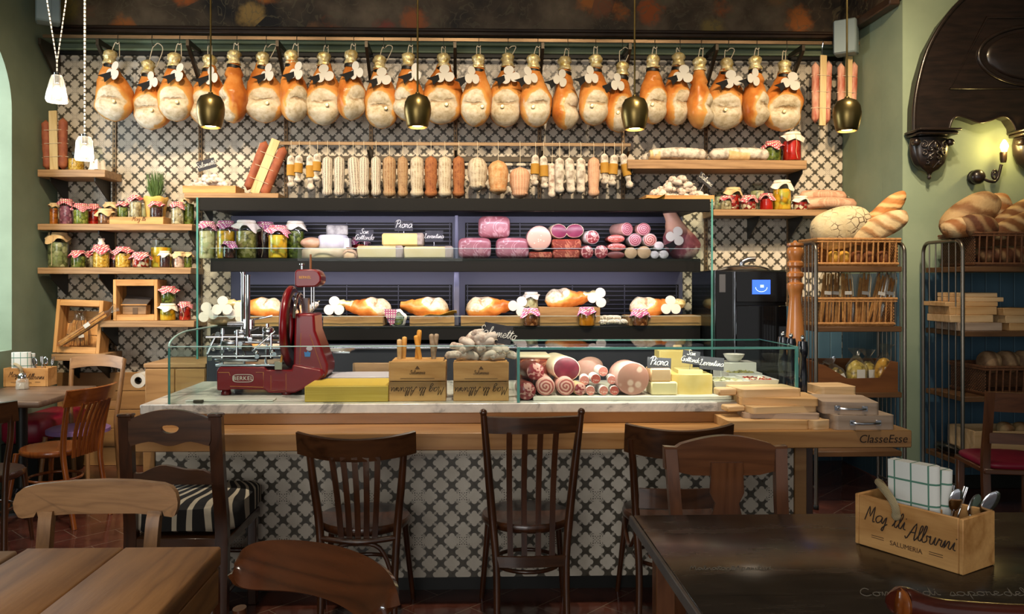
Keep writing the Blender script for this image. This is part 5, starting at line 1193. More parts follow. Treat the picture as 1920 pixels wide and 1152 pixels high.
for lab, x0, x1, r_, Y, zo in (('salmon netted salami at the front of the lower right shelf', 1512, 1625, 11, 6.44, 0), ('second salmon netted salami behind, lower right shelf', 1520, 1618, 10, 6.56, 0), ('salmon netted salami resting on top of the other two', 1508, 1605, 10, 6.50, 17)):
    pm = PM_(1560, Y); salametto(lab, 'salmon netted salami on the lower right shelf', (WX((x0 + x1) / 2, Y) - .06, Y, ZS8 + .001 + (r_ + zo) * pm), (0, 0, .05), (x1 - x0) * pm, r_ * pm, int(x0), 'net_pink', 'netted_salami', .12)
# ------------------------------------------------------------------ service counter
YM, YMB, YB, YT = 3.82, 4.72, 3.60, 3.87
ZM, ZMb = WZ(757, 0, YM), WZ(775, 0, YM); ZBt, ZBb = WZ(812, 0, YB), WZ(845, 0, YB)
CX0, CX1 = WX(262, YM), WX(1500, YM); BX0, BX1 = WX(247, YB), WX(1710, YB)
t = NT('pale_marble'); v = t.co(); n = t.noise(v, 3.5, 6, .65, 1.5)
col = t.ramp(n, [(.38, '#8f8d8a'), (.46, '#c4c0ba'), (.6, '#d6d2ca')]); MT['marble'] = t.set(col, .18, 0)
MT['tile_counter'] = tile_mat('cement_tile_counter', ou=.03, ov=.02)
ct_ = T('service_counter', 'long tiled service counter with a marble top in the middle of the shop', 'counter', (0, YT, 0))
def cb(name, x0, x1, y0, y1, z0, z1, m, b=.003): return obj(name, MB().box(x0, x1, y0 - YT, y1 - YT, z0, z1, b), MT[m], ct_)
TX0, TX1 = WX(292, YT), WX(1488, YT)
cb('tiled_front', TX0, TX1, YT, YT + .04, .075, ZBb, 'tile_counter', 0)
cb('carcass', TX0, TX1 - .01, YT + .041, YMB - .03, .075, ZMb - .002, 'fr_black', 0); cb('plinth', TX0 + .02, TX1 - .04, YT + .04, YMB - .06, 0, .075, 'black', 0)
cb('corner_post', TX0 - .055, TX0 - .002, YT - .012, YT + .05, 0, ZBb, 'oak'); cb('corner_post', TX1 + .002, TX1 + .06, YT - .012, YT + .05, 0, ZBb, 'oak')
cb('riser', BX0 + .04, CX1 + .0, YM + .015, YM + .04, ZBt, ZMb - .001, 'oak')
cb('marble_top', CX0, CX1, YM, YMB, ZMb, ZM, 'marble', .004)
br = T('bar_ledge', 'thick oak bar ledge along the front of the service counter', 'bar', (0, YB, ZBt))
obj('plank', MB().box(BX0, BX1, 0, YT + .03 - YB if False else YM + .014 - YB, ZBb - ZBt, 0, .004), MT['oak'], br)
obj('plank_end', MB().box(CX1 + .003, BX1 - .0, YM + .0145 - YB, 4.35 - YB, ZBb - ZBt, 0, .004), MT['oak'], br)
obj('support_post', MB().box(BX1 - .32, BX1 - .24, .5, .58, -ZBt, ZBb - ZBt - .001, .004), MT['walnut'], br)
o = obj('lettering', text_mesh('ClasseEsse', .052, .0005, .2), MT['ink'], br, loc=(BX1 - .135, -.0012, -.055), rot=FRONT)
# glass guards
def pane(mb_, *a): return mb_.box(*a, 0)
gY = 4.25 - .42
gz = WZ(650, 0, YM + .01) - ZM
gl = T('glass_guard', 'clear glass sneeze guard around the slicer at the left end of the counter', 'glass screen', (0, YM + .012, ZM))
gx0, gx1 = WX(315, YM + .012), WX(968, YM + .012)
obj('front_pane', MB().box(gx0, gx1 - .012, 0, .008, .001, gz, 0), MT['pane'], gl)
obj('edge', MB().box(gx0, gx1 - .012, -.0005, .0085, gz, gz + .004, .0005), plain('pale_glass_edge', '#a9cfc8', .2), gl)
prof = [(0, .001), (.72, .001), (.72, gz + .06)] + [(.30 + .0 + .25 * (1 - u), gz + .06) for u in (0, 1)] + [(.28 - .28 * math.sin(a), gz + .06 - .06 * (1 - math.cos(a))) for a in [PI / 2 * i / 8 for i in range(9)]]
obj('side_pane', MB().prism(prof, gx0, gx0 + .008, 'yz'), MT['pane'], gl)
mb = MB(); mb.tube([(gx0 + .004, 0.004, 0.001), (gx0 + .004, .004, gz - .005)] , .0055, 6); obj('corner_edge', mb, MT['pane_edge'], gl)
mb = MB(); mb.tube([(gx0 + .004, a, b) for a, b in [(.28 - .28 * math.sin(q), gz + .062 - .06 * (1 - math.cos(q))) for q in [PI / 2 * i / 8 for i in range(8, -1, -1)]] + [(.72, gz + .062)]], .0045, 6); obj('top_edge', mb, plain('pale_glass_edge2', '#a9cfc8', .2), gl)
vc = T('vitrine', 'clear glass display case on the counter, full of cut meats and cheeses', 'display case', (0, YM + .012, ZM))
vx0, vx1 = WX(970, YM + .012), WX(1496, YM + .012); vz = WZ(651, 1, YM + .012) - ZM; vd = .72
obj('front_pane', MB().box(vx0 + .011, vx1 - .011, 0, .008, .001, vz - .009, 0), MT['pane'], vc)
obj('top_pane', MB().box(vx0, vx1, 0, vd - .2, vz - .008, vz, 0), MT['pane'], vc)
for x in (vx0, vx1 - .01): obj('side_pane', MB().box(x, x + .01, 0, vd, .001, vz - .009, 0), MT['pane'], vc)
for x in (vx0, vx1 - .01): obj('upright_edge', MB().box(x - .002, x + .012, -.003, .010, .001, vz + .001, .001), MT['pane_edge'], vc)
obj('front_edge', MB().box(vx0 + .012, vx1 - .012, -.003, .0, vz - .012, vz, .001), MT['pane_edge'], vc)
obj('side_edge', MB().box(vx1 - .012, vx1 + .001, .011, vd - .2, vz - .0, vz + .002, .0005), MT['pane_edge'], vc)
obj('back_edge', MB().box(vx0, vx1, vd - .2, vd - .194, vz - .008, vz, .0005), MT['pane_edge'], vc)
light('vitrine_led', 'AREA', ((vx0 + vx1) / 2, YM + .1, ZM + vz - .02), 2.6, (1.0, .93, .84), ((vx0 + vx1) / 2, YM + .2, ZM), shape='RECTANGLE', size=1.1, size_y=.05)
# white serving slab in the case
YV = YM + .07
sl = T('serving_slab', 'white stone slab on the counter under the cut meats and cheeses', 'slab', (0, YV, ZM + .001)); sx0, sx1 = WX(1000, YV), WX(1372, YV)
obj('slab', MB().box(sx0, sx1, 0, .55, 0, .020, .003), plain('white_stone', '#d9d2c4', .25, c2='#e2dccf', scale=6), sl)
ZV = ZM + .0215
GV = 'cut meats in the counter case'
YL = YV + .03
bz = lambda r, Y=YL, px=1100: ZV + r * PM_(px, Y)
pmv = PM_(1000, YL + .1)
s = T('speck_block', 'large block of dark red speck with pale rind at the left of the counter case', 'speck', (WX(1003, YL + .2), YL + .2, ZV)); obj('meat', MB().box(-32 * pmv, 29 * pmv, 0, .22, 0, 64 * pmv, .02), MF['speck'], s); obj('rind', MB(60).box(-32 * pmv, 31.5 * pmv, .002, .222, 60 * pmv, 67 * pmv, .012), MF['fatrim'], s); obj('side_rind', MB(60).box(27 * pmv, 32 * pmv, .003, .222, 0.001, 62 * pmv, .012), MF['fatrim'], s)
log('coppa_half', 'upper coppa half in front of the speck block, in the counter case', GV, 1004, 697, 18, 17, YL + .03, .17, 'coppa', 'brown', cat='cured meat', yaw=.2); log('coppa_half', 'lower coppa half at the left corner of the counter case', GV, 987, 728, 18, 17, YL - .02, .2, 'coppa', 'brown', cat='cured meat', zc=ZM + .002 + 17 * PM_(987, YL))
log('rolled_pancetta', 'left rolled pancetta in the counter case', GV, 1023, 726, 18, 17, YL, .22, 'panc', 'pinkc', cat='cured meat', zc=bz(17)); log('rolled_pancetta', 'right rolled pancetta in the counter case, under the dark bresaola', GV, 1061, 726, 17.5, 17, YL, .22, 'panc', 'pinkc', cat='cured meat', zc=bz(17))
log('bresaola', 'large dark red bresaola with oval cut face in the counter case', GV, 1059, 692, 27, 23, YL + .07, .26, 'bres', 'fatrim', cat='cured meat', roll=.15, yaw=.15)
log('pink_ham', 'pale pink cooked ham behind the bresaola', GV, 1098, 692, 24, 17, YL + .25, .2, 'pinkc', 'pinkc', cat='ham', yaw=-.3)
log('salami_half', 'cut salami with coarse dark face right of the pancetta', GV, 1088, 731, 12, 12, YL, .2, 'coppa', 'tan', cat='salami', zc=bz(12), yaw=.2)
for k, (px, py, r_, Y, m_) in enumerate(((1096, 714, 9.5, YL + .02, 'salpink'), (1117, 711, 9.5, YL + .01, 'sal'), (1131, 697, 9.5, YL + .03, 'salpink'), (1147, 713, 8.5, YL + .02, 'salpink'), (1107, 734, 9, YL, 'salpink'), (1132, 734, 9, YL, 'salpink'), (1152, 732, 9, YL, 'sal'))):
    log('small_salami', '%s small pale salami with cut pink end, counting across the counter case' % ORD[k], 'small cut salami in the counter case', px, py, r_, r_, Y, .11, m_, 'white', cat='salami', zc=bz(r_) if py > 728 else None, yaw=.1 * (k % 3 - 1))
log('mortadella', 'big round mortadella with white flecks in the counter case', GV, 1187, 712, 32, 31, YL + .0, .16, 'mort', 'pinkc', cat='mortadella', zc=bz(31), yaw=.12)
# cheeses in the case
GQ = 'cheeses in the counter case'
cheese('cheese_block', 'lower small pale cheese block right of the big mortadella', 'cheese', GQ, 1221, 1271, 718, 742, YL, .12, MC['butter'], z=ZV, b=.006); cheese('cheese_block', 'upper peach-rinded cheese block right of the big mortadella', 'cheese', GQ, 1220, 1259, 693, 717.5, YL + .01, .12, MC['peach'], z=ZV + .001 + 24 * PM_(1240, YL), b=.006)
pw = PM_(1300, YL); s = T('yellow_cheese', 'large cut yellow cheese wheel in the counter case', 'cheese', (WX(1299, YL + .02), YL + .015, ZV)); obj('wheel', MB(30).prism([(-38 * pw, .03), (0, 0), (39 * pw, .02), (41 * pw, .16), (20 * pw, .24), (-20 * pw, .24), (-38 * pw, .16)], 0, 37 * pw, 'xy'), plain('wheel_yellow', '#d3b768', .5, c2='#dfc884', scale=9), s); obj('top_slice', MB(30).prism([(-22 * pw, .06), (24 * pw, .05), (30 * pw, .18), (-20 * pw, .19)], 37 * pw + .0005, 44 * pw, 'xy'), plain('slice_yellow', '#d8c484', .5), s)
s = T('cheese_wedge', 'upright yellow cheese wedge behind the signs in the counter case', 'cheese', (WX(1268, YL + .3), YL + .3, ZV)); obj('paste', MB().box(-34 * pw, 34 * pw, 0, .12, 0, 74 * pw, .004), MC['yellow'], s)
s = T('small_cheese', 'small round cheese on top of the yellow wedge', 'cheese', (WX(1272, YL + .34), YL + .36, ZV + 74 * pw + .001)); obj('wheel', MB(60).cyl((0, 0, 0), 9 * pw, 9 * pw, 20, b=.004), MC['peach'], s)
def csign(px0, px1, y0, y1, Y, text, hx, lab, stake, rot, lines=None): return fsign(px0, px1, y0, y1, Y, text, hx, lab, stake, rot, lines)
csign(1213, 1258, 671, 692, YL + .035, 'Piora', .021, 'chalk sign for Piora above the stacked small cheeses of the counter case', .004, (-.1, .06, 0)); csign(1278, 1311, 658, 683, YL + .10, '', .0135, 'chalk sign for San Gottardo in front of the cheese wedge of the counter case', .06, (-.1, .14, 0), ['San', 'Gottardo']); csign(1311, 1357, 670, 694, YL + .09, 'Leventina', .0155, 'chalk sign for Leventina standing on the yellow wheel of the counter case', .04, (-.1, .09, 0))
# white trays of antipasti
MT['china'] = plain('white_china', '#dcd9d2', .2)
def tray(lab, px0, px1, y0, y1, Y, fill, d=.22):
    pm = PM_((px0 + px1) / 2, Y); w_ = (px1 - px0) * pm; h = (y1 - y0) * pm
    s = T('antipasti_tray', lab, 'tray', (WX((px0 + px1) / 2, Y), Y, ZM + .001), group='white antipasti trays in the counter case')
    mb = MB(50); o_ = [(-w_ / 2, 0), (w_ / 2, 0), (w_ / 2, d), (-w_ / 2, d)]; q = .012
    def ring(sc, z): return [((x) * sc, d / 2 + (y - d / 2) * sc, z) for x, y in o_]
    rings = [ring(.82, 0), ring(1, h), ring(.94, h), ring(.78, .01)]; vs = sum(rings, []); fs = [[0, 1, 2, 3], [12, 13, 14, 15]]
    for a in range(3): fs += [[a * 4 + i, a * 4 + (i + 1) % 4, a * 4 + 4 + (i + 1) % 4, a * 4 + 4 + i] for i in range(4)]
    obj('dish', mb.add(vs, fs), MT['china'], s)
    o = obj('antipasti', MB(60).slab(lambda u, v: ((u - .5) * w_ * .86, d * (.08 + .84 * v), h * .86 + .02 * (nz((u * 9, v * 9, px0), 1) + .3) * math.sin(PI * u) ** .3 * math.sin(PI * v) ** .3), 22, 22, .006, (0, 0, 1)), CH[fill], s); o['kind'] = 'stuff'
tray('left white tray of pickled onions and greens in the counter case', 1340, 1408, 706, 738, YL + .02, 'pale'); tray('right white tray of red and pale antipasti in the counter case', 1404, 1461, 704, 738, YL + .03, 'cherry'); tray('rear white tray of green antipasti behind the other two', 1366, 1430, 690, 722, YL + .32, 'gnocchi')
s = T('white_bowl', 'small white bowl standing at the back of the counter case', 'bowl', (WX(1376, YL + .5), YL + .5, ZM + .001)); obj('stand', MB().box(-.09, .11, -.05, .09, 0, .135, .003), MT['china'], s); obj('bowl', MB(60).lathe([(0, .136), (.03, .136), (.052, .165), (.058, .178), (.052, .176), (.03, .145), (0, .142)], 24), MT['china'], s)
# ------------------------------------------------------------------ things on the left half of the counter
YC2 = YM + .06
pm = PM_(650, YC2); x0, x1 = WX(571, YC2), WX(728, YC2); hh = WZ(725, -.5, YC2) - ZM
s = T('paper_stack', 'thick stack of yellow wrapping paper on the counter beside the slicer', 'paper', ((x0 + x1) / 2, YC2, ZM + .001))
MT['ypaper'] = plain('yellow_paper_sheets', '#c9a94a', .6, c2='#b8962f', scale=6, stretch=(.3, .3, 40)); obj('sheets', MB().box(-(x1 - x0) / 2, (x1 - x0) / 2, 0, .33, 0, hh, .003), MT['ypaper'], s)
s = T('paper_stack', 'flat stack of whitish paper behind the yellow paper stack', 'paper', ((x0 + x1) / 2 + .02, YC2 + .345, ZM + .001)); obj('sheets', MB().box(-.2, .2, 0, .25, 0, hh + .005, .003), plain('white_paper_sheets', '#b9b0bb', .6), s)
s = T('wooden_board', 'low wooden board standing behind the paper stacks', 'board', (WX(705, YC2 + .62), YC2 + .615, ZM + .001)); obj('board', MB().box(-.13, .16, 0, .03, 0, .125, .003), MT['shelf'], s)
def wcrate(lab, px0, px1, ytop, Y, d, lids):
    pm = PM_((px0 + px1) / 2, Y); x0, x1 = WX(px0, Y), WX(px1, Y); h = WZ(ytop, (x0 + x1) / 2, Y) - ZM - .001; w_ = x1 - x0
    c = T('upturned_crate', lab, 'crate', ((x0 + x1) / 2, Y, ZM + .001), group='upturned pine crates on the counter')
    for k in range(2): obj('front_board', MB().box(-w_ / 2, w_ / 2, 0, .012, k * h / 2, (k + 1) * h / 2 - .003, .002), MT['pine'], c)
    for q in (-1, 1): obj('end_board', MB().box(q * (w_ / 2 - .012), q * w_ / 2, .0125, d, 0, h - .012, .002), MT['pine'], c)
    obj('back_board', MB().box(-w_ / 2 + .0125, w_ / 2 - .0125, d - .012, d, 0, h - .0125, .002), MT['pine'], c)
    obj('top_board', MB().box(-w_ / 2 + .0125, w_ / 2 - .0125, .0125, d - .0125, h - .012, h, .002), MT['pine'], c)
    o = obj('lettering', script('Mag lli Alburni', .020, .0013), MT['ink'], c, loc=(0, -.001, h * .35), rot=(0, PI, 0)); 
    obj('stamp_line', MB().box(-w_ * .3, w_ * .3, -.0012, .0005, h * .565, h * .572, 0), MT['ink_soft'], c)
    obj('emblem', MB().prism([(-.012, 0), (.012, 0), (0, .016)], -.0012, .0005, 'xz'), MT['ink_soft'], c, loc=(0, 0, h * .80))
    obj('small_lettering', script('Salumeria', .009, .0009), MT['ink_soft'], c, loc=(0, -.001, h * .68)); return c, h
c1, h1 = wcrate('upturned pine crate with three pairs of breadsticks stuck in its top', 729, 836, 677, YC2 + .01, .2, 0)
c2, h2 = wcrate('upturned pine crate carrying a heap of small salami', 850, 954, 678, YC2 + .01, .2, 0)
zt = ZM + h1 + .0015
for k, (px, ytop, mat_, tilt, dx) in enumerate(((749, 636, 'g1', 0, 0), (757, 632, 'g2', .05, 0), (777, 628, 'g3', -.18, .015), (784, 619, 'g3', .09, 0), (806, 626, 'g4', -.1, .012), (816, 626, 'g4', .15, 0))):
    if 'g1' not in MT:
        MT['g1'] = plain('pale_breadstick', '#b98e58', .7, c2='#d2b080', scale=20); MT['g2'] = plain('golden_breadstick', '#c08a3e', .7, c2='#d4a258', scale=20); MT['g3'] = plain('orange_breadstick', '#cf8a2c', .65, c2='#dfa044', scale=14); MT['g4'] = plain('seeded_breadstick', '#7d6a54', .8, c2='#a8927a', scale=40)
    Yk = YC2 + .10; pm = PM_(px, Yk); L = WZ(ytop, WX(px, Yk), Yk) - zt
    lab = ['short pale breadstick, left of its pair in the upturned crate', 'golden breadstick, right of the left pair in the upturned crate', 'leaning orange breadstick, left of the middle pair', 'tall upright orange breadstick, tallest in the upturned crate', 'leaning seeded breadstick, left of the right pair', 'seeded breadstick at the right end of the upturned crate'][k]
    s = T('breadstick', lab, 'breadstick', (WX(px, Yk) + dx + L * math.sin(tilt) * -.6, Yk + (k % 2) * .03, zt), rot=(0, tilt, 0), group='breadsticks stuck in the upturned crate')
    obj('stick', MB(60).lathe([(0, 0), (.0105, 0), (.0115, L * .2), (.0125, L * .9), (.010, L - .003), (0, L)], 12, fn=lambda a, r, z: (r * (1 + .12 * nz((a, z * 40, k), 1)), z)), MT[mat_], s)
rn = random.Random(11); k = 0; pmc = PM_(900, YC2 + .1)
for row, (n_, zz) in enumerate(((7, .022), (6, .056), (4, .088), (3, .112), (1, .13))):
    for q in range(n_):
        salametto('small pale salami in the heap on the upturned crate, below the chalk sign', 'small salami heaped on the upturned crate', (WX(902, YC2 + .1) + (q - (n_ - 1) / 2) * .044 + rn.uniform(-.01, .01), YC2 + .09 + rn.uniform(-.045, .045), ZM + h2 + zz), (rn.uniform(-.3, .3), rn.uniform(-.5, .5), rn.uniform(-1.0, 1.0)), .098, .0195, k, 'mold2', ends=.22); k += 1
csign(903, 957, 608, 643, YC2 + .06, 'Salametto', .023, 'large chalk sign for Salametto above the salami heap on the counter', .06, (-.08, .18, 0))
# ------------------------------------------------------------------ red flywheel slicer
YK = 4.12; pk_ = PM_(500, YK)
def K(px, py): return ((px - 500) * pk_, (737 - py) * pk_)   # slicer face plane, from its base
MT['red'] = plain('slicer_red', '#6c0610', .28, 0.0, coat=.2, Specular_IOR_Level=.35); MT['red2'] = plain('slicer_red_dark', '#520610', .28, coat=.2, Specular_IOR_Level=.35); MT['goldline'] = plain('gold_line', '#c88a3c', .4, .6)
s = T('meat_slicer', 'red flywheel meat slicer with chrome carriage on the left of the counter', 'slicer', (WX(500, YK), YK, ZM + .0015))
def kp(pts): return [K(a, b) for a, b in pts]
o = obj('base', MB(35).prism(kp([(407, 728), (407, 690), (412, 684), (496, 684), (500, 690), (546, 690), (548, 680), (600, 690), (606, 700), (590, 716), (552, 733), (502, 733), (496, 727), (432, 726), (428, 728)]), 0, .30, 'xz'), MT['red'], s)
bv = o.modifiers.new('bevel', 'BEVEL'); bv.width = .008; bv.segments = 3; bv.limit_method = 'ANGLE'
for (px, yy) in ((421, .03), (421, .26), (535, .03), (535, .26)): obj('foot', MB(60).lathe([(0, 0), (.026, 0), (.028, .008), (.022, .03), (0, .045)], 18), MT['red2'], s, loc=(K(px, 0)[0], yy, 0))
o = obj('column', MB(35).prism(kp([(548, 585), (585, 585), (587, 617), (611, 682), (611, 698), (600, 712), (560, 724), (548, 722), (545, 690)]), .05, .27, 'xz'), MT['red'], s); bv = o.modifiers.new('bevel', 'BEVEL'); bv.width = .012; bv.segments = 3; bv.limit_method = 'ANGLE'
o = obj('head_post', MB(40).prism(kp([(557, 556), (568, 556), (568, 588), (557, 588)]), .12, .17, 'xz'), MT['red2'], s)
o = obj('sharpener_head', MB(60).prism(kp([(547, 532), (547, 506), (551, 501), (583, 500), (592, 504), (597, 514), (597, 524), (592, 530), (586, 534), (552, 535)]), .06, .21, 'xz'), MT['red'], s); bv = o.modifiers.new('bevel', 'BEVEL'); bv.width = .010; bv.segments = 3; bv.limit_method = 'ANGLE'
for px in (560, 574, 579): a, b = K(px, 558); c, d = K(px, 533); obj('guide_rod', MB().cyl((a, .13, b - .05), .004, d - b + .055, 10), MT['chrome'], s)
a, b = K(557, 500); obj('knob', MB(60).lathe([(0, 0), (.006, 0), (.006, .02), (.015, .024), (.015, .03), (0, .034)], 16), MT['chrome'], s, loc=(a, .12, b)); a, b = K(571, 500); obj('handle_stick', MB().cyl((a, .15, b - .01), .006, .09, 10), wood('stick', '#9a6238', '#7a4a26', 'z'), s)
a, b = K(533, 611); R_ = 79 * pk_
obj('flywheel', MB(60).lathe([(0, -.012), (R_ * .8, -.016), (R_ * .93, -.02), (R_, -.008), (R_, .008), (R_ * .93, .018), (R_ * .8, .012), (0, .010)], 48, axis='x'), MT['red'], s, loc=(a, .16, b)); obj('blade', MB(60).lathe([(0, 0), (R_ * .72, .0), (R_ * .74, .004), (R_ * .6, .008), (.06, .018), (0, .02)], 48, axis='x'), MT['chrome'], s, loc=(a + .022, .15, b + .02)); obj('blade_guard', MB(60).tube([(0, R_ * .66 * math.cos(q), R_ * .66 * math.sin(q)) for q in [-.6 + 3.6 * i / 20 for i in range(21)]], .009, 8), MT['chrome'], s, loc=(a + .05, .13, b + .03))
a0, b0 = K(405, 684); a1, b1 = K(522, 678)
obj('carriage_bed', MB().box(a0 - .005, a1, .01, .30, b0 + .001, b0 + .014, .003), MT['steel'], s); obj('meat_table', MB().box(K(392, 0)[0], K(524, 0)[0], .03, .32, K(0, 652)[1], K(0, 648)[1], .002), MT['chrome'], s)
for px in (412, 494, 430, 515): a, b = K(px, 683); obj('table_leg', MB(60).cyl((a, .05 if px in (412, 494) else .28, b), .007, K(0, 652)[1] - b, 10), MT['chrome'], s)
obj('drive_bar', MB().cyl((K(410, 0)[0], .07, K(0, 668)[1]), .012, .26, 14, axis='x'), plain('dark_plum_metal', '#2a1218', .25, .6), s); obj('clamp_bar', MB().cyl((K(385, 0)[0], .10, K(0, 640)[1]), .009, .40, 14, axis='x'), MT['chrome'], s); obj('rear_bar', MB().cyl((K(385, 0)[0], .26, K(0, 632)[1]), .008, .40, 14, axis='x'), MT['chrome'], s)
for px, yt, yy in ((430, 505, .26), (455, 511, .10)): a, b = K(px, 632); obj('upright_tube', MB(60).lathe([(0, 0), (.017, 0), (.017, .015), (.0125, .02), (.0125, (632 - yt) * pk_ - .006), (.016, (632 - yt) * pk_ - .005), (.016, (632 - yt) * pk_), (0, (632 - yt) * pk_)], 18, c=(a, yy, b)), MT['chrome'], s)
a, b = K(415, 606); obj('clamp_arm', MB(60).cyl((a, .12, b), .014, 42 * pk_, 16, axis='x'), MT['steel'], s); a, b = K(455, 606); obj('clamp_block', MB().cbox((a, .12, b), (.05, .05, .06), .006), MT['chrome'], s)
for k, (px, py, sx_, sz_) in enumerate(((440, 622, .06, .03), (490, 620, .05, .045), (470, 640, .09, .02), (410, 640, .05, .03), (425, 655, .06, .02), (500, 640, .06, .014))): a, b = K(px, py); obj('carriage_fitting', MB(60).cbox((a, .12 + .02 * (k % 3), b), (sx_, .06, sz_), .008), MT['chrome' if k % 2 else 'steel'], s)
for k, (px, py) in enumerate(((398, 650), (440, 660), (478, 658), (508, 655))): a, b = K(px, py); obj('knob', MB(60).ell((a, .03, b), (.014, .014, .014), 14, 8), MT['chrome'], s)
for k, (x0_, z0_, x1_, z1_, yy, r_) in enumerate(((388, 660, 404, 622, .02, .006), (400, 640, 470, 612, .20, .005), (470, 655, 512, 618, .03, .005), (415, 668, 415, 612, .02, .009), (442, 668, 442, 615, .02, .006), (486, 668, 486, 606, .16, .008), (505, 668, 505, 622, .03, .007), (385, 628, 455, 628, .02, .007), (390, 664, 525, 664, .012, .006), (445, 600, 490, 592, .22, .006))):
    a, b = K(x0_, z0_); c, d = K(x1_, z1_); obj('carriage_rod', MB(60).tube([(a, yy, b), (c, yy + .01, d)], r_, 10), MT['chrome'], s)
for k, (px, py, w_, h_, yy) in enumerate(((401, 632, .05, .05, .06), (428, 640, .07, .03, .02), (462, 648, .05, .035, .015), (497, 634, .045, .05, .05), (476, 617, .05, .03, .2), (440, 672, .22, .018, .04))): a, b = K(px, py); obj('carriage_plate', MB(60).cbox((a, yy, b), (w_, .03, h_), .005), MT['steel' if k % 2 else 'darkmetal'], s)
for k, (px, py) in enumerate(((395, 668), (418, 655), (452, 640), (483, 664), (515, 660), (470, 632), (410, 622))): a, b = K(px, py); obj('hand_screw', MB(40).lathe([(0, 0), (.012, 0), (.012, .008), (.006, .01), (.006, .026), (0, .026)], 10, axis='y', c=(a, -.012, b)), MT['chrome'], s)
a, b = K(456, 705); w2, hh2 = 36 * .5 * pk_, 7 * pk_
obj('name_frame', MB().tube([(w2 * 1.05 * (abs(math.cos(q)) ** .5) * (1 if math.cos(q) > 0 else -1), -.0015, hh2 * (abs(math.sin(q)) ** .5) * (1 if math.sin(q) > 0 else -1)) for q in [2 * PI * i / 32 for i in range(32)]], .0014, 6, closed=True), MT['white'], s, loc=(a, 0, b)); obj('lettering', text_mesh('BERKEL', 10.5 * pk_, .0006, 0, 1.1), MT['white'], s, loc=(a, -.0012, b - 3.6 * pk_), rot=FRONT)
a, b = K(567, 516); obj('small_lettering', text_mesh('BERKEL', 7 * pk_, .0006), MT['goldline'], s, loc=(a, .0585, b - 2 * pk_), rot=FRONT)
a, b = K(575, 689); obj('small_lettering', text_mesh('MODEL', 7 * pk_, .0006), MT['white'], s, loc=(a, .0485, b - 2 * pk_), rot=FRONT)
obj('gold_line', MB().tube([(*K(560, 622)[:1], .0492, K(560, 622)[1]), (K(557, 694)[0], .0492, K(557, 694)[1]), (K(601, 694)[0], .0492, K(601, 694)[1]), (K(577, 625)[0], .0492, K(577, 625)[1])], .0012, 5), MT['goldline'], s)
obj('gold_line', MB().tube([(K(410, 694)[0], -.0008, K(410, 694)[1]), (K(430, 694)[0], -.0008, K(430, 694)[1]), (K(432, 700)[0], -.0008, K(432, 700)[1])], .0012, 5), MT['goldline'], s); obj('gold_line', MB().tube([(K(480, 694)[0], -.0008, K(480, 694)[1]), (K(494, 694)[0], -.0008, K(494, 694)[1]), (K(494, 722)[0], -.0008, K(494, 722)[1]), (K(432, 720)[0], -.0008, K(432, 720)[1])], .0012, 5), MT['goldline'], s); obj('gold_line', MB().tube([(K(508, 700)[0], -.0008, K(508, 700)[1]), (K(508, 728)[0], -.0008, K(508, 728)[1]), (K(536, 728)[0], -.0008, K(536, 728)[1]), (K(536, 696)[0], -.0008, K(536, 696)[1])], .0012, 5), MT['goldline'], s)
a, b = K(573, 660); em = obj('crest', MB().prism([(-.015, -.018), (.012, -.018), (.016, .006), (.008, .004), (.0, .012), (-.008, .004), (-.018, .008)], .046, .0495, 'xz'), plain('crest_blue', '#2f6fb0', .4), s, loc=(a, 0, b)); obj('crest_oval', MB().prism([(.016 * math.cos(q), .011 * math.sin(q)) for q in [2 * PI * i / 18 for i in range(18)]], .047, .0497, 'xz'), plain('crest_silver', '#a99aa0', .35, .5), s, loc=(a + .008, 0, b + .024))
a, b = K(525, 681); obj('dial_plate', MB().box(a - .027, a + .012, -.008, -.001, b - .022, b + .02, .002), plain('tarnished_plate', '#8b8674', .4, .6), s); obj('front_lever', MB().tube([(K(527, 676)[0], -.004, K(527, 676)[1]), (K(529, 650)[0], .02, K(529, 650)[1])], .006, 8), MT['goldline'], s)
obj('receiving_tray', MB().box(K(575, 0)[0], K(640, 0)[0], .28, .50, K(0, 668)[1], K(0, 664)[1], .002), MT['steel'], s); obj('tray_arm', MB().box(K(585, 0)[0], K(600, 0)[0], .2, .33, K(0, 676)[1], K(0, 669)[1], .002), MT['steel'], s)
# small blocks on the marble by the guard
q = T('marble_clip', 'small dark metal clip on the marble at the left end of the counter', 'clip', (WX(372, YM + .05), YM + .05, ZM + .001)); obj('clip', MB().box(-.022, .022, -.012, .012, 0, .014, .002), MT['darkmetal'], q)
q = T('pass_tray', 'flat white tray on the marble in front of the slicer', 'tray', (WX(430, YM + .12), YM + .08, ZM + .001)); obj('sheet', MB().box(-.20, .22, 0, .09, 0, .008, .003), MT['china'], q)
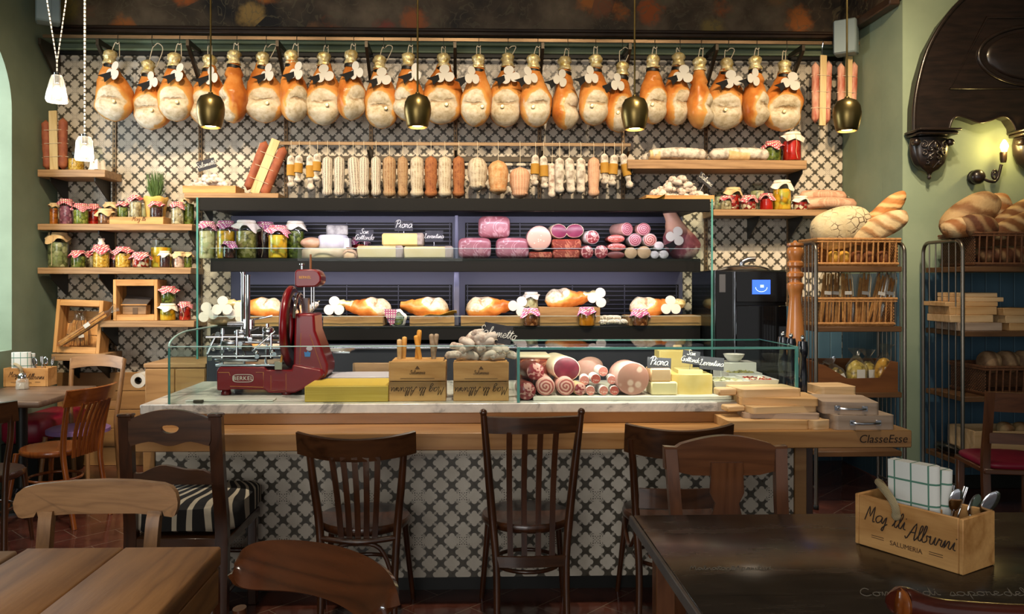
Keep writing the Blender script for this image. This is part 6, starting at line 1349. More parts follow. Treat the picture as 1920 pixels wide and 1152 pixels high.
# ------------------------------------------------------------------ cutting boards on the bar end
MT['board1'] = wood('beech_board', '#d2a874', '#b5864c', 'x', 3, .5); MT['board2'] = wood('pale_board', '#dab88a', '#c09866', 'x', 3, .5); MT['board3'] = wood('grey_board', '#b29c88', '#8d7662', 'x', 3, .5)
zb = ZBt + .001
def board(lab, pxc, w_, d, th, Y, z, rz, m_, grp, handle=None, round_=.02, stub=False):
    s = T('cutting_board', lab, 'cutting board', (WX(pxc, Y), Y, z), rz, grp)
    mb = MB(40); c = round_; pl = []
    for (cx, cy, a0) in ((w_ / 2 - c, d / 2 - c, 0), (-w_ / 2 + c, d / 2 - c, PI / 2), (-w_ / 2 + c, -d / 2 + c, PI), (w_ / 2 - c, -d / 2 + c, 1.5 * PI)):
        pl += [(cx + c * math.cos(a0 + PI / 2 * i / 5), cy + c * math.sin(a0 + PI / 2 * i / 5)) for i in range(6)]
    if stub: pl = [(x, y) for x, y in pl if x > -w_ / 2 + .03 or True]
    o = obj('board', mb.prism(pl, 0, th, 'xy'), MT[m_], s)
    if stub: obj('grip', MB(40).box(-w_ / 2 - .09, -w_ / 2 + .001, -.035, .035, .001, th - .001, .006), MT[m_], s)
    if handle:
        obj('handle', MB().tube([(-.055, -d / 2 - .001, th / 2), (-.05, -d / 2 - .022, th / 2), (.05, -d / 2 - .022, th / 2), (.055, -d / 2 - .001, th / 2)], .0055, 8, sub=3), MT['steel'], s)
        for q_ in (-1, 1): obj('handle_plate', MB().box(q_ * .06 - .013, q_ * .06 + .013, -d / 2 - .003, -d / 2 + .0, th / 2 - .012, th / 2 + .012, .001), MT['steel'], s)
    return z + th + .0008
GB = 'stacked cutting boards at the left of the pile on the bar end'
z_ = board('bottom long board of the left stack on the bar end', 1425, .38, .22, .040, 3.74, zb, .03, 'board1', GB)
z_ = board('dark second board of the left stack on the bar end', 1455, .35, .2, .024, 3.78, z_, -.12, 'board3', GB)
z_ = board('third board of the left stack, with a grip pointing left', 1450, .33, .22, .030, 3.80, z_, .16, 'board2', GB, stub=True)
z_ = board('fourth board of the left stack on the bar end', 1450, .36, .24, .034, 3.84, z_, -.14, 'board1', GB)
z_ = board('top board of the left stack, with a rounded grip end', 1430, .30, .2, .036, 3.86, z_, .12, 'board2', GB, stub=True)
GB2 = 'small cutting boards stacked at the back of the bar end'
z2 = board('bottom board of the small rear stack on the bar end', 1550, .22, .2, .04, 4.12, zb, 0, 'board2', GB2)
z2 = board('second board of the small rear stack on the bar end', 1556, .2, .2, .03, 4.12, z2, .1, 'board1', GB2)
z2 = board('third board of the small rear stack on the bar end', 1555, .21, .18, .03, 4.12, z2, -.05, 'board2', GB2)
z2 = board('top board of the small rear stack on the bar end', 1557, .19, .18, .04, 4.12, z2, .06, 'board2', GB2)
GB3 = 'boards with steel handles on the bar end'
z3 = board('lower thick board with a steel handle at the right of the bar end', 1598, .28, .25, .065, 3.74, zb, .0, 'board3', GB3, handle=1)
board('upper board with a steel handle set askew on the lower one', 1580, .25, .27, .055, 3.78, z3, -.18, 'board3', GB3, handle=1)
board('small board with a broken corner peeping between the stacks on the bar end', 1528, .10, .1, .04, 3.68, zb, .4, 'board2', GB3)
# giant pepper mill and three black mills
MT['mill'] = wood('turned_beech', '#c07c40', '#a0602c', 'z', 3, .3, .5)
YG = 4.42; pg = PM_(1491, YG); s = T('giant_pepper_mill', 'giant turned wooden pepper mill standing behind the counter case', 'pepper mill', (WX(1491, YG), YG, ZBt + .001)); zg = lambda py: WZ(py, WX(1491, YG), YG) - ZBt
pr = [(0, 0), (20, 790), (20, 760), (17, 745), (21, 720), (20, 690), (17.5, 640), (14, 600), (10.5, 560), (13, 545), (15, 540), (15, 533), (11, 530), (11, 523), (15, 519), (15, 513), (11, 510), (11, 503), (14.5, 499), (14.5, 493), (11, 490), (13, 482), (15.5, 474), (14, 466), (11, 463), (15, 461), (15, 457), (4, 455), (3, 452), (0, 451)]
obj('body', MB(40).lathe([(0, 0)] + [(r * pg, max(0.0005, zg(y))) for r, y in pr[1:]][1:], 28), MT['mill'], s)
YG2 = 4.05
for k, (px, yt, Y) in enumerate(((1468, 624, 4.08), (1483, 627, 4.06), (1496, 630, 3.98))):
    pg2 = PM_(px, Y); hh = WZ(yt, WX(px, Y), Y) - ZM
    s = T('black_pepper_mill', '%s of three slim black pepper mills at the right end of the counter case' % ['left one', 'middle one', 'right one'][k], 'pepper mill', (WX(px, Y) if k < 2 else WX(1505, Y), Y, ZM + .001 if k < 2 else ZBt + .001), group='black pepper mills behind the case')
    if k == 2: hh += ZM - ZBt
    obj('body', MB(60).lathe([(0, 0), (.026, 0), (.026, .02), (.018, .05), (.022, .11), (.024, hh * .5), (.017, hh * .72), (.024, hh * .76), (.027, hh * .84), (.022, hh * .93), (0, hh * .94)], 20), plain('glossy_black_%d' % k, '#15171f', .12, coat=.6), s); obj('knob', MB(60).ell((0, 0, hh * .97), (.0105, .0105, hh * .03 + .004), 14, 8), MT['chrome'], s)
# ------------------------------------------------------------------ oven on a stand, back counter at left
YO = 5.75; s = T('oven', 'tall black oven with a small blue screen, right of the fridge', 'oven', (0, YO, 0)); x0, x1 = WX(1341, YO), WX(1474, YO); z0, z1 = WZ(690, 1.9, YO), WZ(507, 1.9, YO)
obj('cabinet', MB().box(x0, x1, .0, .62, z0, z1, .008), plain('oven_black', '#0e0e0f', .25), s); obj('stand', MB().box(x0 + .02, x1 - .02, .04, .6, 0, z0 - .001, .004), MT['fr_black'], s)
xd = WX(1378, YO); obj('door', MB().box(xd, x1 - .006, -.028, -.001, WZ(690, 1.9, YO) + .01, WZ(573, 1.9, YO), .005), plain('oven_glass', '#0a0a0c', .08), s); obj('control_panel', MB().box(xd, x1 - .006, -.024, -.001, WZ(567, 1.9, YO), z1 - .008, .004), plain('oven_panel', '#101012', .15), s)
obj('trim', MB().box(xd - .01, xd - .003, -.02, -.001, z0 + .01, z1 - .01, .001), MT['steel'], s)
sc_ = obj('screen', MB().box(WX(1408, YO), WX(1442, YO), -.0265, -.0245, WZ(552, 1.9, YO), WZ(525, 1.9, YO), 0), glow('blue_screen', '#3c6cf0', 1.6), s)
mb = MB(); xs_ = WX(1425, YO); zs_ = WZ(539, 1.9, YO)
mb.tube([(xs_ + .042 * math.cos(a), -.0275, zs_ + .032 * math.sin(a)) for a in [PI + PI * i / 10 for i in range(11)]], .002, 5); obj('screen_mark', mb, glow('screen_white', '#c8d8ff', 2), sc_); obj('screen_icon', MB().cbox((xs_ + .005, -.0275, zs_ + .008), (.026, .001, .02), 0), glow('screen_white2', '#a8c0ff', 2), sc_)
obj('vent_hose', MB(60).tube([(x0 + .30, .3, z1), (x0 + .30, .3, z1 + .06), (x0 + .34, .3, z1 + .085), (x0 + .40, .3, z1 + .09)], .02, 12, sub=4), MT['steel'], s); obj('top_cover', MB(60).ell((x0 + .33, .35, z1 + .002), (.2, .2, .045), 20, 8), MT['steel'], s)
obj('badge', MB().box(x0 + .03, x0 + .075, -.001, .0, z1 - .16, z1 - .03, .0005), plain('oven_badge', '#55565c', .4), s)
YN = 6.05; s = T('back_counter', 'oak back counter below the tiles at the left, behind the glass guard', 'cabinet', (WX(272, YN), YN, 0)); w_ = FX0 - .02 - WX(272, YN); hz = WZ(682, -2, YN)
obj('body', MB().box(0, w_, 0, YW - YN - .035, 0, hz - .03, .003), MT['oak_dado'], s); obj('worktop', MB().box(-.008, w_, -.01, YW - YN - .035, hz - .03, hz, .003), MT['shelf'], s)
for k in range(2): obj('door', MB().box(.01 + k * w_ / 2, (k + 1) * w_ / 2 - .005, -.018, -.001, .08, hz - .04, .003), MT['oak_dado'], s)
pm = PM_(262, 6.1); s = T('paper_roll', 'white paper roll mounted at the left side of the back counter', 'paper roll', (WX(259, 6.1), 6.1, WZ(714, -2.3, 6.1)))
b = MB(60).lathe([(.028, 0), (14 * pm, 0), (14 * pm, .2), (.028, .2), (.028, 0)], 28, axis='y'); obj('roll', b, MT['china'], s); obj('core', MB(60).lathe([(.027, .002), (.022, .002), (.022, .198), (.027, .198), (.027, .002)], 20, axis='y'), MT['darkmetal'], s); obj('holder', MB().cyl((0, .05, 0), .008, YW - 6.1 - .08, 10, axis='y'), MT['steel'], s)
# ------------------------------------------------------------------ carved hood, sconce
YH = YF - .09; HC = 1945
MT['ebony'] = plain('ebonised_wood', '#17110f', .33, 0, c2='#241a16', scale=5, stretch=(1, 1, 6), coat=.3)
hd = T('carved_hood', 'big black carved wooden hood with an arched panel on the right wall', 'hood', (WX(1720, YH), YH, WZ(250, 3, YH))); hx, _, hz0 = hd.location
def hp(px, py): x = WX(px, YH); return (x - hx, WZ(py, x, YH) - hz0)
left = [(1713, 250), (1714, 200), (1722, 150), (1738, 95), (1765, 45), (1800, 3), (1845, -32), (1895, -55)]
scal = [(1779, 250), (1780, 240), (1785, 225), (1796, 218), (1814, 222), (1836, 230), (1858, 225), (1878, 218), (1892, 223), (1902, 238), (1904, 250)]
pl = left + [(HC, -63)] + [(2 * HC - a, b) for a, b in left[::-1]] + [(2 * HC - a, b) for a, b in scal] + scal[::-1]
o = obj('panel', MB(35).prism([hp(a, b) for a, b in pl], 0, .088, 'xz'), MT['ebony'], hd)
rim = catmull([(*hp(a, b)[:1], -.004, hp(a, b)[1]) for a, b in left + [(HC, -63)] + [(2 * HC - a, b) for a, b in left[::-1]]], 4)
obj('rim_moulding', MB(60).tube(rim, .016, 8), MT['ebony'], hd)
def loop(pts, r, name): obj(name, MB(60).tube([(hp(a, b)[0], -.003, hp(a, b)[1]) for a, b in pts], r, 8, closed=True), MT['ebony'], hd)
tz_ = [(1781, 166), (1850, 33)]; loop(tz_ + [(2 * HC - a, b) for a, b in tz_[::-1]], .010, 'panel_moulding')
cx_, cz_ = hp(HC, 105); rx_ = hp(HC, 0)[0] - hp(1834, 0)[0]; rz__ = rx_ * .5
obj('oval_moulding', MB(60).tube([(cx_ + rx_ * math.cos(a), -.004, cz_ + rz__ * math.sin(a)) for a in [2 * PI * i / 48 for i in range(48)]], .014, 8, closed=True), MT['ebony'], hd)
obj('oval_boss', MB(60).ell((cx_, .0, cz_), (rx_ * .86, .03, rz__ * .84), 32, 12), MT['ebony'], hd)
scl = catmull([(hp(a, b)[0], -.003, hp(a, b)[1]) for a, b in scal], 4)
for sg in (1, -1): obj('scallop_moulding', MB(60).tube([(p.x if sg == 1 else 2 * hp(HC, 0)[0] - p.x, p.y, p.z) for p in scl], .008, 8), MT['ebony'], hd)
for c0, c1 in ((1706, 1784), (1900, 1990), (2106, 2184)):
    xa_, za_ = hp(c0, 247); xb_, _z = hp(c1, 247); w_ = (xb_ - xa_); xm_ = (xa_ + xb_) / 2
    cb_ = obj('corbel', MB(50).lathe([(w_ * .44, 0), (w_ * .46, -.05), (w_ * .43, -.12), (w_ * .36, -.18), (w_ * .22, -.225), (w_ * .08, -.245), (.012, -.265), (0, -.27)], 28, sy=.55, fn=lambda a, r, z: (r * (1 + .05 * math.sin(7 * a) * (-z * 6)), z)), MT['ebony'], hd, loc=(xm_, .02, za_ - .045))
    mb = MB(); mb.box(-w_ / 2, w_ / 2, -.13, .08, -.018, .0, .006); obj('abacus', mb, MT['ebony'], hd, loc=(xm_, .0, za_ + .006))
    mb = MB(); mb.box(-w_ * .46, w_ * .46, -.11, .08, -.042, -.018, .008); obj('abacus_neck', mb, MT['ebony'], hd, loc=(xm_, .0, za_ + .005))
    CP = [(0, .44), (-.05, .46), (-.12, .43), (-.18, .36), (-.225, .22), (-.245, .08)]
    def sf(x, z, e=.004):
        R_ = w_ * interp([(-a_, b_) for a_, b_ in CP], -z); return (x, -.55 * math.sqrt(max(R_ * R_ - x * x, 0)) - e, z)
    for sg in (-1, 1):
        for (x0_, z0_, r_, tn, fl) in ((.075, -.055, .030, 2.2, 1), (.030, -.085, .024, 2.0, -1), (.070, -.115, .024, 2.0, 1), (.028, -.145, .020, 1.8, -1), (.045, -.185, .016, 1.6, 1)):
            cur = [sf(sg * (x0_ + r_ * (1 - q / 22) * math.cos(q / 20 * tn * PI * fl + 1.2)), z0_ + r_ * (1 - q / 22) * math.sin(q / 20 * tn * PI * fl + 1.2)) for q in range(21)]
            obj('leaf_scroll', MB(60).tube(cur, [.005, .007, .008, .008, .007], 7), MT['ebony'], cb_)
        stem = [sf(sg * .012, -.03), sf(sg * .05, -.075), sf(sg * .012, -.115), sf(sg * .045, -.15), sf(sg * .006, -.215)]
        obj('leaf_stem', MB(60).tube(stem, [.006, .009, .007, .008, .004], 7, sub=5), MT['ebony'], cb_)
        obj('volute', MB(60).lathe([(0, -.03), (.02, -.028), (.026, -.015), (.026, .015), (.02, .028), (0, .03)], 18, axis='y', c=(sg * w_ * .40, -.045, -.035)), MT['ebony'], cb_)
    obj('leaf_boss', MB(60).ell(sf(0, -.06, .002), (.014, .014, .03), 12, 8), MT['ebony'], cb_)
    obj('drop', MB(60).lathe([(0, -.30), (.012, -.29), (.014, -.275), (.008, -.265), (.012, -.255), (0, -.25)], 14), MT['ebony'], cb_)
YSC = YF - .10; s = T('wall_sconce', 'small black wall sconce with one bare glowing bulb, under the carved hood', 'lamp', (WX(1838, YSC), YF, WZ(330, 3, YSC))); pm = PM_(1838, YSC)
obj('backplate', MB(60).lathe([(0, 0), (.045, 0), (.052, .012), (.045, .028), (.02, .04), (0, .042)], 24, axis='y', c=(0, -.043, 0)), MT['black'], s); obj('ball', MB(60).ell((0, -.07, 0), (14 * pm, .045, 14 * pm), 20, 12), MT['ebony'], s)
arm = [(8 * pm, -.09, -4 * pm), (16 * pm, -.10, -9 * pm), (27 * pm, -.10, -10 * pm), (33 * pm, -.10, -4 * pm), (36 * pm, -.10, 6 * pm), (40 * pm, -.10, 22 * pm)]
obj('arm', MB(60).tube(arm, .011, 10, sub=4), MT['ebony'], s); obj('scroll', MB(60).tube([(27 * pm + 6 * pm * (1 - i / 24) * math.cos(i * .5), -.10, 2 * pm + 11 * pm * (1 - i / 24) * math.sin(i * .5)) for i in range(20)], .008, 8), MT['ebony'], s)
obj('socket', MB(60).lathe([(0, 0), (.018, 0), (.022, .02), (.024, .07), (.02, .075), (0, .075)], 18, c=(44 * pm, -.10, 26 * pm)), plain('sconce_socket', '#3a2a1c', .4, .4), s)
obj('bulb', MB(60).lathe([(0, 0), (.014, 0), (.026, .035), (.024, .055), (.008, .085), (0, .09)], 18, c=(46 * pm, -.10, 26 * pm + .076)), glow('sconce_bulb', '#ffd27a', 40), s)
light('sconce_light', 'POINT', (s.location.x + 46 * pm, YF - .17, s.location.z + 26 * pm + .12), 4.2, (1.0, .72, .25), shadow_soft_size=.03)
# ------------------------------------------------------------------ bread racks
MT['wicker'] = plain('wicker', '#a06c3a', .7, c2='#c48e52', scale=60, bump=.8, bscale=120); MT['wicker_d'] = plain('dark_wicker', '#5c3a22', .7, c2='#74492a', scale=60, bump=.8, bscale=120)
MT['rackwood'] = wood('rack_shelf', '#6a4828', '#4c321a', 'x', 3, .55); MT['tube'] = plain('rack_tube', '#7b7368', .3, .9)
def rack(lab, x0, x1, y0, y1, H_, shelves, left_bars=6):
    s = T('bread_rack', lab, 'rack', (x0, y0, 0), group='tubular metal bread racks'); W_, D_ = x1 - x0, y1 - y0
    for q, x in enumerate((0, W_)):
        arch = [(x, 0, .02), (x, 0, H_ - .07)] + [(x, .07 - .07 * math.cos(a), H_ - .07 + .07 * math.sin(a)) for a in [PI / 2 * i / 5 for i in range(1, 6)]] + [(x, D_ - .07 + .07 * math.sin(a), H_ - .07 + .07 * math.cos(a)) for a in [PI / 2 * i / 5 for i in range(6)]] + [(x, D_, .02)]
        obj('end_frame', MB(60).tube(arch, .0125, 10), MT['tube'], s)
        for k in range(1, left_bars): obj('end_bar', MB(60).cyl((x, D_ * k / left_bars, .12), .0045, H_ - .125, 8), MT['tube'], s)
        obj('end_rail', MB(60).cyl((x, .0, .14), .008, D_, 8, axis='y'), MT['tube'], s)
        for yy in (0, D_): obj('foot', MB(60).cyl((x, yy, 0), .018, .03, 12, b=.003), MT['black'], s)
    for z in shelves: obj('shelf', MB().box(.014, W_ - .014, .005, D_ - .005, z - .035, z, .003), MT['rackwood'], s)
    return s
R1Y, R1B = 5.22, 5.56; r1x0, r1x1 = WX(1530, R1Y), WX(1696, R1Y)
RZ = [WZ(y, 2.4, R1Y) for y in (500, 613, 737)] + [.38]
rack('metal bread rack left of the other, with round loaf and baguettes on top', r1x0, r1x1, R1Y, R1B, WZ(455, 2.4, R1Y), RZ)
R2Y, R2B = 5.20, 5.66; r2x0, r2x1 = WX(1805, R2Y), WX(1805, R2Y) + 1.0
RZ2 = [WZ(y, 3.2, R2Y) for y in (500, 622, 745, 868)]
rack('metal bread rack at the right edge, under the carved hood', r2x0, r2x1, R2Y, R2B, WZ(450, 3.1, R2Y), RZ2)
def basket(lab, x0, x1, y0, y1, z, h, nb, mat='wicker', cat='basket', solid_left=True):
    s = T('wicker_basket', lab, cat, ((x0 + x1) / 2, y0, z + .001), group='wicker bread baskets'); W_, D_ = x1 - x0, y1 - y0; a = W_ / 2; fl = .012
    def ringp(z_, e): return [(-a - e, -e, z_), (a + e, -e, z_), (a + e, D_ + e, z_), (-a - e, D_ + e, z_)]
    obj('base', MB().box(-a, a, 0, D_, 0, .012, .003), MT[mat], s)
    for z_, nm in ((h, 'rim'), (.018, 'bottom_rim')): obj(nm, MB(60).tube(ringp(z_, fl * z_ / h), .010, 8, closed=True), MT[mat], s)
    obj('upper_band', MB(60).tube(ringp(h - .016, fl), .006, 6, closed=True), MT[mat], s)
    for k in range(nb): x = -a + W_ * (k + .5) / nb; obj('stake', MB(60).tube([(x, 0, .014), (x + .004 * math.sin(k * 3), -fl, h - .004)], .0062, 6), MT[mat], s)
    obj('back_wall', MB().box(-a, a, D_, D_ + .008, .014, h - .004, .002), MT[mat], s)
    for q in (-1, 1):
        o_ = obj('side_wall', MB().box(q * a - .004, q * a + .004, 0, D_, .014, h - .004, .002), MT['weave' if mat == 'wicker' else 'weave_d'], s)
    return s
def weave(name, c1, c2):
    t = NT(name); s_ = t.sep(t.co()); row = t.math('FLOOR', t.math('MULTIPLY', s_[2], 95)); ph = t.math('ADD', t.math('MULTIPLY', s_[1], 42), t.math('MULTIPLY', row, .5))
    w_ = t.math('ABSOLUTE', t.math('SINE', t.math('MULTIPLY', ph, PI))); r = t.math('ABSOLUTE', t.math('SUBTRACT', t.math('FRACT', t.math('MULTIPLY', s_[2], 95)), .5))
    f = t.math('SUBTRACT', w_, t.math('MULTIPLY', r, 1.2)); t.bump(f, .8, .005); return t.set(t.ramp(f, [(0, c1), (.8, c2)]), .7)
MT['weave'] = weave('wicker_weave', '#5a381c', '#c08a50'); MT['weave_d'] = weave('dark_wicker_weave', '#2c1a0e', '#7a5030')
bx0, bx1 = WX(1537, R1Y), WX(1686, R1Y)
basket('wicker basket on the top of the left rack, under the round loaf and baguettes', bx0, bx1, R1Y + .02, R1B - .05, RZ[0], WZ(449, 2.4, R1Y) - RZ[0], 14)
b2x0, b2x1 = WX(1536, R1Y), WX(1679, R1Y)
basket('wicker basket full of bagged breadsticks on the second shelf of the left rack', b2x0, b2x1, R1Y + .02, R1B - .06, RZ[1], WZ(561, 2.4, R1Y) - RZ[1], 13)
basket('dark wicker basket of loaves on the top of the right rack', WX(1832, R2Y), WX(1832, R2Y) + .72, R2Y + .02, R2B - .06, RZ2[0], WZ(437, 3.2, R2Y) - RZ2[0], 15, 'wicker_d')
basket('dark wicker basket of round loaves on the third shelf of the right rack', WX(1860, R2Y) - .03, WX(1860, R2Y) + .66, R2Y + .02, R2B - .06, RZ2[2], WZ(690, 3.2, R2Y) - RZ2[2], 15, 'wicker_d')
def crust(name, c1, c2, slash=0.0, n=6.0, c3='#e3c08a', crack=False, axis=0, tilt=.8):
    t = NT(name); v = t.co(); s_ = t.sep(v); n_ = t.noise(v, 9, 4); col = t.ramp(n_, [(.3, c1), (.7, c2)])
    if crack:
        d = t.voro(v, 20, 'DISTANCE_TO_EDGE'); k = t.sst(t.math('ADD', d, t.math('MULTIPLY', t.math('SUBTRACT', t.noise(v, 25, 3), .5), .16)), .06, .02); k = t.math('MULTIPLY', k, t.sst(t.noise(v, 7, 3), .42, .58)); col = t.mix(t.math('MULTIPLY', k, .9), col, c3); t.bump(t.math('ADD', t.math('MULTIPLY', k, -1.0), t.noise(v, 40, 3)), .6, .006)
    elif slash:
        f = t.math('FRACT', t.math('ADD', t.math('ADD', t.math('MULTIPLY', s_[0], n), t.math('MULTIPLY', s_[2], n * tilt)), t.math('MULTIPLY', n_, .7)))
        k = t.sst(t.math('ABSOLUTE', t.math('SUBTRACT', f, .5)), .34, .05); k = t.math('MULTIPLY', k, slash * .8); col = t.mix(k, col, c3); t.bump(t.math('ADD', t.math('MULTIPLY', k, .8), t.math('MULTIPLY', t.noise(v, 40, 3), .5)), .7, .012)
    else: t.bump(t.noise(v, 30, 3), .5, .006)
    return t.set(col, .75)
BR = {'flour': crust('floured_crust', '#cbb587', '#dccba4', 0, c3='#54351a', crack=True), 'bag': crust('baguette_crust', '#a0622a', '#b87a3e', .95, 11, '#dcb87c'), 'bag2': crust('floured_baguette_crust', '#cfae7a', '#dfc698', .95, 9, '#9a6028'), 'gold': crust('golden_bun', '#c8922e', '#dcae48'), 'brown': crust('brown_roll', '#6a3a1c', '#84502a'),
      'rustic': crust('rustic_crust', '#8c5628', '#a87242', 1.0, 8, '#d4ba8c'), 'dark': crust('dark_crust', '#4a2814', '#6e3e20', .8, 9, '#a9875c'), 'seed': crust('seeded_crust', '#a88658', '#c0a478', 1.0, 5, '#6e3e18'), 'baton': crust('dark_baton_crust', '#6a3e1e', '#865628', 1.0, 9, '#ccac7a'), 'stripe': crust('striped_round_crust', '#8a6a4a', '#a5845e', .9, 12, '#5a3a22')}
def loaf(lab, loc, r3, m_, rot=(0, 0, 0), grp=None, seed=1, name='bread_loaf', flat=.35, p=2.4):
    s = T(name, lab, 'bread', loc, rot=rot, group=grp)
    def fn(q): 
        m = (abs(q.x) ** p + abs(q.y) ** p + abs(q.z) ** p) ** (-1 / p); return m * (1 + .06 * nz(q, 1.6, seed))
    obj('crust', MB(60).ell((0, 0, 0), r3, 30, 18, fn), BR[m_], s); return s
zt1 = WZ(449, 2.4, R1Y); G1 = 'loaves piled on the left rack'
pm = PM_(1600, R1Y)
loaf('big round loaf with a cracked floury crust on the left rack', (WX(1578, R1Y + .18), R1Y + .19, zt1 + .09), (58 * pm, .13, 40 * pm), 'flour', (.35, -.25, 0), G1, 1)
loaf('upper baguette slanting up behind, on the left rack', (WX(1656, R1Y + .16), R1Y + .2, zt1 + .165), (66 * pm, .05, 19 * pm), 'bag', (0, -.78, 0), G1, 2, 'baguette')
loaf('second baguette between the round loaf and the upper baguette', (WX(1635, R1Y + .22), R1Y + .27, zt1 + .12), (60 * pm, .05, 17 * pm), 'bag', (0, -.62, 0), G1, 7, 'baguette')
loaf('front floury baguette slanting towards the right, on the left rack', (WX(1652, R1Y + .08), R1Y + .10, zt1 + .085), (60 * pm, .055, 22 * pm), 'bag2', (0, -.42, 0), G1, 3, 'baguette')
for k, (px, m_, dy) in enumerate(((1562, 'gold', 0), (1582, 'gold', .01), (1607, 'brown', 0), (1630, 'brown', .02), (1655, 'brown', 0))):
    loaf('%s roll from the left inside the top basket of the left rack' % ORD[k], (WX(px, R1Y + .1), R1Y + .1 + dy, RZ[0] + .062), (.040, .05, .045), m_, (0, .3 * (k % 2), 0), 'rolls inside the top basket', k, 'bread_roll')
# bagged breadsticks in the second basket
zb_ = RZ[1] + .016
for k, px in enumerate((1545, 1563, 1588, 1618, 1636, 1660)):
    s = T('breadstick_bag', '%s cellophane bag of breadsticks from the left in the rack basket' % ORD[k], 'breadsticks', (WX(px, R1Y + .12), R1Y + .12 + .04 * (k % 2), zb_), rot=(0, (.06, .08, -.03, .1, .22, .18)[k], 0), group='breadstick bags in the rack basket'); rn = random.Random(k + 30)
    for q in range(6): xx = -.034 + q * .0135; obj('breadstick', MB(60).tube([(xx, rn.uniform(-.02, .02), 0), (xx * .9, rn.uniform(-.015, .015), .18), (xx * .7, rn.uniform(-.015, .015), .325 + rn.uniform(-.03, .02))], .0068, 7, sub=2), MT['grissini'], s)
    obj('wrapper', MB(30).lathe([(.046, 0), (.052, .1), (.048, .31), (.02, .365), (.034, .40), (.045, .415)], 16, sy=.6, fn=lambda a, r, z: (r * (1 + .12 * math.sin(6 * a + z * 60)), z)), MT['cello'], s); obj('paper_label', MB().box(-.024, .024, -.034, -.032, (.195), .218, .0005), MT['white'], s)
# brown tray with bags of pasta
tx0, tx1 = WX(1531, R1Y), WX(1690, R1Y); tw = tx1 - tx0; s = T('wooden_tray', 'brown wooden tray with a scooped front, holding bags of pasta on the left rack', 'tray', ((tx0 + tx1) / 2, R1Y + .015, RZ[2] + .001)); a = tw / 2 - .014; th_ = .20
MT['traywood'] = wood('brown_tray', '#7a4a22', '#5c3414', 'x', 3, .45)
obj('front_board', MB().prism([(-a, 0), (a, 0), (a, th_), (a - .05, th_), (a - .12, .095), (-a + .20, .09), (-a + .05, th_ * .9), (-a, th_ * .95)], 0, .014, 'xz'), MT['traywood'], s); obj('back_board', MB().box(-a, a, .27, .284, 0, th_, .002), MT['traywood'], s)
for q in (-1, 1): obj('end_board', MB().box(q * a - (.014 if q > 0 else 0), q * a + (.014 if q < 0 else 0), .015, .269, 0, th_, .002), MT['traywood'], s)
MT['pasta'] = chunks('dry_pasta', ['#c9b45a', '#dcc878', '#b59c3e', '#d0bc66'], 34, '#5c4a16'); MT['pasta2'] = chunks('egg_pasta_nests', ['#cf9c34', '#dcae4c', '#b8821f'], 26, '#5c3c0c'); MT['pasta3'] = chunks('dark_pasta', ['#6a5c30', '#84743c', '#4c4020'], 36, '#1c160a')
for k, (px, w_, h_, m_, lean, dy) in enumerate(((1556, .06, .13, 'pasta3', -.45, .0), (1583, .065, .16, 'pasta3', -.4, .02), (1607, .075, .2, 'pasta', .0, .0), (1637, .075, .19, 'pasta', 0, .06), (1657, .07, .22, 'pasta2', .1, .02))):
    s2 = T('pasta_bag', '%s clear bag of pasta from the left in the brown tray' % ORD[k], 'pasta', (WX(px, R1Y + .08), R1Y + .09 + dy, RZ[2] + .004), rot=(0, lean, 0), group='bags of pasta in the brown tray')
    obj('pasta', MB(60).ell((0, 0, h_ * .5), (w_ * .92, .045, h_ * .5), 18, 12, lambda q: 1 + .08 * nz(q, 3, k)), MT[m_], s2)
    obj('wrapper', MB(30).lathe([(w_ * .9, 0), (w_, h_ * .4), (w_ * .95, h_ * .8), (w_ * .4, h_ * 1.1), (w_ * .25, h_ * 1.18), (w_ * .6, h_ * 1.35), (w_ * .7, h_ * 1.42)], 16, sy=.65, fn=lambda a_, r, z: (r * (1 + .12 * math.sin(5 * a_ + z * 50)), z)), MT['cello'], s2)
    obj('paper_label', MB().box(-.03, .03, -.052, -.05, h_ * .1, h_ * .72, .0005), MT['white'], s2, rot=(0, 0, .15))
# right rack loaves
zt2 = WZ(437, 3.2, R2Y); G2r = 'loaves piled in the top basket of the right rack'; pm = PM_(1830, R2Y)
loaf('tall pale-topped loaf lying aslant at the left of the top basket, right rack', (WX(1822, R2Y + .2), R2Y + .22, zt2 + .14), (64 * pm, .10, 32 * pm), 'seed', (.2, -.6, 0), G2r, 4)
loaf('rustic loaf with deep slashes at the top of the pile, right rack', (WX(1858, R2Y + .22), R2Y + .26, zt2 + .16), (52 * pm, .09, 28 * pm), 'rustic', (.2, -.55, .1), G2r, 5)
loaf('brown loaf with a white floury edge at the front left of the pile, right rack', (WX(1803, R2Y + .1), R2Y + .1, zt2 + .045), (38 * pm, .08, 20 * pm), 'rustic', (.1, -.15, 0), G2r, 6)
loaf('very dark round loaf at the front of the pile, right rack', (WX(1834, R2Y + .06), R2Y + .06, zt2 + .05), (36 * pm, .07, 22 * pm), 'dark', (.1, .1, 0), G2r, 8)
loaf('upper dark striped baton at the right edge of the photo, right rack', (WX(1915, R2Y + .14), R2Y + .17, zt2 + .14), (62 * pm, .07, 20 * pm), 'baton', (0, -.5, .1), G2r, 9, 'bread_baton'); loaf('lower dark striped baton at the right edge of the photo, right rack', (WX(1912, R2Y + .08), R2Y + .09, zt2 + .06), (60 * pm, .06, 20 * pm), 'baton', (0, -.35, .1), G2r, 10, 'bread_baton'); loaf('inner loaf filling the top basket of the right rack', (WX(1880, R2Y + .2), R2Y + .17, RZ2[0] + .08), (.25, .12, .065), 'dark', (0, 0, 0), G2r, 12)
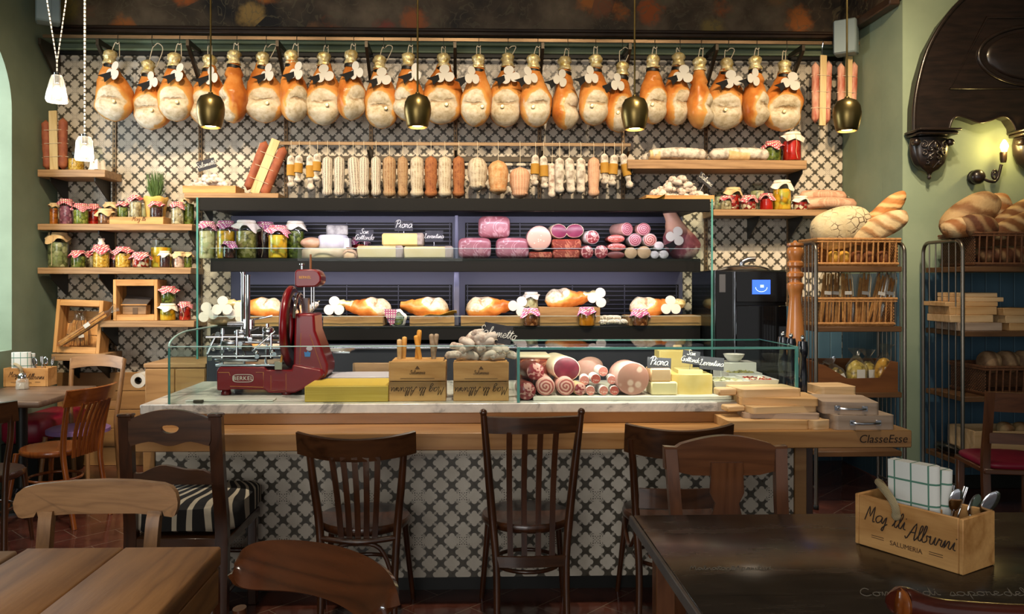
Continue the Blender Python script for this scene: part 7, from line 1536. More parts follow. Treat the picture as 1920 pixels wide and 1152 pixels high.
for k, px in enumerate((1858, 1895, 1930)): loaf('%s striped round loaf in the third-shelf basket of the right rack' % ORD[k], (WX(px, R2Y + .14), R2Y + .16 + .02 * k, WZ(684, 3.2, R2Y)), (20 * pm, .075, 21 * pm), 'stripe', (0, .3, .2 * k), 'round loaves in the third-shelf basket', k + 20)
# second shelf: stack of wooden boards tied with a strap
rn = random.Random(8); z_ = RZ2[1] + .001
def rboard(lab, px, w_, d_, th, y, z, rz, m_): s = T('wooden_board', lab, 'board', (WX(px, y), y, z), rz, 'wooden boards stacked on the right rack'); obj('board', MB().box(-w_ / 2, w_ / 2, 0, d_, 0, th, .003), MT[m_], s); return z + th + .0008
zq = z_
for k, (px, w_, th, m_, rz) in enumerate(((1838, .3, .055, 'board3', .0), (1822, .3, .05, 'board2', .02), (1825, .32, .055, 'board1', -.02), (1822, .36, .03, 'board1', .0), (1842, .3, .03, 'board2', .03), (1835, .26, .03, 'board2', 0))): zq = rboard('%s board from the bottom in the left stack on the right rack' % ORD[k], px, w_, .26, th, R2Y + .05 + .01 * k, zq, rz, m_)
zq = z_
for k, (px, w_, th, m_) in enumerate(((1930, .3, .05, 'board1'), (1920, .28, .05, 'board2'), (1908, .22, .05, 'board1'))): zq = rboard('%s board from the bottom in the short stack at the right edge' % ORD[k], px + 4, w_, .25, th, R2Y + .06, zq, 0, m_)
# bottom shelf: wooden box and dark bottles
zb_ = RZ2[3] + .001; s = crate('wooden_box', 'pale wooden box of bread on the lowest visible shelf of the right rack', 'box', (WX(1905, R2Y), R2Y + .03, zb_), .52, .3, .2, boards=1, mat='board2')
for k in range(2): loaf('small wrapped roll in the pale wooden box, %s' % ('left one', 'right one')[k], (WX(1888 + 30 * k, R2Y + .1), R2Y + .12, zb_ + .2), (.05, .05, .045), 'seed', (0, .2, 0), 'rolls in the pale wooden box', k + 50, 'bread_roll')
MT['bottle'] = plain('dark_bottle', '#15130f', .12, coat=.5)
for k, (px, dy) in enumerate(((1742, .40), (1756, .33), (1768, .24), (1784, .28), (1800, .16), (1818, .2), (1836, .12))):
    s = T('dark_bottle', '%s dark bottle from the left, lying on the lowest visible shelf of the right rack' % ORD[k], 'bottle', (WX(px, R2Y + dy) + .0, R2Y + .05, zb_ + .040), rot=(-PI / 2, 0, 0), group='dark bottles on the lowest rack shelf')
    s.location = (max(s.location.x, r2x0 + .06 + .0) if True else 0, R2Y + .36, zb_ + .040); s.location.x = r2x0 + .06 + k * .078; s.rotation_euler = (PI / 2, 0, 0)
    obj('bottle_glass', MB(60).lathe([(0, 0), (.037, 0), (.038, .01), (.038, .19), (.014, .25), (.014, .31), (0, .31)], 16), MT['bottle'], s)
# ------------------------------------------------------------------ chairs
MT['chairwood'] = MT['walnut']
MT['honey'] = wood('honey_chair', '#8a4a1c', '#66300f', 'z', 4, .25, .4); MT['honey_x'] = wood('honey_chair_rail', '#8a4a1c', '#66300f', 'x', 4, .25, .4)
MT['brownw'] = wood('brown_chair', '#6a4024', '#4c2a14', 'z', 4, .3, .3); MT['brownw_x'] = wood('brown_chair_rail', '#6a4024', '#4c2a14', 'x', 4, .3, .3)
MT['greyw'] = wood('worn_chair', '#8f6840', '#6d4b2b', 'z', 5, .45, .1); MT['greyw_x'] = wood('worn_chair_rail', '#987048', '#765332', 'x', 5, .42, .1)
def chair(lab, loc, rz, grp=None): return T('dining_chair', lab, 'chair', loc, rz, grp)
def round_seat(s, m, z=.46, r=.205, th=.028, yo=0.0):
    obj('seat', MB(50).lathe([(0, z - .006), (r * .55, z - .004), (r * .86, z), (r * .97, z), (r, z - .010), (r, z - th), (r * .93, z - th - .012), (0, z - th - .012)], 36, c=(0, yo, 0)), MT[m], s)
def leg(s, m, p0, p1, r0, r1, mid=None, name='leg'):
    pts = [p0, mid or tuple((a + b) / 2 for a, b in zip(p0, p1)), p1]; obj(name, MB(60).tube(pts, [r0, (r0 + r1) / 2, r1], 10, sub=3), MT[m], s)
def crest(s, m, w, h, z, y, bow, th=.016, lean=.04, dip=.0, rise=.0, name='crest_rail', ends=0.0, nu=20):
    """curved board; bow>0 pushes its middle back (-y)"""
    def fn(u, v):
        x = (u - .5) * w; q = (2 * u - 1); hh = h * (1 - ends * abs(q) ** 6)
        return (x, y - bow * (1 - q * q) - lean * (v - .5), z + (v - .5) * hh + rise * q * q - dip * (1 - q * q))
    obj(name, MB(35).slab(fn, nu, 6, th), MT[m], s)
# bentwood chair with five slats (second along the counter)
def bent_slat(lab, loc, rz, m='walnut', mx='walnut_x', slats=5, crest_w=.49, top=.875):
    s = chair(lab, loc, rz); round_seat(s, m)
    for q in (-1, 1):
        leg(s, m, (q * .165, .15, .435), (q * .205, .2, 0), .017, .011, (q * .18, .17, .25))
        obj('back_post', MB(60).tube([(q * .155, -.235, 0), (q * .155, -.205, .25), (q * .165, -.185, .46), (q * .185, -.215, .66), (q * .20, -.25, top - .04)], [.0135, .016, .018, .017, .014], 10, sub=4), MT[m], s)
    crest(s, mx, crest_w, .095, top - .05, -.245, .075, .014, .03, dip=.012, rise=.008)
    for k in range(slats): x = (k - (slats - 1) / 2) * .047; y_ = -.245 - .07 * (1 - (x / .24) ** 2); obj('slat', MB().slab(lambda u, v, x=x, y_=y_: (x * (1 - .25 * v) + (u - .5) * .024, y_ * (1 - v) + (-.20) * v + .02 * math.sin(PI * v), (top - .09) * (1 - v) + .415 * v), 2, 8, .009), MT[m], s)
    obj('slat_rail', MB(60).tube([(-.16, -.19, .415), (0, -.215, .405), (.16, -.19, .415)], .012, 10, sub=5), MT[m], s)
    obj('hoop', MB(60).tube([(-.145, -.2, .12), (-.14, -.198, .26), (-.09, -.2, .375), (0, -.205, .395), (.09, -.2, .375), (.14, -.198, .26), (.145, -.2, .12)], .0095, 10, sub=4), MT[m], s)
    obj('leg_ring', MB(60).tube([(.155 * math.cos(a), .155 * math.sin(a), .23) for a in [2 * PI * i / 30 for i in range(30)]], .009, 8, closed=True), MT[m], s); return s
bent_slat('dark bentwood chair with five slats and a curved crest, second along the counter', (WX(682, 3.58), 3.60, 0), .0)
# chair with a straight top rail and four long slats (third)
s = chair('dark tall-backed chair with straight top rail and long slats, third along the counter', (WX(988, 3.6), 3.62, 0), .03); round_seat(s, 'walnut')
for q in (-1, 1):
    leg(s, 'walnut', (q * .16, .15, .435), (q * .195, .19, 0), .017, .012)
    obj('back_post', MB(60).tube([(q * .15, -.24, 0), (q * .15, -.20, .28), (q * .165, -.18, .47), (q * .185, -.205, .7), (q * .207, -.245, .945)], [.0135, .016, .019, .018, .014], 10, sub=4), MT['walnut'], s)
    obj('finial', MB(60).ell((q * .208, -.247, .952), (.016, .016, .016), 12, 8), MT['walnut'], s)
crest(s, 'walnut_x', .395, .07, .898, -.232, .03, .017, .012, ends=0)
for k in range(4): x = (k - 1.5) * .066; obj('slat', MB().slab(lambda u, v, x=x: (x * (1 - .1 * v) + (u - .5) * .024, -.255 * (1 - v) - .20 * v + .035 * math.sin(PI * v), .87 * (1 - v) + .31 * v), 2, 8, .010), MT['walnut'], s)
obj('lower_rail', MB().slab(lambda u, v: ((u - .5) * .31, -.20 - .015 * (1 - (2 * u - 1) ** 2), .285 + .045 * v), 10, 2, .016), MT['walnut_x'], s); obj('leg_ring', MB(60).tube([(.15 * math.cos(a), .15 * math.sin(a), .24) for a in [2 * PI * i / 30 for i in range(30)]], .009, 8, closed=True), MT['walnut'], s)
# plain bentwood with only a crest (fourth)
s = chair('dark bentwood chair with an open back and bent crest, fourth at the counter', (WX(1255, 3.62), 3.66, 0), -.04); round_seat(s, 'walnut')
for q in (-1, 1):
    leg(s, 'walnut', (q * .16, .15, .435), (q * .2, .2, 0), .017, .011); obj('back_post', MB(60).tube([(q * .175, -.25, 0), (q * .165, -.21, .25), (q * .175, -.19, .46), (q * .19, -.215, .68), (q * .208, -.25, .83)], [.0135, .016, .018, .017, .015], 10, sub=4), MT['walnut'], s)
    obj('side_brace', MB(60).tube([(q * .175, -.19, .40), (q * .19, -.10, .32), (q * .185, .06, .38), (q * .165, .14, .42)], .0095, 8, sub=4), MT['walnut'], s)
crest(s, 'walnut_x', .46, .125, .82, -.235, .07, .015, .03, dip=.008, rise=.012); obj('leg_ring', MB(60).tube([(.15 * math.cos(a), .15 * math.sin(a), .24) for a in [2 * PI * i / 30 for i in range(30)]], .009, 8, closed=True), MT['walnut'], s); obj('back_bar', MB().slab(lambda u, v: ((u - .5) * .33, -.205 - .02 * (1 - (2 * u - 1) ** 2), .52 + .085 * v), 10, 2, .012), MT['walnut_x'], s)
# ladder-back with zebra cushion (first)
s = chair('dark ladder-back chair with a zebra-striped cushion, first at the counter from the left', (WX(320, 3.28) + .005, 3.56, 0), -.02)
def stile(q, x0, x1, top, yb, yt, w_=.042, d_=.032, m='walnut', nm='back_post'):
    mb = MB(40); P = [(x0, yb - .0, 0), (x0 + (x1 - x0) * .3, yb + .03, .45), (x0 + (x1 - x0) * .65, (yb + yt) / 2 + .01, .7), (x1, yt, top)]; P = catmull(P, 5); vs = []; fs = []
    for i, p in enumerate(P): vs += [(p.x - w_ / 2, p.y - d_ / 2, p.z), (p.x + w_ / 2, p.y - d_ / 2, p.z), (p.x + w_ / 2, p.y + d_ / 2, p.z), (p.x - w_ / 2, p.y + d_ / 2, p.z)]
    for i in range(len(P) - 1): fs += [[i * 4 + k, i * 4 + (k + 1) % 4, i * 4 + 4 + (k + 1) % 4, i * 4 + 4 + k] for k in range(4)]
    fs += [[0, 1, 2, 3], [len(vs) - 4 + k for k in range(4)]]; obj(nm, mb.add(vs, fs), MT[m], s)
for q in (-1, 1): stile(q, q * .19, q * .182, .955, -.24, -.275, .052, .035)
for q in (-1, 1): obj('post_cap', MB().box(q * .182 - .03, q * .182 + .03, -.297, -.253, .955, .968, .004), MT['walnut'], s)
# top rail with hand hole
N_ = 48; outer = []; inner = []
for i in range(N_):
    a = 2 * PI * i / N_; cx, cz = math.cos(a), math.sin(a)
    k = 1 / max(abs(cx) / .166, abs(cz) / .075 if cz > 0 else abs(cz) / .065); x, z = cx * k, cz * k
    if abs(x) >= .166 - 1e-6: z = max(-.069, min(.04, z))
    if cz > 0 and abs(x) < .166 - 1e-6: z = .04 + .04 * (1 - (x / .166) ** 2)
    if cz < 0 and abs(x) < .166 - 1e-6: z = -.058 - .009 * math.cos(x / .166 * 2 * PI * 1.0)
    outer.append((x, z)); inner.append((.037 * cx, .006 + (.012 if cz > 0 else .022) * cz))
vs = []; fs = []
for d in (-.285, -.263):
    vs += [(x, d - .006, .905 + z) for x, z in outer] + [(x, d - .006, .905 + z) for x, z in inner]
for i in range(N_):
    j = (i + 1) % N_
    fs += [[i, j, N_ + j, N_ + i], [2 * N_ + i, 2 * N_ + j, 3 * N_ + j, 3 * N_ + i], [i, j, 2 * N_ + j, 2 * N_ + i], [N_ + i, N_ + j, 3 * N_ + j, 3 * N_ + i]]
obj('top_rail', MB(40).add(vs, fs), MT['walnut_x'], s)
pl = [(-.165, .675), (.165, .675), (.165, .725), (.15, .72)] + [(.15 - .3 * i / 12, .72 + .028 * math.sin(PI * i / 12) + .008 * math.cos(3 * PI * i / 12)) for i in range(1, 12)] + [(-.15, .72), (-.165, .725)]
obj('middle_rail', MB(40).prism(pl, -.262, -.240, 'xz'), MT['walnut_x'], s)
obj('seat_frame', MB().box(-.215, .215, -.225, .245, .405, .445, .004), MT['walnut_x'], s)
for q in (-1, 1): obj('leg', MB(40).box(q * .19 - .02, q * .19 + .02, .195, .235, 0, .404, .003), MT['walnut'], s)
for q in (-1, 1): obj('side_stretcher', MB(60).tube([(q * .192, -.21, .2), (q * .19, .21, .2)], .012, 8), MT['walnut'], s)
obj('front_stretcher', MB(60).tube([(-.19, .215, .25), (.19, .215, .25)], .012, 8), MT['walnut'], s)
t = NT('zebra_fabric'); v = t.co((1, 1, .6)); s_ = t.sep(v); n = t.noise(v, 2.2, 2)
ang = t.math('DIVIDE', t.math('ADD', s_[0], -.04), t.math('SUBTRACT', .42, s_[1])); f = t.math('ABSOLUTE', t.math('SUBTRACT', t.math('FRACT', t.math('ADD', t.math('MULTIPLY', ang, 8.5), t.math('MULTIPLY', n, 2.4))), .5))
MT['zebra'] = t.set(t.mix(t.sst(f, .19, .16), '#1c1a1a', '#c4b9a4'), .9)
def cushion(w_, d_, h_, z, yo):
    def fn(p): return min(1.0 / max(abs(p.x), abs(p.y), abs(p.z)), (abs(p.x) ** 7 + abs(p.y) ** 7 + abs(p.z) ** 5) ** (-1 / 6))
    return MB(60).ell((0, yo, z), (w_ / 2, d_ / 2, h_ / 2), 36, 16, fn)
cu = tag(obj('seat_cushion', cushion(.44, .47, .13, .066, 0), MT['zebra'], loc=(s.location.x + .01, s.location.y + .03, .4462)), 'zebra-striped black and cream cushion on the ladder-back chair', 'cushion')
# splat-back chair behind the dark table (fifth)
s = chair('dark reddish chair with a vase-shaped splat, tucked behind the dark table', (WX(1403, 2.78), 2.80, 0), PI)
for q in (-1, 1): stile(q, q * .19, q * .212, .865, -.20, -.235, .045, .034, 'brownw')
pl = [(-.235, .79), (-.13, .765), (0, .762), (.13, .765), (.235, .79), (.237, .875), (.19, .872)] + [(.17 - .34 * i / 12, .885 + .030 * math.sin(PI * i / 12)) for i in range(13)] + [(-.19, .872), (-.237, .875)]
obj('crest_rail', MB(40).prism(pl, -.255, -.222, 'xz'), MT['brownw_x'], s)
sp = [(-.035, .45), (-.075, .50), (-.06, .60), (-.045, .66), (-.065, .70), (-.06, .815)]; obj('splat', MB(40).prism(sp + [(-a, b) for a, b in sp[::-1]], -.221, -.208, 'xz'), MT['brownw'], s)
obj('seat', MB(50).prism([(-.19, -.21), (.19, -.21), (.22, .1), (.2, .21), (-.2, .21), (-.22, .1)], .43, .46, 'xy'), MT['brownw_x'], s)
for q in (-1, 1): obj('leg', MB(40).box(q * .185 - .019, q * .185 + .019, .16, .198, 0, .429, .003), MT['brownw'], s)
# foreground bentwood armchair back
s = chair('glossy dark bentwood chair with a broad curved crest in the near foreground', (-.461, 1.604, 0), PI - .60); round_seat(s, 'walnut', r=.2)
def fn(u, v):
    a = (u - .5) * 1.26; q = abs(2 * u - 1); R_ = .37 + .045 * v; h_ = .098 * math.sqrt(max(.02, 1 - q ** 9))
    return (R_ * math.sin(a), .14 - R_ * math.cos(a) * 1.0 - .012 * v, .846 + (v - .5) * h_ - .012 * q * q)
obj('crest_rail', MB(60).slab(fn, 44, 8, .013), wood('glossy_crest', '#4e2813', '#2e1509', 'x', 3, .16, .6, .03), s)
for q in (-1, 1): leg(s, 'walnut', (q * .15, .14, .43), (q * .19, .19, 0), .017, .011); obj('back_post', MB(60).tube([(q * .16, -.24, 0), (q * .155, -.2, .44), (q * .175, -.175, .62), (q * .18, -.155, .76)], .016, 10, sub=4), MT['walnut'], s)
obj('back_hoop', MB(60).tube([(-.11, -.19, .45), (-.10, -.215, .58), (-.05, -.232, .665), (0, -.236, .68), (.05, -.232, .665), (.10, -.215, .58), (.11, -.19, .45)], .011, 10, sub=4), MT['walnut'], s)
# chair at the timber table: worn plank crest with scrolled ends
s = chair('worn brown chair with a scroll-ended plank crest, behind the timber table', (WX(200, 2.65), 2.40, 0), PI)
c_ = [(.235, -.05), (.245, -.045), (.256, -.02), (.258, .0), (.25, .03), (.232, .046), (.20, .053), (.1, .056), (0, .057)]; ce = [(0, -.05), (.10, -.05), (.17, -.05), (.195, -.05), (.198, -.033), (.206, -.05)]
pl = [(-a, b) for a, b in ce[::-1]] + ce[1:] + c_[:-1] + [(0, .057)] + [(-a, b) for a, b in c_[:-1][::-1]]
mb = MB(40).prism([(a, .80 + b) for a, b in pl], -.012, .012, 'xz'); mb.v = [(x, y - .25 + 1.0 * x * x, z) for x, y, z in mb.v]; obj('crest_rail', mb, MT['greyw_x'], s)
for q in (-1, 1): stile(q, q * .165, q * .172, .765, -.20, -.218, .042, .03, 'greyw'); obj('peg', MB(60).cyl((q * .172, -.24, .768), .007, .012, 10, axis='y'), MT['greyw'], s)
obj('seat', MB(50).box(-.2, .2, -.2, .2, .43, .46, .008), MT['greyw_x'], s)
for q in (-1, 1): obj('leg', MB(40).box(q * .175 - .018, q * .175 + .018, .15, .186, 0, .429, .003), MT['greyw'], s)
# chair whose rolled crest end shows at the bottom right
s = chair('red-brown chair whose rolled crest end shows at the bottom right corner', (WX(1690, 1.5) + .29, 1.86 - .06, 0), 0)
MT['redw_x'] = wood('redbrown_chair', '#4a1c10', '#30100a', 'x', 4, .25, .4)
obj('crest_rail', MB(60).tube([(-.275, -.275, .878), (-.265, -.273, .878), (-.20, -.285, .868), (0, -.30, .862), (.20, -.285, .868), (.27, -.273, .878)], [.030, .031, .022, .020, .022, .031], 14, sub=5), MT['redw_x'], s)
obj('crest_end', MB(60).lathe([(0, -.004), (.026, -.003), (.031, .004), (.028, .01), (0, .01)], 20, axis='x'), MT['honey'], s, loc=(-.281, -.276, .878))
for q in (-1, 1): stile(q, q * .18, q * .21, .86, -.25, -.283, .035, .03, 'walnut'); obj('leg', MB(40).box(q * .18 - .018, q * .18 + .018, .16, .196, 0, .429, .003), MT['walnut'], s)
obj('seat', MB(50).box(-.2, .2, -.22, .21, .43, .46, .008), MT['redw_x'], s); obj('back_board', MB().slab(lambda u, v: ((u - .5) * .34, -.262 - .02 * (1 - (2 * u - 1) ** 2), .56 + .1 * v), 10, 2, .012), MT['redw_x'], s)
# ------------------------------------------------------------------ timber table front left, second table beside it, dark table
MT['timber'] = wood('timber_top', '#a87848', '#7a5230', 'y', 3.2, .62, 0, .35); MT['timber2'] = wood('timber_top_grey', '#9a7c62', '#7c6148', 'y', 3.0, .5, 0, .3)
def table(lab, x0, x1, y0, y1, z, th, planks, m, legm, ap=.10, lw=.06, r_=.005, name='dining_table', inset=.04):
    s = T(name, lab, 'table', ((x0 + x1) / 2, (y0 + y1) / 2, 0)); a, b = (x1 - x0) / 2, (y1 - y0) / 2
    for k in range(planks): obj('top_plank', MB(60).box(-a + 2 * a * k / planks + .0008, -a + 2 * a * (k + 1) / planks - .0008, -b, b, z - th, z, r_), MT[m], s)
    for qy in (-1, 1): obj('apron', MB().box(-a + inset, a - inset, qy * (b - inset) - .011, qy * (b - inset) + .011, z - th - ap, z - th - .001, .002), MT[m], s)
    for qx in (-1, 1):
        obj('apron', MB().box(qx * (a - inset) - .011, qx * (a - inset) + .011, -b + inset + .012, b - inset - .012, z - th - ap, z - th - .001, .002), MT[m], s)
        for qy in (-1, 1): obj('leg', MB().box(qx * (a - inset - .02) - lw / 2, qx * (a - inset - .02) + lw / 2, qy * (b - inset - .02) - lw / 2, qy * (b - inset - .02) + lw / 2, 0, z - th - .001, .004), MT[legm], s)
    return s
TY = 1500 * .75 / (1020 - 530)
table('pale timber table with rounded edges in the left foreground', ON(63, 1020, .75)[0], ON(418, 1022, .75)[0], 1.40, TY, .75, .055, 2, 'timber', 'honey', inset=.012)
table('greyer timber table at the left edge, beside the pale one', ON(63, 1022, .75)[0] - .80, ON(60, 1022, .75)[0] - .012, 1.40, TY - .02, .75, .05, 2, 'timber2', 'honey')
t = NT('dark_table_top'); v = t.co((.25, 1.2, 1)); n = t.noise(v, 9, 5, .65); n2 = t.noise(v, 60, 3)
pl_ = t.math('FRACT', t.math('MULTIPLY', t.sep(t.co())[1], 7.5)); ln = t.math('LESS_THAN', pl_, .018)
MT['darktop'] = t.set(t.mix(ln, t.ramp(t.math('ADD', t.math('MULTIPLY', n, .6), t.math('MULTIPLY', n2, .4)), [(.3, '#17120e'), (.55, '#2a221b'), (.75, '#3e342a')]), '#0c0907'), t.ramp(n, [(.3, '#666666'), (.7, '#999999')]))
MT['darkedge'] = plain('dark_table_edge', '#4d4540', .6, c2='#5c534c', scale=10)
DY = 1500 * .75 / (969 - 530); dx0 = ON(1190, 971, .75)[0]
s = T('dark_table', 'big dark stained table in the right foreground with faded chalk writing on its top', 'table', (dx0, DY, 0)); dw, dd = 1.5, .86
obj('top', MB(60).box(0, dw, -dd, 0, .725, .75, .003), MT['darktop'], s); obj('edge_strip', MB().box(-.012, -.0005, -dd, 0, .718, .7495, .002), MT['darkedge'], s)
for qx in (.08, dw - .08):
    for qy in (-.08, -dd + .08): obj('leg', MB().box(qx - .03, qx + .03, qy - .03, qy + .03, 0, .724, .004), MT['brownw'], s)
for yy in (-.05, -dd + .05): obj('apron', MB().box(.04, dw - .04, yy - .01, yy + .01, .63, .724, .002), MT['brownw_x'], s)
MT['chalk_faint'] = plain('faded_chalk', '#6f675b', .9)
def flat_script(txt, px, py, h, w_scale=1.0):
    x, y = ON(px, py, .75); o = obj('lettering', script(txt, h, .0010), MT['chalk_faint'], s, loc=(x - dx0, y - DY, .7508), rot=(-PI / 2 , 0, 0)); o.rotation_euler = (-PI / 2 + PI, 0, 0); o.rotation_euler = (-PI / 2, 0, 0); return o
for tx, px, py, h_ in (('Malnatari', 1335, 1069, .014), ('&', 1376, 1069, .014), ('Aperitivi', 1413, 1069, .014), ('Condividi', 1690, 1118, .024), ('sapore', 1832, 1118, .024), ('della', 1925, 1118, .024)): flat_script(tx, px, py, h_)
# ------------------------------------------------------------------ caddies of napkins and cutlery
MT['napkin_w'] = plain('white_napkin', '#d3d4cf', .9, bump=.3, bscale=80)
def napkin_mat(name, line, base):
    t = NT(name); s_ = t.sep(t.co()); g = t.math('MAXIMUM', t.math('LESS_THAN', t.math('ABSOLUTE', t.math('SUBTRACT', t.math('FRACT', t.math('MULTIPLY', t.math('ADD', s_[0], .5), 21)), .5)), .045), t.math('LESS_THAN', t.math('ABSOLUTE', t.math('SUBTRACT', t.math('FRACT', t.math('MULTIPLY', t.math('ADD', s_[2], .01), 17)), .5)), .045))
    t.bump(t.noise(t.co(), 20, 3), .3, .004); return t.set(t.mix(g, base, line), .9)
MT['napkin'] = napkin_mat('checked_napkin', '#4d7a68', '#d2d3cd')
def caddy(lab, A, B, d, h, z, lettering=True):
    w_ = math.hypot(B[0] - A[0], B[1] - A[1]); rz = math.atan2(B[1] - A[1], B[0] - A[0]); th = .010
    c = T('napkin_caddy', lab, 'crate', (A[0], A[1], z + .001), rz, 'pine napkin caddies on the tables')
    obj('front_board', MB().box(.012, w_ - .012, 0, th, .0, h, .002), MT['pine'], c); obj('back_board', MB().box(.012, w_ - .012, d - th, d, 0, h, .002), MT['pine'], c)
    for q in (0, w_ - .0115): obj('end_board', MB().box(q, q + .0115, 0, d, 0, h, .002), MT['pine'], c)
    obj('base', MB().box(.012, w_ - .012, th + .0005, d - th - .0005, 0, .008, .001), MT['pine'], c); obj('divider', MB().box(w_ * .66, w_ * .66 + .008, th + .0005, d - th - .0005, .0085, h - .008, .001), MT['pine'], c)
    if lettering:
        obj('lettering', script('Maj lli', h * .15, h * .011), MT['ink'], c, loc=(w_ * .3, -.0012, h * .53)); obj('lettering', script('Alburni', h * .15, h * .011), MT['ink'], c, loc=(w_ * .72, -.0012, h * .40))
        obj('small_lettering', text_mesh('SALUMERIA', h * .125, .0004), MT['ink_soft'], c, loc=(w_ * .50, -.0008, h * .17), rot=FRONT)
        for xx in (.23, .77):
            for dz in (0, .04): obj('rule_line', MB().box(w_ * (xx - .06), w_ * (xx + .06), -.0009, .0005, h * (.21 + dz), h * (.222 + dz), 0), MT['ink_soft'], c)
    # rope handle from back to front across the box
    obj('rope_handle', MB(60).tube([(w_ * .43, -.008, h * .78), (w_ * .425, -.014, h * .97), (w_ * .35, -.004, h * 1.12), (w_ * .20, .03, h * 1.22), (w_ * .09, .07, h * 1.2), (w_ * .05, .11, h * 1.06), (w_ * .07, d - .022, h * .85)], .0105, 10, sub=5), MT['rope'], c)
    for yy in (-.018, ): obj('rope_knot', MB(60).ell((w_ * .43, yy + .008, h * .78), (.013, .010, .013), 12, 8), MT['rope'], c)
    return c, w_, rz
t = NT('hemp_rope'); s_ = t.sep(t.co()); tw = t.math('ABSOLUTE', t.math('SINE', t.math('MULTIPLY', t.math('ADD', s_[1], t.math('ADD', s_[2], s_[0])), 620))); t.bump(tw, .8, .006); MT['rope'] = t.set(t.ramp(tw, [(0, '#8a7854'), (.7, '#c8b48c')]), .95)
def rel(c, x, y, z):
    r = c.rotation_euler.z; return (c.location.x + x * math.cos(r) - y * math.sin(r), c.location.y + x * math.sin(r) + y * math.cos(r), c.location.z + z)
def napkins(c, lab, x, d, h, w_, n=2, tilt=0.0, grp=None):
    p = T('napkins', lab, 'napkins', rel(c, x, d * .5, .0095), c.rotation_euler.z, grp)
    def sheet(y0, r_, hh, ww): return MB(60).tube([(-ww / 2, y0 - r_, 0), (-ww / 2, y0 - r_, 0)], .001)
    for k in range(n):
        yy = -.03 + .045 * k; prof = [(-w_ / 2, yy - .018), (-w_ * .2, yy - .021), (w_ * .36, yy - .019), (w_ / 2 - .004, yy - .010), (w_ / 2, yy), (w_ / 2 - .004, yy + .010), (w_ * .36, yy + .019), (-w_ / 2, yy + .016)]
        obj('folded_napkin', MB(60).prism(prof, 0, h - .012 * k, 'xy'), MT['napkin'], p, rot=(0, tilt * (k - .3), 0))
    return p
def spoon(grp, lab, loc, rot, L=.2, fork=False, woodh=False):
    s = T('fork' if fork else 'spoon', lab, 'cutlery', loc, rot=rot, group=grp)
    obj('handle', MB(60).tube([(0, 0, 0), (0, .002, L * .35), (0, 0, L * .68)], [.006, .004, .003], 8, sub=3), MT['mill' if woodh else 'chrome'], s)
    if fork:
        for k in range(4): obj('tine', MB(60).tube([(0, 0, L * .68), ((k - 1.5) * .006, .003, L * .76), ((k - 1.5) * .006, .002, L)], .0016, 6), MT['chrome'], s)
    else: obj('bowl', MB(60).ell((0, .002, L * .83), (.019, .004, L * .17), 16, 10), MT['chrome'], s)
    return s
A, B, C_ = ON(1603, 1019, .75), ON(1806, 1081, .75), ON(1877, 1062, .75)
hh = (1081 - 976) / (1500 * .75 / (1081 - 530) and (1081 - 530) / .75)
c, w_, rz = caddy('pine caddy of napkins and cutlery on the dark table, branded lettering on its side', A, B, .155, hh, .75)
napkins(c, 'white napkins with green checks standing in the caddy on the dark table', w_ * .50, .155, .245, .135, 2, .04)
for k, (xx, yy, r_, fk, wd) in enumerate(((.80, .5, (.1, .15, 0), 0, 0), (.83, .35, (-.15, .35, .3), 1, 0), (.86, .6, (.2, .45, 0), 0, 0), (.78, .65, (.12, .30, .5), 1, 0), (.88, .4, (-.1, .62, .2), 0, 0), (.84, .72, (.25, .42, 0), 0, 1))):
    spoon('cutlery in the caddy on the dark table', '%s piece of cutlery from the left in the caddy on the dark table' % ORD[k] if not wd else 'piece of cutlery with a wooden handle in the caddy on the dark table', rel(c, w_ * (xx - .1), .155 * yy, .0095), r_, .19 + .01 * (k % 3), fk, wd)
# corner table on the left
ty0, ty1 = 1500 * .75 / (750 - 530), 1500 * .75 / (721 - 530); tx1 = ON(88, 748, .75)[0] + .02
s = T('corner_table', 'grey-brown pedestal table in the left corner, under the cut glass pendants', 'table', (tx1 - .32, (ty0 + ty1) / 2, 0)); dd = (ty1 - ty0) / 2
obj('top', MB(60).box(-.30, .32, -dd, dd, .71, .75, .006), wood('grey_table_top', '#7d6552', '#5c4838', 'x', 3, .35), s); px_ = WX(35, ty0 + .35) - s.location.x
obj('pillar', MB(60).lathe([(.036, 0.03), (.036, .68), (.09, .70), (.09, .709), (0, .709)], 20, c=(px_, 0, 0)), MT['black'], s)
obj('base', MB(60).lathe([(0, 0), (.29, 0), (.29, .012), (.2, .035), (.08, .07), (.05, .10), (0, .10)], 48, c=(px_, 0, 0), fn=lambda a, r, z: (r, z * (1 + .22 * abs(math.sin(18 * a))))), plain('cast_iron', '#2c2c2e', .35, .7), s)
A, B = ON(6, 726, .75), ON(87, 726, .75); c, w_, rz = caddy('pine caddy of napkins and cutlery on the corner table at the left', A, (B[0], B[1] + .02), .14, (726 - 692) * (1500 * .75 / (726 - 530)) / 1500 * 1.02, .75)
napkins(c, 'white napkins with green checks in the caddy on the corner table', w_ * .36, .14, .235, .13, 2, .03)
for k, xx in enumerate((.70, .76, .82, .88)): spoon('cutlery in the caddy on the corner table', '%s piece of cutlery from the left in the caddy on the corner table' % ORD[k], rel(c, w_ * xx, .07 + .01 * (k % 2), .0095), (.05 * (-1) ** k, .12 * (k - 1.5), 0), .2, k % 2 == 1)
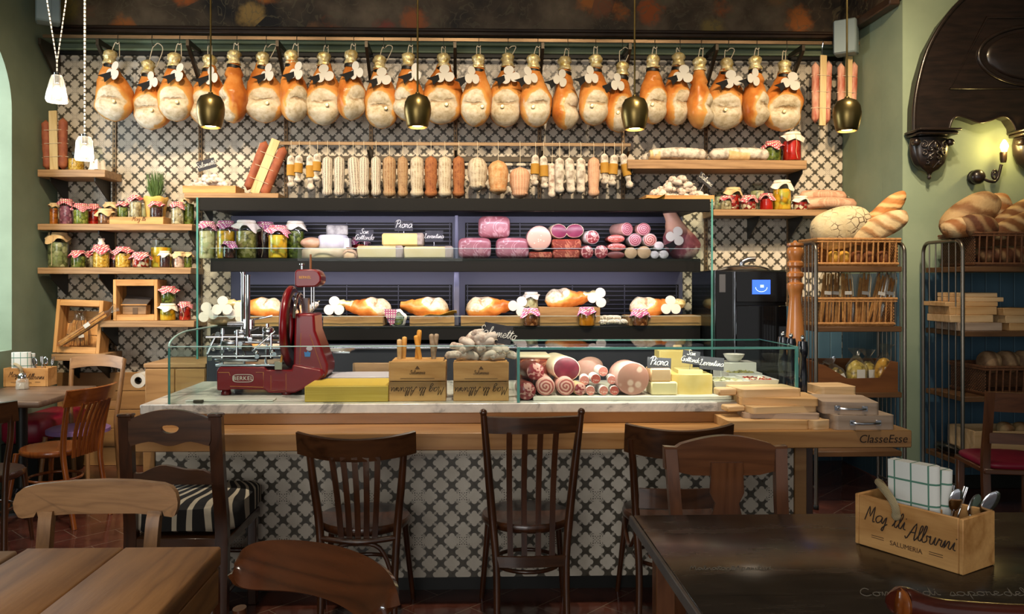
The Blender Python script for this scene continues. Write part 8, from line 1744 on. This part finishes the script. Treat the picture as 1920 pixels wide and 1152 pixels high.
x, y = ON(42, 730, .75); s = T('salt_shaker', 'small clear glass shaker in front of the caddy on the corner table', 'shaker', (x, y, .751)); obj('glass_body', MB(40).lathe([(0, 0), (.042, 0), (.044, .01), (.040, .06), (.03, .075), (0, .076)], 8), MT['crystal'], s); obj('salt', MB(40).lathe([(0, .004), (.037, .004), (.034, .045), (0, .047)], 8), MT['china'], s); obj('cap', MB(60).lathe([(.03, .0765), (.03, .095), (.02, .11), (0, .113)], 18), MT['chrome'], s)
# red bench along the back wall
s = T('red_bench', 'low bench with a deep red padded seat in the left corner, behind the pedestal table', 'bench', (XL, 5.86, 0)); MT['redpad'] = plain('red_leather', '#8c1530', .45, c2='#7a1028', scale=6)
obj('seat_pad', MB(60).box(.005, .30, 0, .72, .33, .50, .03), MT['redpad'], s); obj('base', MB().box(.006, .27, .02, .70, 0, .329, .004), MT['fr_black'], s)
# chairs at the corner table
s = chair('honey-brown slatted chair with a wooden seat, side on at the corner table', (WX(105, 5.15), 5.14, 0), PI / 2 - .22); round_seat(s, 'honey', .465, .2)
for q in (-1, 1):
    leg(s, 'honey', (q * .15, .15, .44), (q * .19, .2, 0), .017, .012); obj('back_post', MB(60).tube([(q * .165, -.27, 0), (q * .16, -.21, .3), (q * .17, -.195, .47), (q * .185, -.225, .68), (q * .195, -.26, .83)], [.015, .017, .018, .017, .015], 10, sub=4), MT['honey'], s)
crest(s, 'honey_x', .46, .10, .80, -.255, .06, .015, .03)
for k in range(6): x = (k - 2.5) * .046; y_ = -.255 - .055 * (1 - (x / .23) ** 2); obj('slat', MB().slab(lambda u, v, x=x, y_=y_: (x * (1 - .15 * v) + (u - .5) * .026, y_ * (1 - v) + (-.21) * v + .02 * math.sin(PI * v), .76 * (1 - v) + .42 * v), 2, 8, .010), MT['honey'], s)
obj('leg_ring', MB(60).tube([(.155 * math.cos(a), .155 * math.sin(a), .27) for a in [2 * PI * i / 30 for i in range(30)]], .009, 8, closed=True), MT['honey'], s)
s = chair('pale wooden chair with a lilac seat, behind the honey-brown one', (WX(142, 5.8) + .01, 5.82, 0), PI - .08); obj('seat', MB(60).lathe([(0, .462), (.19, .465), (.21, .455), (.21, .43), (0, .425)], 32), plain('lilac_seat', '#8a6a9e', .6), s)
for q in (-1, 1): leg(s, 'greyw', (q * .15, .15, .42), (q * .18, .19, 0), .017, .012); obj('back_post', MB(60).tube([(q * .175, -.25, 0), (q * .17, -.20, .44), (q * .185, -.21, .62), (q * .20, -.26, .93)], .017, 10, sub=4), MT['greyw'], s)
crest(s, 'greyw_x', .40, .085, .895, -.245, .03, .016, .02, dip=-.02); obj('cross_rail', MB().slab(lambda u, v: ((u - .5) * .36, -.205, .585 + .035 * v), 8, 2, .014), MT['greyw_x'], s)
s = chair('dark bentwood chair cut off by the left edge of the photo', (WX(-62, 4.35), 4.50, 0), .25); round_seat(s, 'walnut', .46, .2)
for q in (-1, 1): leg(s, 'walnut', (q * .155, .15, .43), (q * .19, .2, 0), .017, .011); obj('back_post', MB(60).tube([(q * .165, -.24, 0), (q * .16, -.2, .45), (q * .19, -.22, .68), (q * .2, -.25, .84)], .016, 10, sub=4), MT['walnut'], s)
crest(s, 'walnut_x', .46, .11, .82, -.24, .06, .015, .03, dip=.01); obj('leg_ring', MB(60).tube([(.15 * math.cos(a), .15 * math.sin(a), .25) for a in [2 * PI * i / 30 for i in range(30)]], .009, 8, closed=True), MT['walnut'], s)
# wooden chair with red seat at the right edge
s = chair('brown wooden chair with a red seat pad, in front of the right rack', (WX(1862, 4.45) + .2, 4.62, 0), -.18)
for q in (-1, 1): stile(q, q * .19, q * .2, .885, -.20, -.245, .04, .035, 'brownw')
crest(s, 'brownw_x', .40, .11, .83, -.235, .03, .018, .015); crest(s, 'brownw_x', .38, .06, .62, -.21, .02, .016, .0, name='middle_rail')
obj('seat', MB().box(-.21, .21, -.2, .21, .41, .44, .005), MT['brownw_x'], s); obj('seat_pad', MB(60).ell((0, .005, .458), (.205, .205, .035), 28, 10, lambda p: (abs(p.x) ** 5 + abs(p.y) ** 5 + abs(p.z) ** 2.5) ** (-1 / 4)), MT['redpad'], s, label='red seat pad')
for q in (-1, 1): obj('leg', MB(40).box(q * .185 - .018, q * .185 + .018, .165, .2, 0, .409, .003), MT['brownw'], s)
